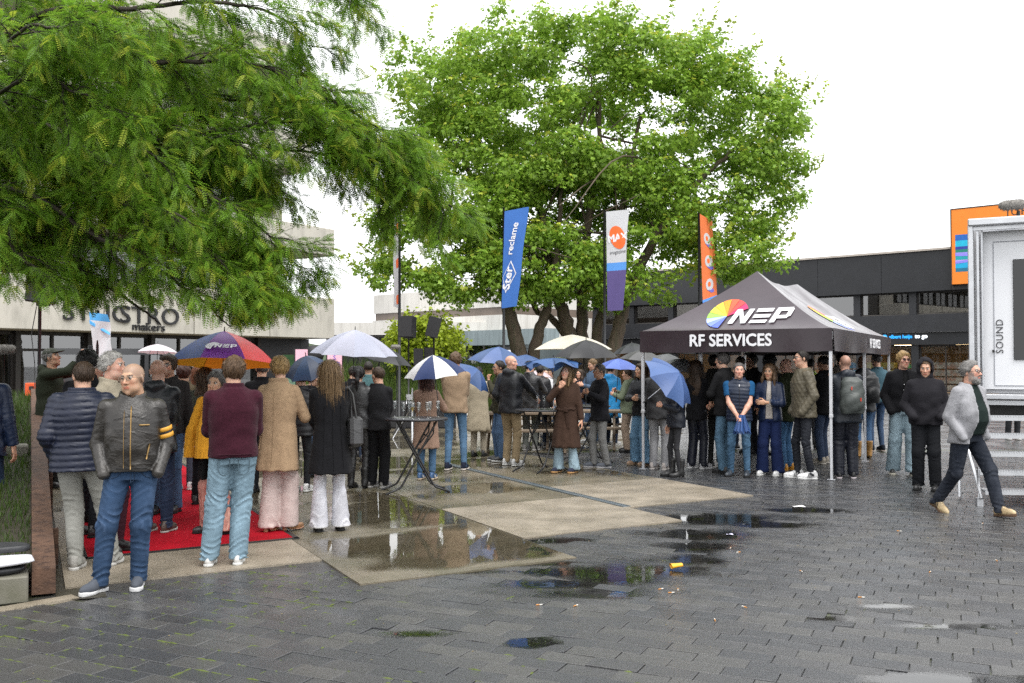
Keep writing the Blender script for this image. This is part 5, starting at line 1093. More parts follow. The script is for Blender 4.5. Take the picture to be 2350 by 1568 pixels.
BOUGHS = [
 [(60, 215, 9.6), (250, 320, 9.2), (480, 300, 9.0), (700, 270, 9.2), (870, 325, 9.4), (980, 395, 9.6), (1045, 490, 9.7)],
 [(60, 150, 9.4), (300, 150, 9.0), (540, 150, 9.0), (700, 210, 9.3), (830, 290, 9.6), (920, 350, 9.8)],
 [(40, 60, 9.2), (300, 20, 8.8), (520, 10, 9.0), (650, 50, 9.2), (710, 120, 9.5)],
 [(0, -60, 9.2), (300, -120, 9.0), (600, -140, 9.3), (760, -70, 9.6), (835, -5, 9.8)],
 [(30, 300, 9.2), (260, 380, 8.8), (470, 430, 8.7), (610, 520, 8.9), (690, 610, 9.1)],
 [(30, 330, 9.6), (240, 460, 9.2), (430, 540, 9.0), (560, 620, 9.0), (630, 735, 9.1)],
 [(0, 420, 8.8), (200, 520, 8.5), (340, 600, 8.4), (470, 690, 8.5), (520, 745, 8.6)],
 [(0, 450, 9.4), (130, 560, 9.0), (240, 640, 8.9), (330, 700, 8.9), (380, 740, 9.0)],
 [(-40, 500, 8.6), (40, 590, 8.4), (110, 660, 8.4), (160, 715, 8.5)],
 [(60, 215, 10.4), (330, 260, 10.6), (540, 330, 10.8), (640, 380, 11.0)],
 [(40, 300, 10.6), (250, 420, 10.8), (480, 540, 11), (560, 590, 11.2), (620, 630, 11.3)],
 [(60, 100, 10.6), (350, 80, 10.8), (600, 130, 11.0), (700, 210, 11.2)],
 [(0, 200, 8.2), (150, 190, 7.9), (260, 240, 7.8), (300, 330, 7.8)],
 [(-20, 120, 8.0), (120, 60, 7.7), (240, 60, 7.6), (310, 140, 7.6)],
 [(250, 320, 9.4), (420, 380, 9.3), (560, 395, 9.3), (620, 410, 9.5)],
 [(200, 420, 10.0), (420, 480, 9.8), (540, 530, 9.7), (610, 560, 9.8)],
 [(300, 250, 9.8), (520, 230, 9.8), (720, 255, 9.9), (860, 320, 10), (940, 400, 10)],
 [(400, 330, 9.1), (600, 330, 9.1), (750, 345, 9.3), (830, 400, 9.5), (870, 460, 9.6)],
 [(300, 480, 8.6), (450, 560, 8.6), (560, 640, 8.7), (600, 700, 8.8)],
 [(150, 170, 9.9), (420, 210, 9.8), (640, 230, 9.9), (780, 290, 10.0), (890, 370, 10.1), (970, 420, 10.1)]]
LT_ = empty('locust_tree', (ROOT[0]-.1, ROOT[1], 0), label='big honey locust tree overhanging the square from the left', cat='tree')
lo_off = np.array(LT_.location)
wood = MB(); wood.sm = True; pos = []; dirs = []; scs = []; cols = []
tl = np.random.default_rng(21)
wood.tube([(-7.7, 10.4, .2), (-7.65, 10.4, 1.6), ROOT, (-7.3, 10.3, 4.2), (-7.0, 10.2, 5.6)], [.24, .20, .19, .14, .08], 10)
for bi, B in enumerate(BOUGHS):
    C = catmull([ROOT+np.array([0, 0, .3*(bi % 4)])]+[D(*p) for p in B], 14); n = len(C); rad = np.linspace(.034, .005, n)*(1.0 if bi < 12 else .6); C[3:] += np.cumsum(tl.normal(0, .010, (n-3, 3)), 0)*.5; wood.tube(C, rad, 6)
    seg = np.linalg.norm(np.diff(C, axis=0), axis=1); S_ = np.concatenate([[0], np.cumsum(seg)]); tot = S_[-1]
    s0 = .9 if bi < 12 else .6
    while s0 < tot:
        i = min(np.searchsorted(S_, s0), n-1); p = C[i]; td = C[min(i+1, n-1)]-C[i-1]; td /= np.linalg.norm(td); fr_ = s0/tot
        L = tl.uniform(.45, 1.05)*(1.05-.6*fr_); lat = tl.normal(0, 1, 3); lat[2] = lat[2]*.5; lat -= td*(lat@td); lat /= np.linalg.norm(lat)+1e-9; d = td*.75+lat*.75+np.array([.10, 0, .02]); d /= np.linalg.norm(d)
        pts = [p]; m_ = 7
        for q in range(m_): d = d+np.array([.02, 0, -.085]); d /= np.linalg.norm(d); pts.append(pts[-1]+d*L/m_+tl.normal(0, .006, 3))
        pts = np.array(pts); lowz = int(np.argmax(pts[:, 2] < 2.27)) if (pts[:, 2] < 2.27).any() else m_+1
        if lowz > 1: wood.tube(pts[:lowz], np.linspace(.008, .002, m_+1)[:lowz], 3, cap=False)
        for q in range(1, m_+1):
            for r_ in range(2 if q < m_ else 3):
                td2 = pts[q]-pts[q-1]; td2 /= np.linalg.norm(td2); l2 = tl.normal(0, 1, 3); l2 -= td2*(l2@td2); l2 /= np.linalg.norm(l2)+1e-9; e = td2*.8+l2*.6+np.array([.05, 0, -.05]); e /= np.linalg.norm(e); tp = pts[q].copy(); tw = [tp]
                nt_ = tl.integers(3, 6)
                for v in range(nt_):
                    e = e+np.array([.02, 0, -.06]); e /= np.linalg.norm(e); tp = tp+e*.055; tw.append(tp)
                    for w_ in range((1+(tl.random() < .6)) if v < nt_-1 else 3):
                        l3 = tl.normal(0, 1, 3); l3 -= e*(l3@e); l3 /= np.linalg.norm(l3)+1e-9; fd = e*.7+l3*np.array([.8, .8, .45])+np.array([0, 0, -.22]); pos.append(tp); dirs.append(fd/np.linalg.norm(fd)); scs.append(tl.uniform(.095, .165))
                        young = (q == m_ and v > 1 and tl.random() < .55) or tl.random() < .03
                        g_ = np.array([.165, .315, .030])*tl.uniform(.7, 1.3)
                        if young: g_ = np.array([.36, .43, .046])*tl.uniform(.8, 1.2)
                        elif tl.random() < .3: g_ = np.array([.24, .385, .040])*tl.uniform(.8, 1.2)
                        cols.append(g_)
                if len(tw) > 3 and tw[-1][2] > 2.27: wood.tube(tw[::2], np.linspace(.003, .0015, len(tw[::2])), 3, cap=False)
        s0 += tl.uniform(.115, .185)*(1.25-.45*fr_)
pos = np.array(pos); dirs = np.array(dirs); scs = np.array(scs); cols = np.array(cols)
pxx = 1175+FPX*pos[:, 0]/pos[:, 1]; pyy = 836-FPX*(pos[:, 2]-CAM_H)/pos[:, 1]; keep = pos[:, 2] > 2.19+.10*np.sin(pos[:, 0]*3.1)+.0*pos[:, 0]; 
# nothing of the crown hangs below head height over the square
pos, dirs, scs, cols = pos[keep], dirs[keep], scs[keep], cols[keep]
print('locust fronds', len(pos))
ups = np.tile([0, 0, 1.], (len(pos), 1))+tl.normal(0, .32, (len(pos), 3))
V, F, Cc = scatter(FRV, FRF, pos-lo_off, orient(dirs, ups), scs, cols, FRC)
obj('crown', make_mesh('crown', V, F, M_LOC, colors=Cc), LT_)
me = make_mesh('trunk', np.vstack(wood.V)-lo_off, wood.F, M_BARK); obj('trunk', me, LT_)
# ---- maple
ang = [-90, -52, -28, 0, 28, 52]; lf = [(0, 0, 0)]; outl = []
for k, (a, r_) in enumerate([(180, .15), (-125, .62), (-95, .36), (-62, .80), (-33, .42), (0, 1.0), (33, .42), (62, .80), (95, .36), (125, .62)]):
    outl.append((r_*math.cos(R(a)), r_*math.sin(R(a)), -.22*r_*r_))
MLV = np.array([(.05, 0, .03)]+outl); MLF = np.array([(1, 2, 4), (1, 4, 5), (1, 5, 6), (1, 6, 7), (1, 7, 8), (1, 8, 10)])
MT = empty('maple_tree', tuple(D(1290, 836, 29)[:2])+(0,), label='large light green maple tree with several trunks behind the flags', cat='tree'); mo = np.array(MT.location)
LOBES = [(1330, 260, 29, 400, 215, 5.0), (1560, 330, 28.5, 290, 215, 4.5), (1640, 460, 28.5, 190, 120, 3.2), (1060, 390, 29, 170, 235, 4), (1000, 560, 28, 150, 100, 2.8), (1330, 480, 27.5, 280, 160, 4), (1250, 600, 28, 190, 80, 2.8), (1500, 590, 27.5, 160, 75, 2.4), (1480, 120, 29, 170, 85, 3), (1320, 140, 29, 190, 100, 3), (1400, 300, 28, 220, 150, 3), (1200, 330, 28, 180, 150, 3), (985, 200, 29, 95, 100, 2.4), (1170, 130, 29, 150, 85, 3), (1740, 300, 28.6, 110, 100, 2.4), (930, 640, 28, 90, 55, 1.6), (1160, 520, 27, 120, 90, 2), (1690, 590, 28, 110, 45, 1.6), (1060, 640, 27.8, 110, 55, 1.8), (1180, 650, 28, 110, 50, 1.8), (1330, 650, 28, 120, 50, 1.8), (1440, 660, 28, 110, 45, 1.6)]
LW = [(np.array(D(x, y, d)), np.array([rx*d/FPX, rd, ry*d/FPX])) for x, y, d, rx, ry, rd in LOBES]
tm = np.random.default_rng(5); clumps = []
areas = np.array([r[0]*r[2] for c, r in LW]); areas /= areas.sum()
while len(clumps) < 1250:
    k = tm.choice(len(LW), p=areas); c, r = LW[k]; v = tm.normal(size=3); v /= np.linalg.norm(v); f = tm.uniform(.55, 1.0)**.7
    p = c+v*r*f
    ins = min(np.linalg.norm((p-c2)/r2) for c2, r2 in LW)
    if ins < .45 and tm.random() < .75: continue
    clumps.append((p, tm.uniform(.28, .66), v))
pos = []; dirs = []; ups = []; scs = []; cols = []
for p, r, v in clumps:
    n = int(128*(r/.47)**1.6); q = tm.normal(size=(n, 3)); q /= np.linalg.norm(q, axis=1, keepdims=True); q *= tm.uniform(.35, 1.0, (n, 1)); pp = p+q*np.array([r*1.2, r*1.15, r*.70])
    pos.append(pp); out = q*.6+v*.3+np.array([0, 0, .6])+tm.normal(0, .35, (n, 3)); ups.append(out); dd = np.cross(out, tm.normal(size=(n, 3)))+np.array([0, 0, -.5]); dirs.append(dd); scs.append(tm.uniform(.062, .112, n))
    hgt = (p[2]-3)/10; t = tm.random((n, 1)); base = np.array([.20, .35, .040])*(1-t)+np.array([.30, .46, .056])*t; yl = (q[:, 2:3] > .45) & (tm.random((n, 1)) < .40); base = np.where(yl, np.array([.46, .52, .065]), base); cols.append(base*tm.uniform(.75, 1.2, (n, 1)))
# shoots that stick out of the outline
for k in range(360):
    c, r = LW[tm.integers(len(LW))]; v = tm.normal(size=3); v[2] = abs(v[2])*.8+.1; v /= np.linalg.norm(v); p = c+v*r*.95; ins = min(np.linalg.norm((p-c2)/r2) for c2, r2 in LW)
    if ins < .9: continue
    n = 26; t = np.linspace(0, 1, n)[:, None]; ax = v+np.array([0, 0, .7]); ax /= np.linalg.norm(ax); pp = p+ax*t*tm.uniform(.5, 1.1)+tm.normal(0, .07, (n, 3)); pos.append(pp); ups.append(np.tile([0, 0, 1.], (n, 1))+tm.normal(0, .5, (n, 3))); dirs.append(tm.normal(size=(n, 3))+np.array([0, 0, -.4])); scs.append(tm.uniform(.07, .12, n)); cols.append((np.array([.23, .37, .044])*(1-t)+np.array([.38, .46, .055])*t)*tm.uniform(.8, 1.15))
pos, dirs, ups, scs, cols = map(np.concatenate, (pos, dirs, ups, scs, cols)); kf = pos[:, 1] > 26.5; pos, dirs, ups, scs, cols = pos[kf], dirs[kf], ups[kf], scs[kf], cols[kf]; print('maple leaves', len(pos))
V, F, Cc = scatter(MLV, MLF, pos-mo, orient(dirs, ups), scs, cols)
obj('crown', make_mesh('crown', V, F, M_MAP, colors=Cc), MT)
stems = [([(1205, 870, 28.6), (1190, 800, 28.6), (1168, 715, 28.6), (1145, 610, 28.8), (1110, 480, 29), (1050, 330, 29)], .34, .06), ([(1215, 868, 28.9), (1235, 770, 28.7), (1258, 690, 28.6), (1280, 560, 28.6), (1290, 400, 29)], .25, .05), ([(1330, 868, 29.4), (1310, 780, 29.3), (1292, 715, 29.2), (1268, 640, 29.0), (1240, 480, 29), (1230, 300, 29)], .33, .06), ([(1345, 868, 29.5), (1280, 745, 29.6), (1235, 715, 29.6), (1190, 640, 29.6)], .17, .06),
         ([(1380, 868, 29.2), (1368, 780, 29.2), (1385, 700, 29), (1400, 600, 29), (1440, 420, 29), (1470, 260, 29)], .24, .05), ([(1395, 868, 28.8), (1415, 770, 28.8), (1445, 660, 28.6), (1510, 540, 28.5), (1600, 420, 28.5), (1700, 330, 28.5)], .30, .05), ([(1345, 868, 29.6), (1335, 700, 29.4), (1345, 560, 29.2), (1370, 350, 29.2), (1380, 200, 29.2)], .26, .04)]
for P_, r0, r1 in stems:
    mb = MB(); C = catmull([D(*p) for p in P_], 8); C[0][2] = -.1; C += tm.normal(0, .02, C.shape); n = len(C); mb.tube(C-mo, np.linspace(r0*.85, r1, n), 10)
    for k in range(6):
        i = tm.integers(int(n*.5), n); c, r = LW[tm.integers(len(LW))]; q = c+tm.normal(0, .4, 3)*r
        if np.linalg.norm(q-C[i]) > 5.5: continue
        mid = (C[i]+q)/2+np.array([0, 0, .5])+tm.normal(0, .45, 3); mb.tube(catmull([C[i]-mo, mid-mo, q-mo], 5), np.linspace(.045, .012, 11), 5, cap=False)
    mb.build('trunk', M_BARK2, MT)
# ---- small bright tree behind the speakers
YT = empty('young_tree', tuple(D(975, 836, 27.5)[:2])+(0,), label='small bright yellow-green tree behind the loudspeakers', cat='tree'); yo = np.array(YT.location)
pos = []; ups = []; cols = []
for k in range(120):
    a, b = tm.uniform(895, 1060), tm.uniform(722, 850); u_ = (a-975)/80; v_ = (b-790)/62
    if u_*u_+v_*v_ > 1: continue
    c = np.array(D(a, b, 27.5+tm.uniform(-.9, .9))); n = 60; q = tm.normal(0, .17, (n, 3)); pos.append(c+q); ups.append(q*2+np.array([0, 0, .7])+tm.normal(0, .4, (n, 3))); cols.append(np.array([.40, .50, .045])*tm.uniform(.65, 1.2, (n, 1)))
pos, ups, cols = map(np.concatenate, (pos, ups, cols)); V, F, Cc = scatter(MLV[[0, 2, 4, 6, 8, 10]], np.array([(0, 1, 2), (0, 2, 3), (0, 3, 4), (0, 4, 5)]), pos-yo, orient(tm.normal(size=(len(pos), 3)), ups), tm.uniform(.05, .10, len(pos)), cols)
obj('crown', make_mesh('crown', V, F, M_MAP, colors=Cc), YT)
part('trunk', M_BARK, YT, lambda m: [m.tube([(x0, 0, 0), (x0*2+.1, .1, 1.2), (x0*6, .2, 2.4)], [.05, .035, .012], 6) for x0 in (-.12, .0, .1)])
# ---- raised bed of tall grass behind the stage
RW = empty('planter_wall', (D(980, 836, 25).x, 25, 0), label='low white concrete wall holding the tall grass bed', cat='wall')
part('wall_body', M_CONC2, RW, lambda m: m.box((0.6, .3, .17), (9, .35, .42), None, .015))
V = []; F = []; cs = []
for k in range(15000):
    px_ = tm.uniform(700, 1240); dp = 25.4+3.4*tm.random(); p = D(px_, 836, dp); z0 = .25+.28*(dp-25.4); hgt = tm.uniform(.35, .85); a = tm.uniform(0, 6.28); ln_ = tm.uniform(.05, .30); b = tm.uniform(0, 6.28); w_ = .009; n0 = len(V); x, y = p.x, p.y
    dx, dy = w_*math.cos(a), w_*math.sin(a); lx, ly = ln_*math.cos(b), ln_*math.sin(b)
    V += [(x-dx, y-dy, z0), (x+dx, y+dy, z0), (x+lx*.4+dx*.7, y+ly*.4+dy*.7, z0+hgt*.6), (x+lx*.4-dx*.7, y+ly*.4-dy*.7, z0+hgt*.6), (x+lx, y+ly, z0+hgt)]
    c = np.array([.075, .13, .02])*tm.uniform(.6, 1.3)+(np.array([.06, .05, .01]) if tm.random() < .2 else 0); cs += [c]*5; F += [(n0, n0+1, n0+2), (n0, n0+2, n0+3), (n0+3, n0+2, n0+4)]
obj('tall_grass', make_mesh('tall_grass', V, np.array(F), M_GRASS, colors=np.array(cs)), kind='stuff')
bk = MB(); bk.grid(lambda u, v: (D(690+560*u, 836, 26).x*(1+.05*v), 25.4+3.6*v, .2+1.0*v), 10, 6); bk.build('planting_bank', M_SOIL, kind='structure')
# ============================================================ TENT, FLAGS, UMBRELLAS, FURNITURE
MWL = mat('white_print', (.78, .78, .80), .55, .05, 6); MALU = mat('tent_leg_aluminium', (.62, .63, .66), .35, .1, 8, metal=.5)
# ---- pop-up tent
ef = np.array([.875, -.485]); es = np.array([.485, .875]); FRl = np.array(G(1913, 1104)[:2]); TW, TL = 2.95, 6.0; FLl = FRl-ef*TW
TT = empty('pavilion_tent', (FLl[0], FLl[1], 0), math.atan2(ef[1], ef[0]), label='dark grey pop-up tent with logo roof sheltering the crowd', cat='tent')
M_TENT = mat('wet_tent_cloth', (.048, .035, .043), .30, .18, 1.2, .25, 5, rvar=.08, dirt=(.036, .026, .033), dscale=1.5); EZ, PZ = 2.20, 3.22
zt = lambda v: EZ+(PZ-EZ)*v**1.22
def sag(u, v): return -.05*math.sin(math.pi*u)*(1-v)*v*2
part('roof_panel', M_TENT, TT, lambda m: m.grid(lambda u, v: (TW*u+(TW/2-TW*u)*v, 1.5*v, zt(v)+sag(u, v)), 20, 16), label='front roof panel with large coloured wheel logo')
part('roof_panel', M_TENT, TT, lambda m: m.grid(lambda u, v: (TW*(1-u)+(TW/2-TW*(1-u))*v, TL-1.5*v, zt(v)+sag(u, v)), 20, 16))
rzf = lambda u, v: zt(v)+sag(u, v)-.10*math.sin(math.pi*u)**2*v-.03*abs(math.sin(2*math.pi*u))*v
part('roof_panel', M_TENT, TT, lambda m: m.grid(lambda u, v: (TW-TW/2*v, TL*u+((1.5+3*u)-TL*u)*v, rzf(u, v)), 30, 16))
part('roof_panel', M_TENT, TT, lambda m: m.grid(lambda u, v: (TW/2*v, TL*(1-u)+((1.5+3*(1-u))-TL*(1-u))*v, rzf(1-u, v)), 30, 16))
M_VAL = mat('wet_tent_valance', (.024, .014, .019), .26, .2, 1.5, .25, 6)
def val(p0, p1, nx, ny):
    def fn(u, v):
        x = p0[0]+(p1[0]-p0[0])*u; y = p0[1]+(p1[1]-p0[1])*u; o = .012+.012*v+.012*math.sin(u*23)*v+.010*math.sin(u*9+2)*v; return (x+nx*o, y+ny*o, EZ+.004-.335*v-.012*math.sin(u*math.pi*2)**2*v)
    return fn
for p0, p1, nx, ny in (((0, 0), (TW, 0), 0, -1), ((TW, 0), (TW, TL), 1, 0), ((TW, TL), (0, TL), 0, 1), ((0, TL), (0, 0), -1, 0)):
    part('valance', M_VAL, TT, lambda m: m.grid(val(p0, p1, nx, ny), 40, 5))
for x in (.03, TW-.03):
    for y in (.03, TL/2, TL-.03):
        def leg(m): m.box((x, y, 1.55), (.042, .042, 1.30)); m.box((x, y, .50), (.034, .034, .98)); m.box((x, y, .93), (.056, .056, .05), None, .006); m.box((x, y, 2.10), (.06, .06, .12), None, .006)
        l = part('leg', MALU, TT, leg); part('foot_plate', MALU, l, lambda m: m.box((x, y, .016), (.11, .09, .008)))
def truss(m):
    for a, b, n in (((.03, .03), (TW-.03, .03), 2), ((TW-.03, .03), (TW-.03, TL-.03), 4), ((TW-.03, TL-.03), (.03, TL-.03), 2), ((.03, TL-.03), (.03, .03), 4)):
        for k in range(n):
            p = [a[i]+(b[i]-a[i])*k/n for i in (0, 1)]; q = [a[i]+(b[i]-a[i])*(k+1)/n for i in (0, 1)]; m.tube([(*p, 1.93), (*q, 2.15)], .012, 5); m.tube([(*p, 2.15), (*q, 1.93)], .012, 5)
    for y in (1.5, 4.5): m.tube([(TW/2, y, 2.0), (TW/2, y, 3.15)], .02, 6); m.tube([(0.03, y, 1.95), (TW/2, y, 2.25), (TW-.03, y, 1.95)], .012, 5)
part('truss', MALU, TT, truss)
front = lambda x, y, z: (x, 1.5*y-.0, zt(y)+sag(x/TW, y)+.006)
WC = ['#c2185b', '#e53935', '#f4512c', '#fb8c00', '#fbc02d', '#cddc39', '#8bc34a', '#9fb3f5', '#6f83e0', '#5166c9']
def logo(parent, S, sc, cx, cy, m_white, wheel=True, off=.0):
    """wheel of coloured wedges with slanted N, three bars, P; S maps (x, y) on the cloth to a point"""
    if wheel:
        for k in range(10):
            a0, a1 = R(25+24*k), R(25+24*(k+1)-1.6)
            pts = [(cx-.30*sc, cy+.0*sc)]+[(cx-.30*sc+.36*sc*math.cos(a0+(a1-a0)*q/4), cy+.02*sc+.30*sc*math.sin(a0+(a1-a0)*q/4)) for q in range(5)]
            V = [S(*p) for p in pts]; part('logo_wedge', mat('wedge_%d_%s' % (k, 'plain' if wheel == 'white' else 'colour'), WC[k] if wheel != 'white' else (.75, .75, .78), .5, .05), parent, lambda m: m.add(V, [tuple(range(6))]))
    sl = .22; P_ = lambda x, y: (cx+sc*(x+sl*y)-.22*sc, cy+sc*(y-.17))
    polys = [[(0, 0), (.09, 0), (.09, .30), (0, .30)], [(.09, .30), (.02, .30), (.23, 0), (.30, 0)], [(.22, 0), (.31, 0), (.31, .30), (.22, .30)]]
    polys += [[(.37, y), (.66, y), (.66, y+.065), (.37, y+.065)] for y in (0, .1175, .235)]
    polys += [[(.72, 0), (.81, 0), (.81, .30), (.72, .30)], [(.81, .235), (.98, .235), (1.0, .30), (.81, .30)], [(.81, .085), (.98, .085), (.98, .15), (.81, .15)], [(.94, .10), (1.02, .13), (1.02, .27), (.94, .29)]]
    V = []; F = []
    for i, q in enumerate(polys):
        b = len(V)
        V += [tuple(np.array(S(*P_(*p)))+np.array([0, 0, .003+.0006*i])) for p in q]; F.append((b, b+1, b+2, b+3))
    obj('logo_letters', make_mesh('logo_letters', V, F, m_white, smooth=False), parent)
logo(TT, lambda x, y: tuple(np.array(front(x, y, 0))+np.array([0, -.012, .004])), 0.88, TW/2+.06, .31, MWL)
rside = lambda x, y: (TW-TW/2*y+.012, x, rzf((x-1.5*y)/max(.1, (TL-3*y)), y)+.010)
logo(TT, rside, .9, TL*.5, .34, MWL)
lettering('RF SERVICES', .255, MWL, TT, (TW/2-.02, -.045, EZ-.165), (1, 0, 0), (0, 0, 1), extrude=.002, bold=.007, sx=.92)
lettering('RF SERVICES', .22, MWL, TT, (TW+.045, TL*.62, EZ-.165), (0, 1, 0), (0, 0, 1), extrude=.002, bold=.006)
# ---- flags
MPOLE = mat('black_flag_pole', (.012, .013, .015), .4, .1)
class Banner:
    def __init__(s, tl, tr, bl, br, wave=.03, ph=0): s.c = [np.array(D(*p)) for p in (tl, tr, bl, br)]; s.w = wave; s.ph = ph
    def __call__(s, u, v, off=0.0):
        a = s.c[0]+(s.c[1]-s.c[0])*u; b = s.c[2]+(s.c[3]-s.c[2])*u; p = a+(b-a)*v; return p+np.array([.012*math.sin(v*9+s.ph)*u, s.w*math.sin(u*5+v*7+s.ph)*u-off, .0])
    def local(s, o): return lambda u, v, off=0.0: s(u, v, off)-o
def flag(label, polepx, poletop, depth, bn, bands, m_pole=MPOLE, name='banner_flag'):
    b = D(polepx, 836, depth); T = empty(name, (b.x, b.y, 0), label=label, cat='flag', group='flags on poles'); o = np.array([b.x, b.y, 0]); top = D(polepx, poletop, depth).z
    part('pole', m_pole, T, lambda m: (m.tube([(0, .03, 0), (0, .03, top)], [.045, .03], 10),)); S = bn.local(o)
    for v0, v1, m_ in bands: part('banner', m_, T, lambda m: m.grid(lambda u, v: S(u, v0+(v1-v0)*v), 12, max(3, int(30*(v1-v0)))))
    W_ = np.linalg.norm(bn.c[1]-bn.c[0]); H_ = np.linalg.norm(bn.c[2]-bn.c[0]); return T, S, W_, H_
mblue = mat('blue_flag_cloth', '#3f74c4', .7, .1, 3, trans=.2); mwht = mat('white_flag_cloth', (.66, .66, .69), .7, .06, 3, trans=.2); mpur = mat('purple_flag_cloth', '#5b4f86', .7, .1, 3, trans=.15); mlb = mat('light_blue_flag_band', '#5a9be8', .7, .08, 3, trans=.15); morf = mat('orange_flag_cloth', '#ee7c45', .7, .08, 3, trans=.2); morp = mat('orange_flag_print', '#ef6a2c', .7, .08, 3); mvio = mat('violet_flag_print', '#6c66c0', .7, .08, 3); mgrt = mat('grey_flag_text', (.09, .09, .10), .7, .1)
T, S, W_, H_ = flag('blue banner flag with white diamond lettering on a black pole', 1156, 476, 25, Banner((1158, 485, 25), (1213, 475, 24.8), (1151, 708, 25), (1186, 703, 24.8), .03, 1), [(0, 1, mblue)])
def wall_text(T, S, W_, H_, txt, size, m_, u0, v0, rot=0, bold=0.0, sx=1.0, name='lettering'):
    c, s_ = math.cos(R(rot)), math.sin(R(rot)); return lettering(txt, size, m_, T, (0, 0, 0), (1, 0, 0), (0, 0, 1), extrude=.0, name=name, sx=sx, bold=bold, fn=lambda x, y, z: S(u0+(x*c-y*s_)/W_, v0-(x*s_+y*c)/H_, .012))
wall_text(T, S, W_, H_, 'Ster', .36, MWL, .30, .70, 82, bold=.008); wall_text(T, S, W_, H_, 'reclame', .26, MWL, .42, .30, 82, bold=.005)
dm = [(.36, .50), (.70, .66), (.22, .83), (-.0, .70)]; 
def dia(m):
    pts = [(.42, .52), (.74, .66), (.20, .85), (-.02, .685)]; cx = np.mean(pts, 0)
    for k in range(4):
        a, b = np.array(pts[k]), np.array(pts[(k+1) % 4]); ai, bi = cx+(a-cx)*.88, cx+(b-cx)*.88; m.quad(S(*np.clip(a, 0.01, 1), .011), S(*np.clip(b, .01, 1), .011), S(*np.clip(bi, .01, 1), .011), S(*np.clip(ai, .01, 1), .011))
part('diamond_outline', MWL, T, dia)
T, S, W_, H_ = flag('white, blue and purple banner flag with orange disc on a black pole', 1388, 482, 25.5, Banner((1391, 486, 25.5), (1443, 481, 25.3), (1394, 714, 25.5), (1431, 712, 25.3), .025, 2), [(0, .52, mwht), (.52, .60, mlb), (.60, 1, mpur)])
part('orange_disc', morp, T, lambda m: m.add([S(.54, .27, .010)]+[S(.54+.40*math.cos(a+.5)*1.0, .27-.115*math.sin(a)-.02*math.cos(a), .010) for a in np.linspace(0, 2*math.pi, 24)], [(0, k, k+1) for k in range(1, 24)]))
wall_text(T, S, W_, H_, 'MAX', .27, MWL, .54, .275, 6, bold=.012); wall_text(T, S, W_, H_, 'magazine', .135, mgrt, .56, .415, 3)
T, S, W_, H_ = flag('orange banner flag with white and violet swirls beside the tent roof', 1606, 488, 26, Banner((1606, 491, 26), (1635, 508, 27), (1613, 704, 26), (1648, 690, 27), .02, 3), [(0, .93, morf), (.93, .96, mlb), (.96, 1, mpur)])
for vc in (.25, .51, .78):
    part('white_swirl', mwht, T, lambda m: m.add([S(.5, vc, .012)]+[S(.5+.26*math.cos(a), vc-.07*math.sin(a), .012) for a in np.linspace(0, 2*math.pi, 20)], [(0, k, k+1) for k in range(1, 20)]))
    part('orange_swirl', morp, T, lambda m: m.add([S(.5, vc-.005, .016)]+[S(.48+.10*math.cos(a), vc-.005-.03*math.sin(a), .016) for a in np.linspace(0, 2*math.pi, 16)], [(0, k, k+1) for k in range(1, 16)]))
    part('violet_swirl', mvio, T, lambda m: m.add([S(.32, vc+.055, .014), S(.62, vc+.10, .014), S(.80, vc+.095, .014), S(.76, vc+.055, .014), S(.5, vc+.065, .014)], [(0, 1, 2, 3, 4)]))
T, S, W_, H_ = flag('white banner flag seen edge-on with orange marks left of the maple', 916, 455, 24, Banner((914, 462, 23.9), (904, 470, 24.6), (914, 708, 23.9), (903, 703, 24.6), .02, 0), [(0, 1, mwht)])
for vc in (.25, .58, .92): part('orange_mark', morp, T, lambda m: m.quad(S(.02, vc-.05, .014), S(.45, vc-.03, .014), S(.4, vc+.05, .014), S(.02, vc+.04, .014)))
T, S, W_, H_ = flag('white beach flag with blue corner in front of the concrete building', 222, 712, 19, Banner((204, 716, 19), (246, 722, 19), (218, 832, 19), (264, 830, 19), .08, 1), [(0, .16, mat('sky_blue_cloth', '#4f9fd8', .7, .1, 3)), (.16, 1, mwht)], name='beach_flag')
part('blue_stripe', mat('sky_blue_cloth', '#4f9fd8'), T, lambda m: m.quad(S(0, .16, .03), S(.98, .38, .03), S(.98, .44, .03), S(0, .24, .03)))
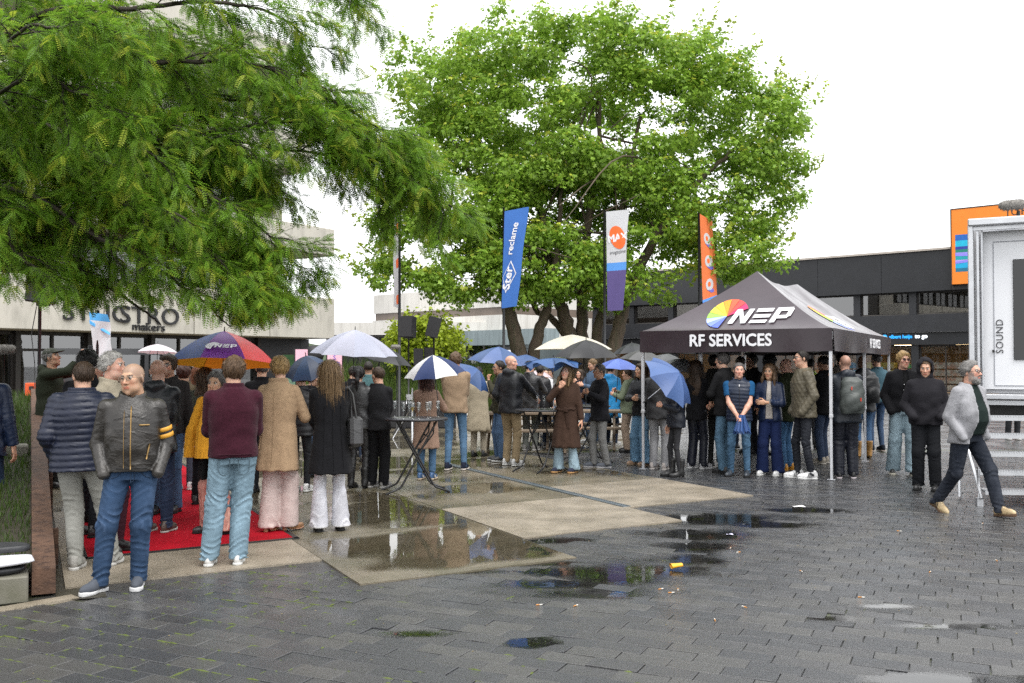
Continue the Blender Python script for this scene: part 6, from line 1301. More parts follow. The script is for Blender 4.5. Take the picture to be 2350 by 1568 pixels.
# ---- umbrellas
MSH = mat('umbrella_shaft', (.02, .02, .022), .35, .1); MST = mat('umbrella_steel_shaft', (.5, .5, .52), .3, .1, metal=.8)
UCM = {}
def ucloth(c):
    k = str(c)
    if k not in UCM: UCM[k] = mat('umbrella_cloth_%d' % len(UCM), c, .42, .08, 5, .15, 30, trans=.25)
    return UCM[k]
UBS = []
def umbrella(label, px, py, w_, depth, cols, tilt=0, away=0, n=8, rot=0.0, sag_=.34, length=.80, name='umbrella', steel=False, crook=True, tip=.05, dents=0.0, R0=None, group='umbrellas in the crowd'):
    R_ = R0 or w_/2*depth/FPX; p = D(px, py, depth); U = empty(name, p, label=label, cat='parasol' if name == 'parasol' else 'umbrella', group=group)
    U.rotation_euler = (R(-away), R(tilt), R(rot)); U.rotation_mode = 'XYZ'
    q = (Matrix.Rotation(R(tilt), 3, 'Y') @ Matrix.Rotation(R(-away), 3, 'X') @ Matrix.Rotation(R(rot), 3, 'Z')).to_euler(); U.rotation_euler = q
    dp = sag_*R_*1.25; nv = 8; nu = 8
    zf = lambda r: -dp*(.45*r+.55*r**2.4) if sag_ > .15 else -dp*r
    for k in range(n):
        a0 = 2*math.pi*k/n; da = 2*math.pi/n
        def fn(u, v):
            a = a0+da*u; e = math.cos(da/2)/math.cos(da*(u-.5)); sc = math.sin(math.pi*u); r = v*(1-(1-e)*v*1.5-.045*sc*v**3); z = zf(v)-.018*sc*v*(1-v)*4*R_+.012*sc*v**4*R_
            if dents: r *= 1-dents*.10*math.sin(3*a+k); z += dents*.05*math.sin(5*a+2*v+k)*v
            return (R_*r*math.cos(a), R_*r*math.sin(a), z)
        part('panel', ucloth(cols[k % len(cols)]), U, lambda m: m.grid(fn, nu, nv))
        part('rib', MSH, U, lambda m: m.tube([(R_*t*math.cos(a0)*.995, R_*t*math.sin(a0)*.995, zf(t)-.008) for t in np.linspace(.03, 1.015, 9)], .0028, 4))
    part('shaft', MST if steel else MSH, U, lambda m: m.tube([(0, 0, .0), (0, 0, -length*R_/.5*.9)], .006 if name == 'umbrella' else .022, 8)); part('tip', MSH, U, lambda m: m.tube([(0, 0, -.01), (0, 0, tip)], [.009, .005], 6))
    Lh = length*R_/.5*.9
    if name == 'umbrella': part('handle', MSH, U, lambda m: m.tube([(0, 0, -Lh), (0, 0, -Lh-.10)], .014, 8))
    U['R'] = R_; UBS.append(U); del U['R']; return U
NAVY, BLUE, LBL = (.022, .040, .085), (.065, .12, .27), (.11, .17, .36); OR_ = (.75, .25, .02)
nep = umbrella('large rainbow umbrella with white logo above the red carpet', 515, 760, 246, 11.4, [OR_, OR_, (.62, .30, .02), OR_, (.01, .07, .30), (.19, .035, .33), (.82, .05, .055), (.75, .2, .02)], away=7, rot=39, length=1.0, sag_=.50)
R_n = 246/2*11.4/FPX
def nepS(x, y):
    a = math.atan2(-1, 0)-R(22.5)+x; r = y; return (R_n*r*math.cos(a), R_n*r*math.sin(a)-.010, -.50*R_n*1.25*(.45*r+.55*r**2.4)+.004)
V, F, = [], []
logo(nep, lambda x, y: nepS((x)*1.05, .96-(y)*.62), .46, -.10, .33, MWL, wheel='white')
umbrella('small white umbrella above the heads by the parked van', 362, 790, 92, 17, [(.72, .66, .70), (.70, .66, .71)], away=5, length=.9)
umbrella('large silvery white umbrella left of the slim flag pole', 815, 757, 200, 13.6, [(.40, .42, .52), (.46, .47, .57)], away=-3, rot=10, tilt=3, length=1.0, sag_=.46)
umbrella('black umbrella tucked behind the silvery white one', 880, 792, 150, 14.6, [(.03, .03, .034)], tilt=14, away=-4, length=1.0, sag_=.35)
umbrella('dark navy umbrella tilted behind the long-haired woman', 702, 817, 118, 12.6, [NAVY, (.03, .06, .13)], away=-22, tilt=-6, rot=15, length=1.0, sag_=.55)
umbrella('navy and white segmented umbrella over the woman with auburn curls', 993, 815, 142, 13.5, [(.72, .72, .72), (.015, .035, .13)], away=-8, tilt=-6, rot=5, length=.9, sag_=.52)
umbrella('mid blue umbrella held low beside the beige trench coat', 1098, 848, 105, 16.3, [BLUE, (.05, .11, .29)], tilt=40, away=-12, length=1.0, sag_=.4)
umbrella('broad blue umbrella above the bald man', 1145, 796, 138, 18.0, [BLUE, LBL], tilt=6, away=-4, length=1.0, sag_=.42, rot=12)
umbrella('blue umbrella behind the leather jacket, right of the broad blue one', 1208, 814, 104, 19.5, [BLUE], away=-4, tilt=4, length=1.0, sag_=.35)
umbrella('sagging blue folding umbrella above the woman in the brown coat', 1270, 822, 136, 14.9, [(.045, .105, .26), (.05, .12, .30)], away=4, length=1.1, sag_=.24, dents=1.0, steel=True)
umbrella('black umbrella held by the grey-haired man in the dark jacket', 1345, 780, 152, 15.2, [(.022, .022, .024), (.03, .03, .032)], away=-3, length=1.0, sag_=.42, rot=11)
umbrella('bright blue umbrella over the olive jacket', 1420, 823, 98, 17.0, [(.10, .16, .50), (.13, .21, .58)], away=-4, tilt=3, length=1.0, sag_=.36)
umbrella('charcoal umbrella right of the black one', 1450, 787, 96, 19.5, [(.045, .048, .052)], tilt=-4, length=1.0, sag_=.4)
umbrella('dull grey umbrella poking out left of the tent leg', 1480, 803, 112, 18.0, [(.10, .10, .10), (.13, .13, .13)], tilt=8, length=1.0, sag_=.4)
umbrella('grey umbrella under the tent edge', 1535, 812, 118, 17.6, [(.14, .145, .15)], tilt=8, length=1.0, sag_=.38)
umbrella('ash grey umbrella behind the tilted blue one', 1570, 823, 120, 16.6, [(.20, .21, .22), (.15, .155, .16)], tilt=12, length=1.0, sag_=.4)
umbrella('blue umbrella tilted to the side in front of the tent leg', 1560, 855, 150, 14.0, [(.085, .155, .36), (.07, .13, .32)], tilt=47, away=-26, rot=10, length=.75, sag_=.40, steel=True)
umbrella('pinkish white umbrella behind the black puffer jacket', 1240, 850, 60, 22, [(.62, .52, .56)], tilt=10, length=1.0)
umbrella('cream market parasol behind the black umbrella', 1313, 768, 200, 25, [(.70, .66, .56)], n=6, name='parasol', length=1.0, sag_=.28, tip=.08, rot=30, group='parasols')
umbrella('lime green parasol low behind the crowd', 1340, 815, 150, 28, [(.30, .45, .08)], n=6, name='parasol', length=1.0, sag_=.07, rot=20, group='parasols')
# ---- bar tables and glasses
MTB = mat('black_table_top', (.022, .022, .026), .32, .2, 6, .08, 60); MTL = mat('black_table_leg', (.016, .016, .018), .4, .15, 8)
def bar_table(px, py, label, rz, Rt=.42, Ht=.975):
    b = G(px, py); T = empty('bar_table', b, rz, label=label, cat='table', group='folding bar tables')
    part('table_top', MTB, T, lambda m: m.lathe([(0, Ht-.03), (Rt-.01, Ht-.03), (Rt, Ht-.022), (Rt, Ht-.006), (Rt-.008, Ht), (0, Ht)], 48))
    for sx in (-1, 1):
        yy = .17 if sx > 0 else .215
        def fr(m):
            for sy in (-1, 1): m.tube([(-sx*.24, sy*yy, Ht-.03), (-sx*.205, sy*yy, Ht-.10), (sx*.20, sy*yy, .13), (sx*.235, sy*yy, .085), (sx*.42, sy*(yy+.03), .016)], .0135, 8)
            m.tube([(-sx*.14, -yy, Ht-.235), (-sx*.14, yy, Ht-.235)], .011, 6); m.tube([(sx*.14, -yy, .26), (sx*.14, yy, .26)], .010, 6) if sx > 0 else None
        part('leg_frame', MTL, T, fr)
    for sx in (-1, 1): part('lock_bar', MTL, T, lambda m: m.tube([(.21, sx*.19, Ht-.05), (.20, sx*.19, Ht-.20), (.10, sx*.19, Ht-.33), (.05, sx*.19, Ht-.38)], .010, 6))
    return T
BT1 = bar_table(954, 1130, 'black folding bar table with champagne glasses', R(14)); bar_table(1243, 1082, 'black folding bar table beside the woman in the brown coat', R(50)); bar_table(1345, 1062, 'black folding bar table hidden behind the woman in the brown coat', R(10))
GM = glass_mat('drinking_glass', (.90, .92, .92), .02, ior=1.9)
gprof = [(.034, 0), (.034, .003), (.006, .008), (.004, .02), (.004, .085), (.010, .10), (.024, .135), (.031, .165), (.029, .195), (.025, .215), (.0235, .215), (.027, .195), (.029, .165), (.022, .137), (.006, .104), (.0, .102)]
gm_ = MB(); gm_.lathe(gprof, 18); GME = make_mesh('glass_body', np.vstack(gm_.V), gm_.F, GM)
wm_ = MB(); wm_.lathe([(0, .106), (.006, .106), (.021, .137), (.027, .155), (0, .155)], 16); WME = make_mesh('wine', np.vstack(wm_.V), wm_.F, glass_mat('pale_wine', (.9, .78, .45), .0, ior=1.33))
GL = [(905, 957, 'leftmost champagne glass on the near bar table', 0), (921, 963, 'second champagne glass from the left on the near bar table', 0), (940, 959, 'champagne glass half hidden behind the filled one', 0), (944, 964, 'champagne glass still holding pale wine on the near bar table', 1), (961, 962, 'champagne glass right of the filled one on the near bar table', 0), (981, 961, 'near glass of the touching pair on the near bar table', 0), (987, 959, 'far glass of the touching pair on the near bar table', 0), (1005, 957, 'rightmost champagne glass on the near bar table', 0)]
for px_, py_, lb, w_ in GL:
    p = G(px_, py_, .976); c = Vector((BT1.location.x, BT1.location.y, .976)); dv = p-c
    if dv.length > .36: p = c+dv*(.36/dv.length)
    g_ = empty('champagne_glass', p, label=lb, cat='glass', group='champagne glasses'); obj('bowl', GME, g_)
    if w_: obj('wine', WME, g_)
for px_, lb in ((1234, 'left of the two champagne glasses beside the brown coat'), (1249, 'right of the two champagne glasses beside the brown coat')):
    p = D(px_, 940, G(1243, 1082).y-.05); p.z = .976; g_ = empty('champagne_glass', p, label=lb, cat='glass', group='champagne glasses'); obj('bowl', GME, g_)
# ---- picnic tables
MWD = mat('weathered_timber', (.17, .125, .085), .7, .3, 5, .4, 40, stretch=(.4, 4, 4), dirt=(.09, .075, .055), dscale=6)
def picnic(loc, rz, label):
    T = empty('picnic_table', loc, rz, label=label, cat='picnic table', group='picnic tables')
    for k in range(5): part('plank', MWD, T, lambda m: m.box((0, -.30+.15*k, .74), (1.9, .138, .045), None, .006))
    for sy in (-1, 1):
        for k in range(2): part('bench_plank', MWD, T, lambda m: m.box((0, sy*(.62+.145*k), .44), (1.9, .135, .045), None, .006))
    for sx in (-.65, .65):
        for sy in (-1, 1): part('leg', MWD, T, lambda m: m.box((sx, sy*.42, .355), (.045, .12, .86), rotm(sy*R(32), 0, 0), .005))
        part('cross_beam', MWD, T, lambda m: (m.box((sx+.05, 0, .40), (.045, 1.5, .11)), m.box((sx+.05, 0, .69), (.045, .70, .09))))
    return T
picnic(G(1205, 1036), R(8), 'weathered picnic table behind the bald man'); picnic(G(1335, 1028), R(-6), 'weathered picnic table behind the woman in the brown coat'); picnic(G(1240, 1000), R(4), 'farther picnic table carrying the flower pot')
FP = empty('flower_pot', G(1216, 996)+Vector((0, 0, .765)), label='pot of pink and white flowers on the picnic table', cat='flowers')
part('pot', M_CURB, FP, lambda m: m.lathe([(0, 0), (.08, 0), (.11, .14), (.0, .14)], 14)); rr = np.random.default_rng(4)
def leaves(m):
    for k in range(220):
        a = rr.uniform(0, 6.28); r_ = rr.uniform(.02, .24); z = .12+rr.uniform(0, .28); p = np.array([r_*math.cos(a), r_*math.sin(a), z]); d = rr.normal(0, .045, 3); e = rr.normal(0, .02, 3); m.add([p, p+d+e, p+d*1.7, p+d-e], [(0, 1, 2, 3)])
part('foliage', mat('plant_leaf', (.06, .16, .02), .5, .3, 20, trans=.3), FP, leaves)
for k in range(34):
    a = rr.uniform(0, 6.28); r_ = rr.uniform(0, .22); p = (r_*math.cos(a), r_*math.sin(a), rr.uniform(.22, .50)); V, F = uvsphere((0, 0, 0), .022, 6, 4); part('flower', mat('flower_%d' % (k % 3), [(.75, .35, .4), (.8, .78, .72), (.75, .55, .6)][k % 3], .6, .2, 30), FP, lambda m: m.add(V*np.array([1, 1, .7])+np.array(p), [tuple(f) for f in F]))
# ---- loudspeakers, stands, stage boxes
MSP = mat('black_speaker', (.012, .012, .014), .55, .2, 10, .15, 200)
def speaker(px, y0, y1, wpx, depth, label, tilt=0, pitch=0, pole=True, yaw=0):
    p = D(px, (y0+y1)/2, depth); h_ = (y1-y0)*depth/FPX; w_ = wpx*depth/FPX; S_ = empty('loudspeaker', (p.x, p.y, 0), R(yaw), label=label, cat='loudspeaker', group='loudspeakers'); Rm = rotm(R(pitch), R(tilt), 0); c = np.array([0, 0, p.z])
    def bx(m): m.add(np.array([(sx*w_/2*(1 if sy < 0 else .72), sy*w_*.45, sz*h_/2) for sx in (-1, 1) for sy in (-1, 1) for sz in (-1, 1)]) @ Rm.T+c, [(0, 1, 3, 2), (4, 6, 7, 5), (0, 4, 5, 1), (2, 3, 7, 6), (0, 2, 6, 4), (1, 5, 7, 3)])
    part('cabinet', MSP, S_, bx); part('grille', mat('speaker_grille', (.02, .02, .022), .7, .3, 300), S_, lambda m: m.box(tuple(c+Rm @ np.array([0, -w_*.46, 0])), (w_*.94, .012, h_*.95), Rm))
    if pole: part('stand_pole', MTL, S_, lambda m: (m.tube([(0, 0, .6), (0, 0, p.z-h_*.45)], .022, 8), m.box((0, 0, p.z-h_*.52), (.16, .12, .03)))); [part('stand_leg', MTL, S_, lambda m: m.tube([(0, 0, .75), (.55*math.cos(a), .55*math.sin(a), .02)], .014, 6)) for a in (.3, 2.4, 4.5)]
    return S_
speaker(938, 727, 775, 33, 23, 'black loudspeaker on a stand, just right of the white edge-on flag', 0, -4, yaw=-22); speaker(996, 728, 774, 30, 23.4, 'tilted black loudspeaker on a stand above the navy and white umbrella', 14, 4)
speaker(961, 800, 838, 22, 23.8, 'lower black loudspeaker between the two stands', 0, 0); speaker(985, 798, 838, 22, 23.9, 'lower black loudspeaker under the tilted one', 0, 0)
for px_, w_, lb in ((925, 1.0, 'wide black stage box behind the near bar table'), (1010, .8, 'narrower black stage box behind the auburn-haired woman')):
    q = G(px_, 985); T = empty('stage_box', q, label=lb, cat='case'); part('case_body', MSP, T, lambda m: m.box((0, .3, .36), (w_, .6, .72), None, .02)); part('grille', mat('speaker_grille', (.02, .02, .022)), T, lambda m: m.box((0, -.01, .36), (w_*.9, .015, .62)))
q = G(946, 1010); T = empty('crank_stand', q, label='silver crank stand behind the near bar table', cat='stand'); part('mast', MAL, T, lambda m: m.tube([(0, 0, 0), (0, 0, 1.15)], .022, 8)); part('winch', MAL, T, lambda m: (m.box((-.06, -.03, .95), (.14, .08, .12)), m.tube([(-.12, -.07, .95), (-.12, -.07, .80)], .01, 6))); [part('stand_leg', MAL, T, lambda m: m.tube([(0, 0, .75), (.5*math.cos(a), .5*math.sin(a), .02)], .012, 6)) for a in (.6, 2.7, 4.8)]
MK2 = empty('boom_microphone', D(908, 796, 22.5), label='small grey furry microphone in front of the edge-on flag pole', cat='microphone'); fm = MB(); fur(fm, .24, .055, 300); fm.build('windshield', MFUR, MK2); part('mount', M_BLACK, MK2, lambda m: m.tube([(.02, 0, 0), (.03, .02, -2.0)], .012, 6))
MK3 = empty('boom_microphone', D(12, 801, 12), label='furry grey microphone on a stand at the left edge', cat='microphone'); fm = MB(); fur(fm, .26, .06, 500); fm.build('windshield', MFUR, MK3); part('mount', M_BLACK, MK3, lambda m: m.tube([(-.02, 0, 0), (-.01, .02, -1.0)], .012, 6))
T = empty('lamp_stand', D(90, 836, 17)*1, label='black lamp stand with covered lamp head in front of the concrete building', cat='stand'); T.location.z = 0
part('mast', MTL, T, lambda m: m.tube([(0, 0, 0), (0, 0, 2.75)], .03, 8)); part('lamp_head', MSP, T, lambda m: (m.box((.03, 0, 3.0), (.42, .35, .48), rotm(0, R(8), 0), .03), m.box((.06, 0, 2.74), (.2, .12, .06)))); part('cable', M_BLACK, T, lambda m: m.tube([(-.04, -.04, 2.7), (-.12, -.05, 2.2), (-.06, -.04, 1.7), (-.05, -.04, .9)], .008, 5))
T = empty('covered_lamp', G(720, 985), label='black covered stage lamp left of the silvery white umbrella', cat='lamp'); T.location.z = 0; part('lamp_head', MSP, T, lambda m: (m.lathe([(0, 1.72), (.20, 1.74), (.26, 1.9), (.22, 2.08), (.1, 2.16), (0, 2.17)], 14), m.box((0, 0, 1.64), (.5, .3, .14), None, .03))); part('mast', MTL, T, lambda m: m.tube([(0, 0, 0), (0, 0, 1.6)], .03, 8))
MPK = mat('pink_poster', '#e9b7c8', .6, .08, 3); MPT = mat('violet_print', '#5a4fc4', .6, .05)
for px_, txt, lb in ((768, 'S\nITER', 'pink notice board with violet print behind the navy umbrella'), (692, 'E', 'small pink notice sheet beside the concrete building entrance')):
    T = empty('notice_board', D(px_, 836, 24), label=lb, cat='notice'); T.location.z = 0; part('sheet', MPK, T, lambda m: m.box((0, 0, 1.72), (.36 if px_ > 700 else .3, .03, .66))); part('post', MTL, T, lambda m: (m.tube([(0, .04, 0), (0, .04, 2.0)], .02, 6), m.box((0, .025, 1.72), (.39, .02, .70)))); lettering(txt, .16, MPT, T, (0, -.02, 1.76), (1, 0, 0), (0, 0, 1), extrude=.001)
q = G(76, 1000); T = empty('orange_case', q, label='orange cable case standing behind the lawn', cat='case'); part('case_body', mat('orange_plastic', (.65, .09, .02), .5, .1, 5), T, lambda m: m.box((0, 0, .62), (.30, .26, 1.24), None, .02)); part('cable', M_BLACK, T, lambda m: (m.tube([(.02, -.14, 1.05), (.04, -.16, .9), (-.01, -.15, .75)], .02, 6), m.box((.02, -.15, 1.12), (.09, .05, .09))))
# ---- dark van in front of the concrete building
VN = empty('parked_van', (D(330, 836, 25).x, 25.5, 0), R(14), label='black parked van behind the small white umbrella', cat='van')
MVB = mat('black_car_paint', (.012, .013, .015), .2, .1, 2, coat=.8); prof = [(-2.4, .35), (2.35, .35), (2.4, .8), (2.1, 1.15), (1.25, 1.30), (.55, 1.98), (.2, 2.08), (-2.2, 2.08), (-2.45, 1.9), (-2.5, .8)]
part('body', MVB, VN, lambda m: m.poly([(x, -.92, z) for x, z in prof], (0, 1.84, 0)))
for a, b, lb in (((.05, 1.35), (.95, 1.92), 0), ((-1.1, 1.35), (-.05, 1.92), 0), ((-2.25, 1.35), (-1.2, 1.92), 0)): part('window', M_GLASS, VN, lambda m: m.poly([(a[0], -.935, a[1]), (b[0] if b[0] < .5 else 1.1, -.935, a[1]), (b[0] if b[0] < .5 else .52, -.935, b[1]), (a[0], -.935, b[1])]))
part('windscreen', M_GLASS, VN, lambda m: m.quad((1.27, -.8, 1.32), (1.27, .8, 1.32), (.60, .72, 1.97), (.60, -.72, 1.97)))
for x in (-1.5, 1.55):
    for y in (-.86, .86):
        wl = part('wheel', M_BLACK, VN, lambda m: m.lathe([(0, -.11), (.30, -.11), (.34, -.07), (.34, .07), (.30, .11), (0, .11)], 20, (x, y, .34), rotm(R(90), 0, 0))); part('rim', MAL, wl, lambda m: m.lathe([(0, -.117), (.19, -.117), (.20, -.10)], 16, (x, y, .34), rotm(R(90) if y > 0 else R(90), 0, 0)))
for y in (-.6, .6): part('headlight', MAL, VN, lambda m: m.box((2.33, y, .92), (.12, .36, .16), None, .02))
# ---- pipes on the far terrace
T = empty('roof_duct', D(1165, 830, 50), label='bundle of silver ventilation ducts left of the maple trunk', cat='duct'); T.location.z = 0
part('duct', MAL, T, lambda m: (m.tube([(-.6, 0, 2.1), (.2, 0, 2.15), (.7, 0, 2.0), (1.0, 0, 1.6), (1.1, 0, .2)], .28, 12), m.tube([(-.9, .2, 1.3), (.5, .2, 1.3)], .16, 10)))
for x in (-.5, .2, .9, 1.3): part('rail', MTL, T, lambda m: (m.tube([(x, -.4, 0), (x, -.4, 2.6)], .025, 6), m.tube([(-.8, -.4, 2.5), (1.4, -.4, 2.5)], .02, 6) if x < 0 else None))
# ============================================================ THE CROWD
dn = lambda c: cloth('denim', c); ct = lambda c: cloth('cotton', c); wl = lambda c: cloth('wool', c); ny = lambda c: cloth('nylon', c); lt = lambda c: cloth('leather', c); kn = lambda c: cloth('knit', c); tw = lambda c: cloth('twill', c)
JL, JM, JD, JB, JG = (.19, .29, .36), (.050, .095, .175), (.016, .030, .065), (.009, .010, .013), (.17, .17, .175)
WS = dict(kind='sneaker', mat=lt((.62, .62, .61)), sole=ct((.66, .66, .64))); BS = dict(kind='leather', mat=lt((.012, .012, .013)), sole=ct((.02, .02, .02))); GS = dict(kind='trainer', mat=ct((.30, .29, .28)), sole=ct((.55, .54, .52)))
BK = (.009, .009, .011); NV = (.012, .017, .034)
# --- left group on and by the red carpet
i = person(184, 1306, 836, 172, 'man in navy quilted jacket and pale grey trousers seen from behind', hairs='short_1', hairc='brown', turn=25, upper=dict(mat=ny((.012, .016, .034)), quilt=.052, hem=.84, ease=.075, collar='stand'), lower=dict(mat=tw((.33, .33, .30)), fit='straight', wr=.007), shoes=dict(kind='trainer', mat=ct((.40, .39, .36)), sole=ct((.62, .61, .58))), arms=('jpocket', 'pocket'), build=1.12, stance=((-.25, -.06, 14), (.03, .06, 10)))
i = person(300, 1350, 838, -4, 'man in black leather jacket with yellow arm stripes and glasses', hairs='buzz', hairc='salt', skin='olive', turn=-30, nod=3, headk='o', upper=dict(mat=lt((.020, .017, .014)), hem=.925, ease=.034, collar='stand', wr=.005), lower=dict(mat=dn((.030, .062, .125)), fit='straight', wr=.009), shoes=dict(kind='trainer', mat=ct((.09, .10, .12)), sole=ct((.66, .66, .66))), arms=('pocket', 'pocket'), build=1.10, belly=.018, glasses='wire', stance=((-.22, -.06, 38), (.055, .03, 4)))
jeans_detail(i, (.030, .062, .125)); on_coat(i, 'seam', [(x, 1.36-.25*abs(x)) for x in np.linspace(-.14, .14, 12)], M_BLACK, .0022); on_coat(i, 'hem_seam', [(x, .955) for x in np.linspace(-.13, .13, 14)], M_BLACK, .0025)
MY = mat('yellow_leather', (.62, .30, .03), .5, .15, 20); MZ = mat('brass_zip', (.30, .19, .07), .4, .3, 60, metal=.5)
arm_ring(i, 1, .60, MY, .069, .016); arm_ring(i, 1, .78, MY, .068, .016)
on_coat(i, 'front_zip', [(.0, z) for z in np.linspace(.945, 1.43, 16)], MZ, .005); on_coat(i, 'pocket_zip', [(x, 1.285) for x in np.linspace(.06, .135, 5)], MZ, .006); on_coat(i, 'pocket_zip', [(.115+.006*k, 1.02+.03*k) for k in range(5)], MZ, .006); on_coat(i, 'seam', [(-.05, z) for z in np.linspace(.95, 1.40, 14)], MZ, .002)
person(252, 1270, 820, 62, 'white-haired older man in a cream jacket with tan collar', hairs='swept_2', hairc='white', headk='o', skin='pink', upper=dict(mat=tw((.42, .37, .28)), hem=.86, collar='stand'), lower=dict(mat=tw((.045, .012, .020))), shoes=BS, arms=('front', 'front'))
person(196, 1236, 815, 150, 'person with bushy black hair partly hidden by the navy quilted jacket', hairs='curly_1', hairc='black', turn=20, upper=dict(mat=wl(BK)), lower=dict(mat=tw(JB)), shoes=BS)
person(212, 1196, 832, 40, 'dark-haired person peering past the white-haired man', hairs='mop_2', hairc='dark', turn=10, upper=dict(mat=wl((.012, .012, .014))), lower=dict(mat=tw(JB)), shoes=BS)
i = person(112, 1120, 806, 68, 'man in dark green jacket and cap filming with a raised phone', hairs='short_2', hairc='grey', skin='tan', turn=0, nod=-12, upper=dict(mat=ct((.022, .028, .016)), hem=.80, hood='down', ease=.045, collar='rib'), lower=dict(mat=tw((.012, .014, .012)), fit='loose'), shoes=BS, arms=('phone', 'phone'))
mc = mat('dark_green_cap', (.025, .030, .020), .85, .15, 20, .2, 200); g9 = Gd((-.10, -.20, .02), (.10, .13, .16), .007); dc = g9.ell((0, .012, .045), (.088, .106, .088)); dc = np.maximum(dc, .055-g9.z); dc = np.minimum(dc, np.maximum(g9.ell((0, -.095, .062), (.070, .085, .014)), g9.y-.0)); v, f = surf(dc, g9); obj('cap', make_mesh('cap', i['toworld'](v), f, mc), i['P'])
c = (W(i, i['wr'][0])+W(i, i['wr'][1]))/2+Vector((.08, -.0, .07)); ph = empty('phone', c, R(68), label='dark phone held up by the man in the cap', cat='phone'); part('phone_body', mat('dark_phone', (.02, .022, .026), .2, .1), ph, lambda m: m.box((0, 0, 0), (.078, .010, .16), None, .004)); part('screen', emit_mat('phone_screen', (.30, .35, .33), .25), ph, lambda m: m.box((0, .0065, 0), (.070, .002, .148)))
person(358, 1226, 834, 165, 'bald man in black hooded rain jacket behind the leather jacket', hairs='buzz', hairc='brown', skin='pink', turn=10, upper=dict(mat=ny((.014, .016, .020)), hood='down', hem=.82, collar='rib', ease=.04), lower=dict(mat=dn(JD)), shoes=dict(kind='leather', mat=lt((.06, .04, .03)), sole=ct((.5, .48, .45))), arms=('front', 'front'))
person(384, 1180, 823, -10, 'man with glasses and dark beard facing the camera behind the bald man', hairs='mop_3', hairc='brown', beard='stubble', glasses='thick', turn=-15, upper=dict(mat=wl((.03, .028, .028))), lower=dict(mat=dn(JM)), shoes=BS)
person(420, 1128, 846, 170, 'person in khaki jacket and grey-blue jeans with white trainers', hairs='mop_1', hairc='auburn', turn=-20, upper=dict(mat=tw((.115, .088, .052)), hem=.82, ease=.04), lower=dict(mat=dn((.06, .075, .11)), fit='straight'), shoes=WS, arms=('hold', 'hipf'))
person(455, 1100, 846, 160, 'ginger-haired woman in brown coat under the rainbow umbrella', sex='f', hairs='long_1', hairc='ginger', upper=dict(mat=wl((.08, .05, .035)), hem=.75), lower=dict(mat=tw(JB)), shoes=BS)
person(468, 1160, 852, 172, 'woman with long straight brown hair in a sage jacket', sex='f', hairs='long_2', hairc='lbrown', upper=dict(mat=tw((.10, .11, .085)), hem=.62, flare=.02), lower=dict(mat=tw(JB)), shoes=BS)
i = person(498, 1228, 866, -52, 'smiling grey-haired woman with mustard scarf and striped trousers', sex='f', hairs='updo_1', hairc='salt', headk='o', skin='olive', turn=25, upper=dict(type='coat', mat=wl((.012, .012, .013)), hem=.60, ease=.045, flare=.03, open=.03, collar='lapel'), lower=dict(mat=mat('striped_linen', (.40, .15, .12), .85, .5, 20, .2, 100, stretch=(5, 5, .15), dirt=(.62, .45, .36), dscale=9), fit='wide', wr=.006), shoes=BS, arms=('hipf', 'hipf'), build=1.08)
msc = mat('mustard_scarf', (.60, .27, .012), .9, .25, 30, .5, 160, stretch=(3, 3, .6)); sx = []
g9 = Gd((-.2, -.33, .75), (.2, .2, 1.56), .012); nk = i['neck']; dsc = np.abs(np.sqrt(g9.x**2+(g9.y-nk[1])**2)-.095+.35*(g9.z-nk[2]))-.022; dsc = np.maximum(dsc, np.abs(g9.z-nk[2]-.0)-.055)
for q, xx in enumerate((-.075, .05)): dsc = smin(dsc, g9.cone((xx, -.13, nk[2]-.04), (xx*1.2, -.215, 1.15*i['s']), .055, .062, .008, 45, None, q), .03); dsc = smin(dsc, np.maximum(g9.cone((xx*1.2, -.215, 1.15*i['s']), (xx*1.5, -.235, .84*i['s']), .062, .07, .010, 8, None, q)+.006*np.sin(g9.x*150), .80*i['s']-g9.z), .02)
v, f = surf(dsc, g9); obj('scarf', make_mesh('scarf', v, f, msc), i['P'])
i = person(533, 1297, 828, 184, 'man in maroon fleece sweater and light blue jeans from behind', hairs='mop_4', hairc='lbrown', turn=4, upper=dict(type='sweater', mat=kn((.050, .010, .020)), hem=.915, ease=.040, collar='turn', wr=.005), lower=dict(mat=dn((.20, .30, .37)), fit='loose', wr=.009, hem=.05), shoes=WS, arms=('cross', 'cross'), build=1.06, stance=((-.045, .02, 10), (.19, .0, 12)))
jeans_detail(i, (.20, .30, .37), True); mrb = kn((.040, .008, .016)); on_coat(i, 'rib_hem', [(x, .945) for x in np.linspace(-.15, .15, 16)], mrb, .004, True)
person(600, 1130, 832, 180, 'man with cropped grey hair in dark jacket behind the maroon sweater', hairs='short_3', hairc='salt', upper=dict(mat=wl(BK)), lower=dict(mat=tw(JB)), shoes=BS)
i = person(638, 1222, 829, 158, 'woman in camel coat and pale pink trousers with curled blond hair', sex='f', hairs='curly_2', hairc='blond', turn=25, nod=8, upper=dict(type='coat', mat=wl((.44, .30, .185)), hem=.62, ease=.045, flare=.012, collar='roll', wr=.004), lower=dict(mat=tw((.62, .50, .47)), fit='wide', wr=.006), shoes=dict(kind='heel', mat=lt((.38, .20, .10)), sole=lt((.30, .15, .08))), arms=('hold', 'hold'), build=1.02, stance=((-.09, -.05, 30), (.08, .06, 10)))
mcs = wl((.36, .24, .145)); on_coat(i, 'back_seam', [(0.0, z) for z in np.linspace(.66, 1.40, 20)], mcs, .0022, True); on_coat(i, 'pocket_welt', [(.125, .98), (.14, .90), (.15, .84)], mcs, .005, True)
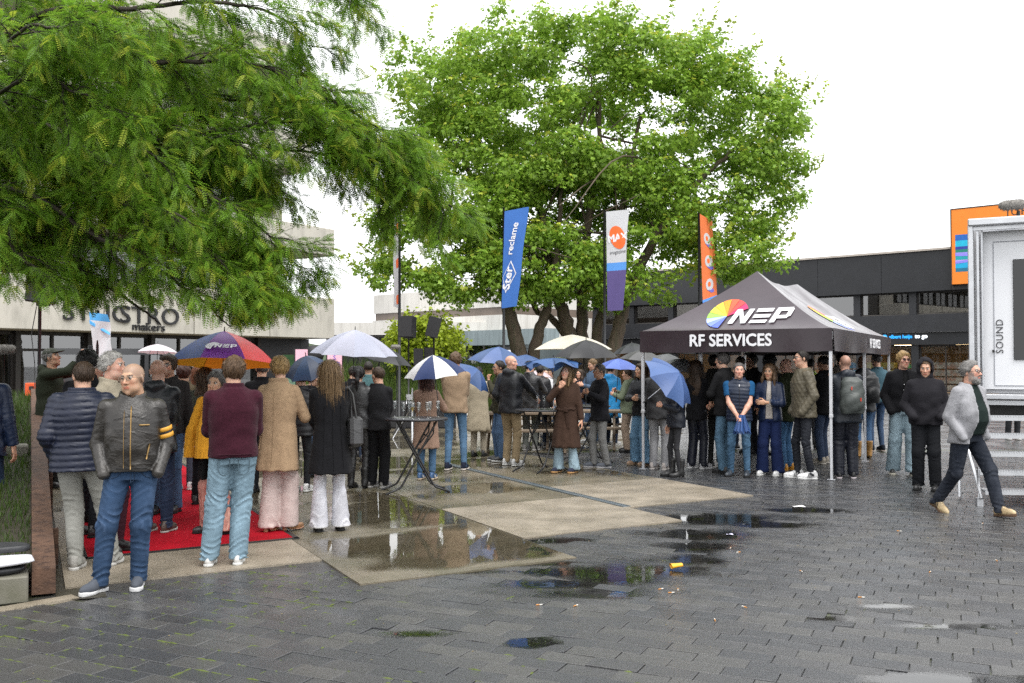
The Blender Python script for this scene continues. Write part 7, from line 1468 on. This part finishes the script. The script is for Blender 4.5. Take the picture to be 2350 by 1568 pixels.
part('badge', mat('white_card', (.75, .75, .78), .5, .03), i['P'], lambda m: (m.box((.26*i['s'], .06, .80), (.062, .004, .085)), )); part('lanyard', M_BLACK, i['P'], lambda m: m.tube([(.25, .06, .84), (.245, .05, .92), (.25, .04, .97)], .004, 5))
person(688, 1130, 856, 165, 'man in black puffer jacket, black jeans and white trainers by the camel coat', hairs='short_1', hairc='lbrown', turn=30, upper=dict(mat=ny((.010, .010, .012)), quilt=.085, hem=.82, ease=.045), lower=dict(mat=dn(JB), fit='slim'), shoes=WS, arms=('front', 'front'))
person(716, 1095, 858, 100, 'woman with hair in a bun wearing black behind the long-haired woman', sex='f', hairs='bun_1', hairc='lbrown', upper=dict(mat=wl(BK), hem=.8), lower=dict(mat=dn(JM)), shoes=BS)
person(725, 1078, 850, 180, 'person in beige raincoat hidden under the navy umbrella', hairs='short_2', hairc='dark', upper=dict(type='coat', mat=tw((.36, .27, .17)), hem=.52, flare=.02), lower=dict(mat=dn(JM)), shoes=BS, arms=('umb', 'down'))
i = person(757, 1220, 834, 190, 'woman in long black coat and white flared trousers with long blond hair', sex='f', hairs='long_3', hairc='dblond', turn=-10, upper=dict(type='coat', mat=wl((.010, .010, .012)), hem=.60, ease=.035, flare=.045, collar='lapel', wr=.004), lower=dict(mat=dn((.58, .58, .63)), fit='flare', wr=.005), shoes=BS, arms=('front', 'front'), stance=((-.115, .0, 5), (.115, .0, 5)))
mks = wl((.004, .004, .005)); on_coat(i, 'back_seam', [(0.0, z) for z in np.linspace(.64, 1.38, 20)], mks, .0022, True); [on_coat(i, 'back_seam', [(sx*(.085+.05*(1.1-z) if z < 1.1 else .085), z) for z in np.linspace(.66, 1.3, 16)], mks, .002, True) for sx in (-1, 1)]
hb = empty('shoulder_bag', W(i, (-.23, .05, .98)), i['face'], label='black leather shoulder bag on the arm of the long-haired woman', cat='bag'); part('bag_body', lt((.014, .014, .015)), hb, lambda m: m.box((0, 0, 0), (.13, .32, .30), rotm(R(6), 0, 0), .045)); part('strap', M_BLACK, hb, lambda m: m.tube([(0, -.13, .12), (.03, -.06, .40), (.06, 0, .44), (.03, .08, .38), (0, .13, .12)], .011, 6))
person(822, 1122, 846, 172, 'woman with black ponytail in black leather jacket and trousers', sex='f', hairs='pony_1', hairc='black', upper=dict(mat=lt((.010, .010, .011)), hem=.86), lower=dict(mat=lt((.010, .010, .011)), fit='slim'), shoes=dict(kind='boot', mat=lt((.012, .012, .012)), sole=ct((.02, .02, .02))), arms=('front', 'front'))
person(845, 1060, 834, 178, 'man in teal fleece jacket holding the black umbrella', hairs='crop', hairc='dark', skin='tan', upper=dict(mat=kn((.075, .155, .165)), hem=.85), lower=dict(mat=dn(JD)), shoes=BS, arms=('umb', 'down'))
person(866, 1121, 848, 160, 'young man in black overshirt and wide black trousers left of the bar table', hairs='short_4', hairc='brown', turn=55, upper=dict(mat=tw((.012, .012, .014)), hem=.84, ease=.04, collar='shirt'), lower=dict(mat=tw((.010, .010, .012)), fit='loose'), shoes=GS, arms=('front', 'hipf'))
person(810, 1050, 846, 185, 'short person with brown hair half hidden left of the teal jacket', hairs='mop_1', hairc='dark', upper=dict(mat=wl(BK)), lower=dict(mat=tw(JB)), shoes=BS)
# --- around the bar tables
person(978, 1102, 868, 172, 'woman with auburn curls in a dusty pink coat under the navy and white umbrella', sex='f', hairs='curlylong_1', hairc='auburn', upper=dict(type='coat', mat=wl((.36, .235, .175)), hem=.52, ease=.05, flare=.02, collar='roll', wr=.004), lower=dict(mat=dn((.06, .13, .23)), fit='straight', hem=.12), shoes=dict(kind='sneaker', mat=lt((.04, .10, .22)), sole=ct((.55, .45, .33)), stripes=ct((.7, .7, .7))), arms=('umb', 'front'))
person(1045, 1080, 814, 176, 'tall man in tan blazer and blue jeans seen from behind', hairs='mop_3', hairc='lbrown', upper=dict(mat=wl((.33, .235, .155)), hem=.86, ease=.03, collar='lapel', wr=.005), lower=dict(mat=dn((.075, .15, .25)), fit='slim', wr=.008), shoes=dict(kind='sneaker', mat=ct((.015, .02, .04)), sole=ct((.55, .5, .45))), arms=('front', 'front'), stance=((-.13, 0, 12), (.12, .02, 10)))
person(1098, 1048, 846, 178, 'person in long beige trench coat under the low blue umbrella', hairs='short_2', hairc='dark', upper=dict(type='coat', mat=tw((.42, .36, .26)), hem=.50, ease=.045, flare=.025), lower=dict(mat=tw((.40, .35, .27))), shoes=BS, arms=('umb', 'down'))
person(1150, 1060, 832, 120, 'man in olive jacket and jeans with dark hair left of the bald man', hairs='short_3', hairc='dark', skin='tan', glasses='thick', turn=-150+0, upper=dict(mat=tw((.045, .042, .025)), hem=.84), lower=dict(mat=dn(JM)), shoes=dict(kind='sneaker', mat=lt((.02, .02, .02)), sole=ct((.6, .6, .58))), arms=('face', 'pocket')) if False else person(1148, 1060, 832, -72, 'man in olive jacket and jeans with dark hair left of the bald man', hairs='short_3', hairc='dark', skin='tan', glasses='thick', upper=dict(mat=tw((.045, .042, .025)), hem=.84), lower=dict(mat=dn(JM)), shoes=dict(kind='sneaker', mat=lt((.02, .02, .02)), sole=ct((.6, .6, .58))), arms=('pocket', 'face'))
person(1172, 1070, 820, 150, 'bald man in black rain jacket and khaki trousers at the bar table', hairs='none', hairc='brown', skin='pink', turn=-85, upper=dict(mat=ny((.012, .013, .016)), hood='down', hem=.84, ease=.045, collar='rib'), lower=dict(mat=tw((.33, .25, .15)), fit='straight', wr=.009), shoes=WS, arms=('table', 'pocket'), stance=((-.10, .02, 14), (.10, -.03, 14)))
person(1216, 1035, 832, 165, 'man in black leather jacket under the blue umbrellas', hairs='short_1', hairc='dark', turn=-40, upper=dict(mat=lt((.012, .012, .013)), hem=.84), lower=dict(mat=tw((.20, .21, .19))), shoes=GS, arms=('umb', 'down'))
person(1240, 1028, 842, 160, 'person in black ribbed puffer jacket beside the leather jacket', hairs='short_4', hairc='dark', upper=dict(mat=ny((.010, .010, .012)), quilt=.07, hem=.83, ease=.045), lower=dict(mat=dn(JD)), shoes=GS)
person(1252, 990, 850, 10, 'person in white plastic poncho behind the puffer jacket', hairs='short_2', hairc='dark', upper=dict(type='poncho', mat=ny((.62, .62, .64)), hem=.62, ease=.06, flare=.05), lower=dict(mat=dn(JD)), shoes=GS)
person(1264, 985, 853, -20, 'person in grey hoodie drinking far behind the bar table', hairs='mop_2', hairc='brown', upper=dict(mat=ct((.17, .17, .155)), hem=.84, hood='down'), lower=dict(mat=dn(JM)), shoes=GS, arms=('face', 'down'))
i = person(1300, 1086, 845, -14, 'laughing woman in long brown belted coat with wavy blond hair', sex='f', hairs='curlylong_2', hairc='dblond', turn=-12, nod=-20, upper=dict(type='coat', mat=wl((.060, .034, .024)), hem=.42, ease=.045, flare=.035, collar='lapel', wr=.004), lower=dict(mat=dn((.24, .33, .39)), fit='flare'), shoes=dict(kind='sneaker', mat=ct((.03, .035, .06)), sole=ct((.42, .24, .10))), arms=('face', 'down'), stance=((-.14, 0, 20), (.14, .0, 20)))
mb2 = wl((.050, .028, .020)); V = i['upV']; zb_ = 1.06*i['s']; sel = V[np.abs(V[:, 2]-zb_) < .02]; sel = sel[np.abs(sel[:, 0]) < .19*i['s']]; an = np.arctan2(sel[:, 1], sel[:, 0]); od = np.argsort(an); pts = sel[od][::max(1, len(od)//26)]; part('belt', mb2, i['top'], lambda m: m.tube([tuple(p) for p in pts]+[tuple(pts[0])], .018, 6)); part('belt_knot', mb2, i['top'], lambda m: (m.box((.03, skin_y(i, .03, zb_)-.03, zb_-.01), (.075, .04, .07), rotm(0, R(15), 0), .018), m.box((.05, skin_y(i, .03, zb_)-.025, zb_-.16), (.04, .014, .28), rotm(0, R(-6), 0), .005)))
person(1376, 1074, 838, -62, 'grey-haired man in dark jacket and grey trousers holding the black umbrella', hairs='short_2', hairc='salt', skin='tan', glasses='wire', upper=dict(mat=wl((.011, .011, .014)), hem=.80, ease=.035, collar='shirt'), lower=dict(mat=tw((.21, .21, .205)), fit='straight', wr=.008), shoes=dict(kind='trainer', mat=ct((.10, .11, .13)), sole=ct((.35, .35, .36))), arms=('hold', 'umb'), stance=((-.09, -.06, 10), (.08, .10, 10)))
person(1360, 1018, 826, -60, 'man in blue denim jacket bent over something behind the grey-haired man', hairs='short_1', hairc='dblond', nod=18, upper=dict(mat=dn((.05, .085, .14)), hem=.84), lower=dict(mat=dn(JM)), shoes=WS, arms=('hold', 'hold'))
person(1330, 1000, 852, -30, 'person in navy top with pink scarf far behind the brown coat', sex='f', hairs='long_1', hairc='brown', upper=dict(mat=ct(NV)), lower=dict(mat=dn(JD)), shoes=BS, arms=('face', 'down'))
person(1402, 1022, 838, 150, 'person in bright blue rain cape near the tent', hairs='short_2', hairc='dark', upper=dict(type='rain_cape', mat=ny((.02, .26, .58)), hem=.60, ease=.05, flare=.03, hood='down'), lower=dict(mat=dn(JD)), shoes=WS)
person(1440, 1038, 848, -100, 'man in sage green jacket and beige trousers under the bright blue umbrella', hairs='short_4', hairc='brown', upper=dict(mat=tw((.20, .235, .155)), hem=.82, ease=.05, hood='down'), lower=dict(mat=tw((.34, .255, .19)), fit='loose'), shoes=dict(kind='leather', mat=lt((.014, .014, .014)), sole=ct((.02, .02, .02))), arms=('umb', 'hold'))
person(1472, 1068, 838, -40, 'woman with long dark curls, crossed arms and wide blue jeans at the tent leg', sex='f', hairs='curlylong_3', hairc='brown', skin='olive', turn=-15, upper=dict(mat=ny((.012, .014, .018)), hem=.86, ease=.035), lower=dict(mat=dn((.13, .25, .38)), fit='wide'), shoes=dict(kind='leather', mat=lt((.24, .15, .09)), sole=ct((.3, .22, .15))), arms=('crossf', 'cross'))
person(1512, 1078, 830, 165, 'man in black windbreaker and grey jeans beside the tilted blue umbrella', hairs='crop', hairc='ginger', turn=40, upper=dict(mat=ny((.022, .022, .024)), hem=.82, ease=.045), lower=dict(mat=dn((.23, .23, .24)), fit='straight'), shoes=dict(kind='trainer', mat=ct((.42, .38, .36)), sole=ct((.5, .47, .45))), arms=('down', 'front'))
person(1552, 1094, 862, -68, 'woman in black jeans and boots hidden behind the tilted blue umbrella', sex='f', hairs='long_2', hairc='brown', upper=dict(mat=ny((.010, .013, .022)), hem=.84, ease=.05), lower=dict(mat=dn((.014, .014, .017)), fit='legging'), shoes=dict(kind='boot', mat=lt((.010, .010, .010)), sole=ct((.015, .015, .015))), arms=('down', 'hold'), stance=((-.09, -.05, 12), (.09, .04, 8)))
# --- under the tent
i = person(1600, 1076, 830, 150, 'woman with long brown hair and striped black track trousers under the tent', sex='f', hairs='long_3', hairc='brown', upper=dict(mat=wl(BK), hem=.80), lower=dict(mat=ny((.010, .012, .022)), fit='loose'), shoes=dict(kind='trainer', mat=ct((.50, .50, .51)), sole=ct((.6, .6, .6))), arms=('front', 'front'))
part('side_stripe', MWL, i['P'], lambda m: [m.tube([(sx*(.175+o), -.02, .86), (sx*(.20+o), -.01, .5), (sx*(.185+o), .01, .12)], .003, 4) for sx in (-1, 1) for o in (.0,)])
person(1640, 1068, 818, 170, 'man in dark grey coat and charcoal trousers with dark bob hair under the tent', hairs='mop_2', hairc='dark', upper=dict(mat=wl((.030, .029, .027)), hem=.78), lower=dict(mat=tw((.040, .040, .036)), fit='loose'), shoes=dict(kind='trainer', mat=ct((.30, .30, .31)), sole=ct((.4, .4, .42))))
person(1664, 1086, 812, -115, 'man with shaggy grey hair in black jacket and jeans under the tent', hairs='mop_4', hairc='salt', turn=0, upper=dict(mat=tw((.010, .010, .011)), hem=.84, ease=.04), lower=dict(mat=dn((.07, .14, .21)), fit='straight'), shoes=BS, arms=('hipf', 'crossf'))
i = person(1697, 1093, 836, 2, 'smiling man in navy quilted vest over a blue polo shirt', hairs='short_1', hairc='salt', skin='pink', turn=6, upper=dict(type='vest', mat=ny((.014, .022, .045)), quilt=.055, hem=.86, ease=.030, sleeve=0, collar='stand'), inner=dict(mat=ct((.012, .085, .21)), sleeve=.62), lower=dict(mat=dn((.055, .12, .20)), fit='slim', wr=.009), shoes=dict(kind='leather', mat=lt((.035, .042, .052)), sole=ct((.02, .02, .02))), arms=('front', 'front'), build=1.06, stance=((-.13, 0, 24), (.12, -.02, 10)), res=.0125)
jeans_detail(i, (.055, .12, .20)); on_coat(i, 'front_zip', [(.0, z) for z in np.linspace(.88, 1.44, 16)], mat('dark_zip', (.02, .02, .025), .4, .1), .004)
part('zip_pull', MWL, i['top'], lambda m: m.box((.0, skin_y(i, 0, 1.42*i['s'])-.006, 1.42*i['s']), (.014, .008, .03)))
fu = empty('folded_umbrella', W(i, (.03, -.26, .80)), 0, label='folded navy umbrella held by the man in the quilted vest', cat='umbrella')
def crum(m):
    for k in range(9):
        a = k*.7; m.grid(lambda u, v: ((.035+.075*v)*math.cos(a+u*1.1)*(1+.25*math.sin(7*u+k)), (.03+.05*v)*math.sin(a+u*1.1)*(1+.2*math.cos(5*u+k)), .13-.26*v+.03*math.sin(9*u+2*k)*v), 6, 6)
part('canopy_folds', ucloth((.045, .105, .29)), fu, crum)
i = person(1768, 1091, 840, -8, 'woman in navy bomber jacket and wide navy trousers with crossed arms', sex='f', hairs='curlylong_1', hairc='lbrown', skin='olive', turn=-12, upper=dict(mat=ny((.010, .020, .055)), hem=.87, ease=.05, open=.05), inner=dict(mat=ct((.55, .50, .45)), hem=.9), lower=dict(mat=tw((.010, .020, .075)), fit='wide'), shoes=WS, arms=('cross', 'crossf'))
person(1728, 1040, 816, -60, 'bearded dark-haired man behind the quilted vest under the tent', hairs='curly_3', hairc='dark', beard='stubble', upper=dict(mat=wl(BK)), lower=dict(mat=tw(JB)), shoes=BS)
person(1768, 1045, 820, 150, 'person with black curly hair behind the navy bomber jacket', hairs='afro_1', hairc='black', skin='tan', upper=dict(mat=wl((.015, .015, .017))), lower=dict(mat=dn(JD)), shoes=BS)
person(1806, 1080, 826, -110, 'bald man in dark olive parka and jeans with orange shoes', hairs='none', hairc='brown', skin='pink', nod=14, upper=dict(mat=tw((.028, .035, .016)), hem=.78, ease=.045), lower=dict(mat=dn((.045, .12, .24)), fit='straight'), shoes=dict(kind='sneaker', mat=lt((.48, .21, .02)), sole=ct((.42, .22, .05))), arms=('jpocket', 'jpocket'))
i = person(1845, 1099, 806, -70, 'man in olive diamond-quilted jacket, black jeans and white striped trainers', hairs='short_3', hairc='dark', glasses='thick', turn=0, upper=dict(mat=ny((.115, .100, .068)), quilt='diamond', hem=.84, ease=.05, collar='rib'), lower=dict(mat=dn((.012, .014, .020)), fit='slim', wr=.010), shoes=dict(kind='sneaker', mat=lt((.64, .64, .64)), sole=ct((.66, .66, .65)), stripes=ct((.015, .015, .015))), arms=('pocket', 'pocket'), stance=((-.09, -.05, 12), (.08, .08, 10)), res=.0125)
person(1890, 1064, 820, -118, 'man in black jacket with dark hair bending forward inside the tent', hairs='short_4', hairc='dark', skin='tan', nod=10, upper=dict(mat=wl(BK), hem=.8), lower=dict(mat=dn(JD)), shoes=dict(kind='sneaker', mat=ct((.42, .38, .32)), sole=ct((.5, .47, .42))), arms=('front', 'front'))
i = person(1942, 1098, 818, -160, 'shaven-headed man in dark rain suit carrying a grey backpack', hairs='buzz', hairc='brown', skin='pink', upper=dict(mat=ny((.016, .021, .030)), hem=.80, hood='down', ease=.045, collar='rib'), lower=dict(mat=ny((.012, .014, .023)), fit='loose', wr=.012), shoes=dict(kind='sneaker', mat=lt((.015, .015, .016)), sole=ct((.55, .5, .52))), arms=('front', 'front'), build=1.05)
def make_backpack(i, m_, label, pulls=True, sc=1.0):
    bpk = empty('backpack', W(i, (-.02, .205, 1.20*i['s'])), i['face'], label=label, cat='backpack', group='backpacks'); bpk.scale = (sc, sc, sc); g9 = Gd((-.21, -.14, -.30), (.21, .17, .30), .016); db_ = g9.loft([(-.27, 0, 0, .15, .10), (-.2, 0, .01, .175, .115), (.05, 0, .01, .17, .11), (.2, 0, 0, .15, .085), (.26, 0, -.02, .10, .05)], 2.6); db_ = smin(db_, g9.ell((0, .09, -.10), (.14, .07, .15)), .015); v, f = surf(db_+.003*np.sin(g9.z*40+g9.x*25), g9); obj('bag_body', make_mesh('bag_body', v, f, m_), bpk)
    for x in (-.12, .12): part('shoulder_strap', M_BLACK, bpk, lambda m: m.tube([(x, -.05, .22), (x*.9, -.16, .29), (x*1.05, -.30, .22), (x*1.2, -.36, .02), (x*1.25, -.26, -.16), (x, -.08, -.2)], .015, 6))
    for p in ((.05, .128, .10), (-.07, .155, -.06)) if pulls else (): part('zip_pull', mat('red_pull', (.55, .06, .03), .5, .1), bpk, lambda m: m.box(p, (.014, .012, .05)))
make_backpack(i, ny((.075, .085, .080)), 'grey backpack with red zip pulls on the man in the rain suit')
person(1930, 1032, 812, 170, 'dark-haired man in cream jacket behind the backpack carrier inside the tent', hairs='short_2', hairc='black', upper=dict(mat=wl((.35, .30, .26))), lower=dict(mat=dn(JM)), shoes=BS)
i = person(1982, 1052, 818, -150, 'bald dark-skinned man in black jacket with jeans and tan boots', hairs='none', hairc='black', skin='dark', upper=dict(mat=ny((.010, .011, .013)), hem=.80, ease=.045), lower=dict(mat=dn((.06, .13, .25))), shoes=dict(kind='boot', mat=lt((.36, .19, .05)), sole=ct((.2, .13, .06))), arms=('front', 'front'))
make_backpack(i, ny((.010, .011, .012)), 'black backpack on the man with tan boots behind the tent leg', False, .95)
person(2013, 1036, 814, -140, 'grey-haired man in teal t-shirt at the back corner of the tent', hairs='short_1', hairc='salt', upper=dict(type='shirt', mat=ct((.06, .125, .16)), hem=.88, ease=.02, sleeve=.60, collar='rib'), lower=dict(mat=dn((.03, .06, .12)), fit='slim'), shoes=dict(kind='sneaker', mat=ct((.015, .02, .03)), sole=ct((.4, .33, .3))), arms=('crossf', 'cross'))
person(1700, 1030, 822, 175, 'man with thick brown hair deep inside the tent', hairs='mop_1', hairc='brown', upper=dict(mat=wl((.02, .02, .022))), lower=dict(mat=dn(JD)), shoes=BS)
person(1860, 1028, 826, -170, 'person in yellow high-visibility jacket deep inside the tent', hairs='short_2', hairc='dark', upper=dict(type='jacket', mat=ny((.45, .62, .03)), sleeve=1), lower=dict(mat=dn((.10, .10, .11))), shoes=BS)
# --- walkers on the right
i = person(2074, 1090, 810, 18, 'blond young man in black varsity jacket, sunglasses and baggy pale jeans', hairs='mop_3', hairc='blond', skin='pink', glasses='sun', turn=8, upper=dict(mat=wl((.011, .011, .013)), hem=.90, ease=.055, collar='rib', open=.055, wr=.007), inner=dict(mat=ct((.008, .008, .009)), hem=.90), lower=dict(mat=dn((.25, .34, .39)), fit='wide', wr=.010), shoes=dict(kind='sneaker', mat=lt((.02, .02, .02)), sole=ct((.60, .57, .48))), arms=('pocket', 'down'), stance=((-.12, .10, 20), (.10, -.08, 8)))
on_coat(i, 'shirt_print', [(-.035, 1.30), (.0, 1.24), (.035, 1.31)], MWL, .006); on_coat(i, 'shirt_print', [(-.04, 1.22), (.0, 1.25), (.04, 1.20)], MWL, .005)
for k in (0, 1): arm_ring(i, k, .93, MWL, .052, .006, 'cuff_stripe', True)
part('watch', mat('pale_watch', (.25, .42, .45), .3, .1), i['P'], lambda m: m.tube([tuple(i['wr'][0]+np.array([.034*math.cos(a), .034*math.sin(a), .0])) for a in np.linspace(0, 6.28, 12)], .010, 5))
person(2126, 1124, 828, 6, 'young man with his black hood up and hands in the hoodie pocket', hairs='short_9', hairc='lbrown', nod=14, turn=-6, upper=dict(type='hoodie', mat=ct((.016, .015, .019)), hem=.88, ease=.06, hood='up', collar='rib', wr=.008), lower=dict(mat=tw((.010, .011, .014)), fit='loose', wr=.010), shoes=BS, arms=('jpocket', 'jpocket'), stance=((-.10, .02, 16), (.11, -.06, 12)))
i = person(2222, 1180, 824, 54, 'bearded man striding in light grey denim jacket, dark jeans and tan trainers', hairs='swept_1', hairc='grey', headk='o', skin='pink', beard='full', glasses='thick', turn=8, upper=dict(mat=dn((.25, .25, .265)), hem=.80, ease=.035, open=.095, collar='shirt', wr=.008), inner=dict(mat=ct((.010, .020, .018)), hem=.90, ease=.012), lower=dict(mat=dn((.012, .016, .026)), fit='straight', wr=.010), shoes=dict(kind='sneaker', mat=lt((.46, .34, .19)), sole=ct((.13, .08, .05)), stripes=ct((.03, .022, .02))), arms=('pocket', 'pocket'), build=1.12, belly=.045, lean=4, stance=((-.12, .34, 6, .05, 28), (.12, -.31, 4, .01, -6)))
# --- people mostly cut off
person(-16, 1290, 800, 160, 'person in navy coat cut off by the left edge', hairs='short_1', hairc='dark', upper=dict(mat=ny((.012, .022, .055)), hem=.78, ease=.05), lower=dict(mat=dn(JD)), shoes=BS, loc=tuple(G(-40, 1230)), height=1.75)
person(2336, 1010, None, 30, 'person behind the truck seen only by legs and pale shoes', hairs='short_2', hairc='dark', upper=dict(mat=wl(BK)), lower=dict(mat=dn(JB)), shoes=WS, loc=(11.2, 21.5, 0), height=1.75)
# ============================================================ LITTER
MCUP = mat('yellow_paper_cup', (.75, .38, .02), .5, .08, 8); p = G(1553, 1308); cu = empty('paper_cup', (p.x, p.y, .036), label='crushed yellow paper cup lying on the wet pavers', cat='cup')
part('cup_side', MCUP, cu, lambda m: m.lathe([(.025, .047), (.028, .0), (.034, -.047), (.0355, -.050), (.0325, -.047), (.024, .044)], 20, (0, 0, 0), np.diag([1, 1, .62]) @ rotm(0, R(83), R(12)))); part('cup_base', MWL, cu, lambda m: m.lathe([(0, .043), (.0245, .043)], 16, (0, 0, 0), np.diag([1, 1, .62]) @ rotm(0, R(83), R(12))))
def flat(name, px, py, a, b, rz, m_, label, cat, group=None, th=.004):
    q = G(px, py); o = empty(name, (q.x, q.y, float(max(paver_z(q.x, q.y), 0))+th), rz, label=label, cat=cat, group=group); part('piece', m_, o, lambda k: k.grid(lambda u, v: ((u-.5)*a, (v-.5)*b, .004*math.sin(u*5+v*3)), 4, 3)); return o
flat('napkin', 1832, 1163, .15, .10, .2, MWL, 'white paper napkin on the wet pavers near the tent', 'napkin'); flat('card', 1674, 1227, .07, .045, .1, mat('lilac_card', (.6, .58, .75), .4, .05), 'small lilac card floating in the puddle', 'card')
MBU = mat('cigarette_paper', (.62, .60, .55), .7, .1); MBF = mat('cigarette_filter', (.55, .25, .06), .7, .2)
for k, (px_, py_) in enumerate([(1522, 1353), (1556, 1357), (1676, 1260), (1842, 1316), (2136, 1315), (2253, 1205), (1548, 1362), (2070, 1222), (1326, 1392), (1703, 1395), (2285, 1288), (1985, 1375), (1640, 1425), (1245, 1391), (1690, 1270)]):
    q = G(px_, py_); o = empty('cigarette_butt', (q.x, q.y, float(max(paver_z(q.x, q.y), 0))+.006), rng.uniform(0, 6), label='cigarette butt trodden flat on the wet pavers', cat='litter', group='cigarette butts'); part('paper', MBU, o, lambda m: m.tube([(0, 0, 0), (.022, 0, 0)], .0042, 6)); part('filter', MBF, o, lambda m: m.tube([(.022, 0, 0), (.048, 0, 0)], .0042, 6))
rl = np.random.default_rng(9); V = []; F = []
for k in range(420):
    x, y = rl.uniform(-4, 6), rl.uniform(5.2, 13)
    if lawn_side(x, y) < .1 and y > 6.7: continue
    z = .016 if in_slab(x, y) else max(float(paver_z(x, y)), 0)+.002; a = rl.uniform(0, 6.28); s_ = rl.uniform(.003, .011); b = len(V); V += [(x+s_*math.cos(a), y+s_*math.sin(a), z), (x-.4*s_*math.sin(a), y+.4*s_*math.cos(a), z+.002), (x-s_*math.cos(a), y-s_*math.sin(a), z), (x+.4*s_*math.sin(a), y-.4*s_*math.cos(a), z+.001)]; F.append((b, b+1, b+2, b+3))
obj('fallen_bits', make_mesh('fallen_bits', V, F, mat('fallen_leaf_bits', (.22, .17, .07), .8, .6, 40), smooth=False), kind='stuff')
so2 = obj('lone_shoe', shoe_mesh('sneaker', 'upper', lt((.016, .018, .022)), 0), None, loc=(0, 0, 0), label='black shoe on the lawn at the left edge', cat='shoe'); q = B0+eb*1.7-pe*.62; so2.location = (q[0], q[1], lz(1.7, .62)+.03); so2.rotation_euler = (0, 0, R(70)); obj('sole', shoe_mesh('sneaker', 'sole', ct((.6, .6, .6)), 0), so2)
print('objects', len(bpy.data.objects), 'tris', sum(sum(len(p.vertices)-2 for p in m.polygons) if len(m.polygons) < 300000 else 2*len(m.polygons) for m in {o.data for o in bpy.data.objects if o.type == 'MESH'}))
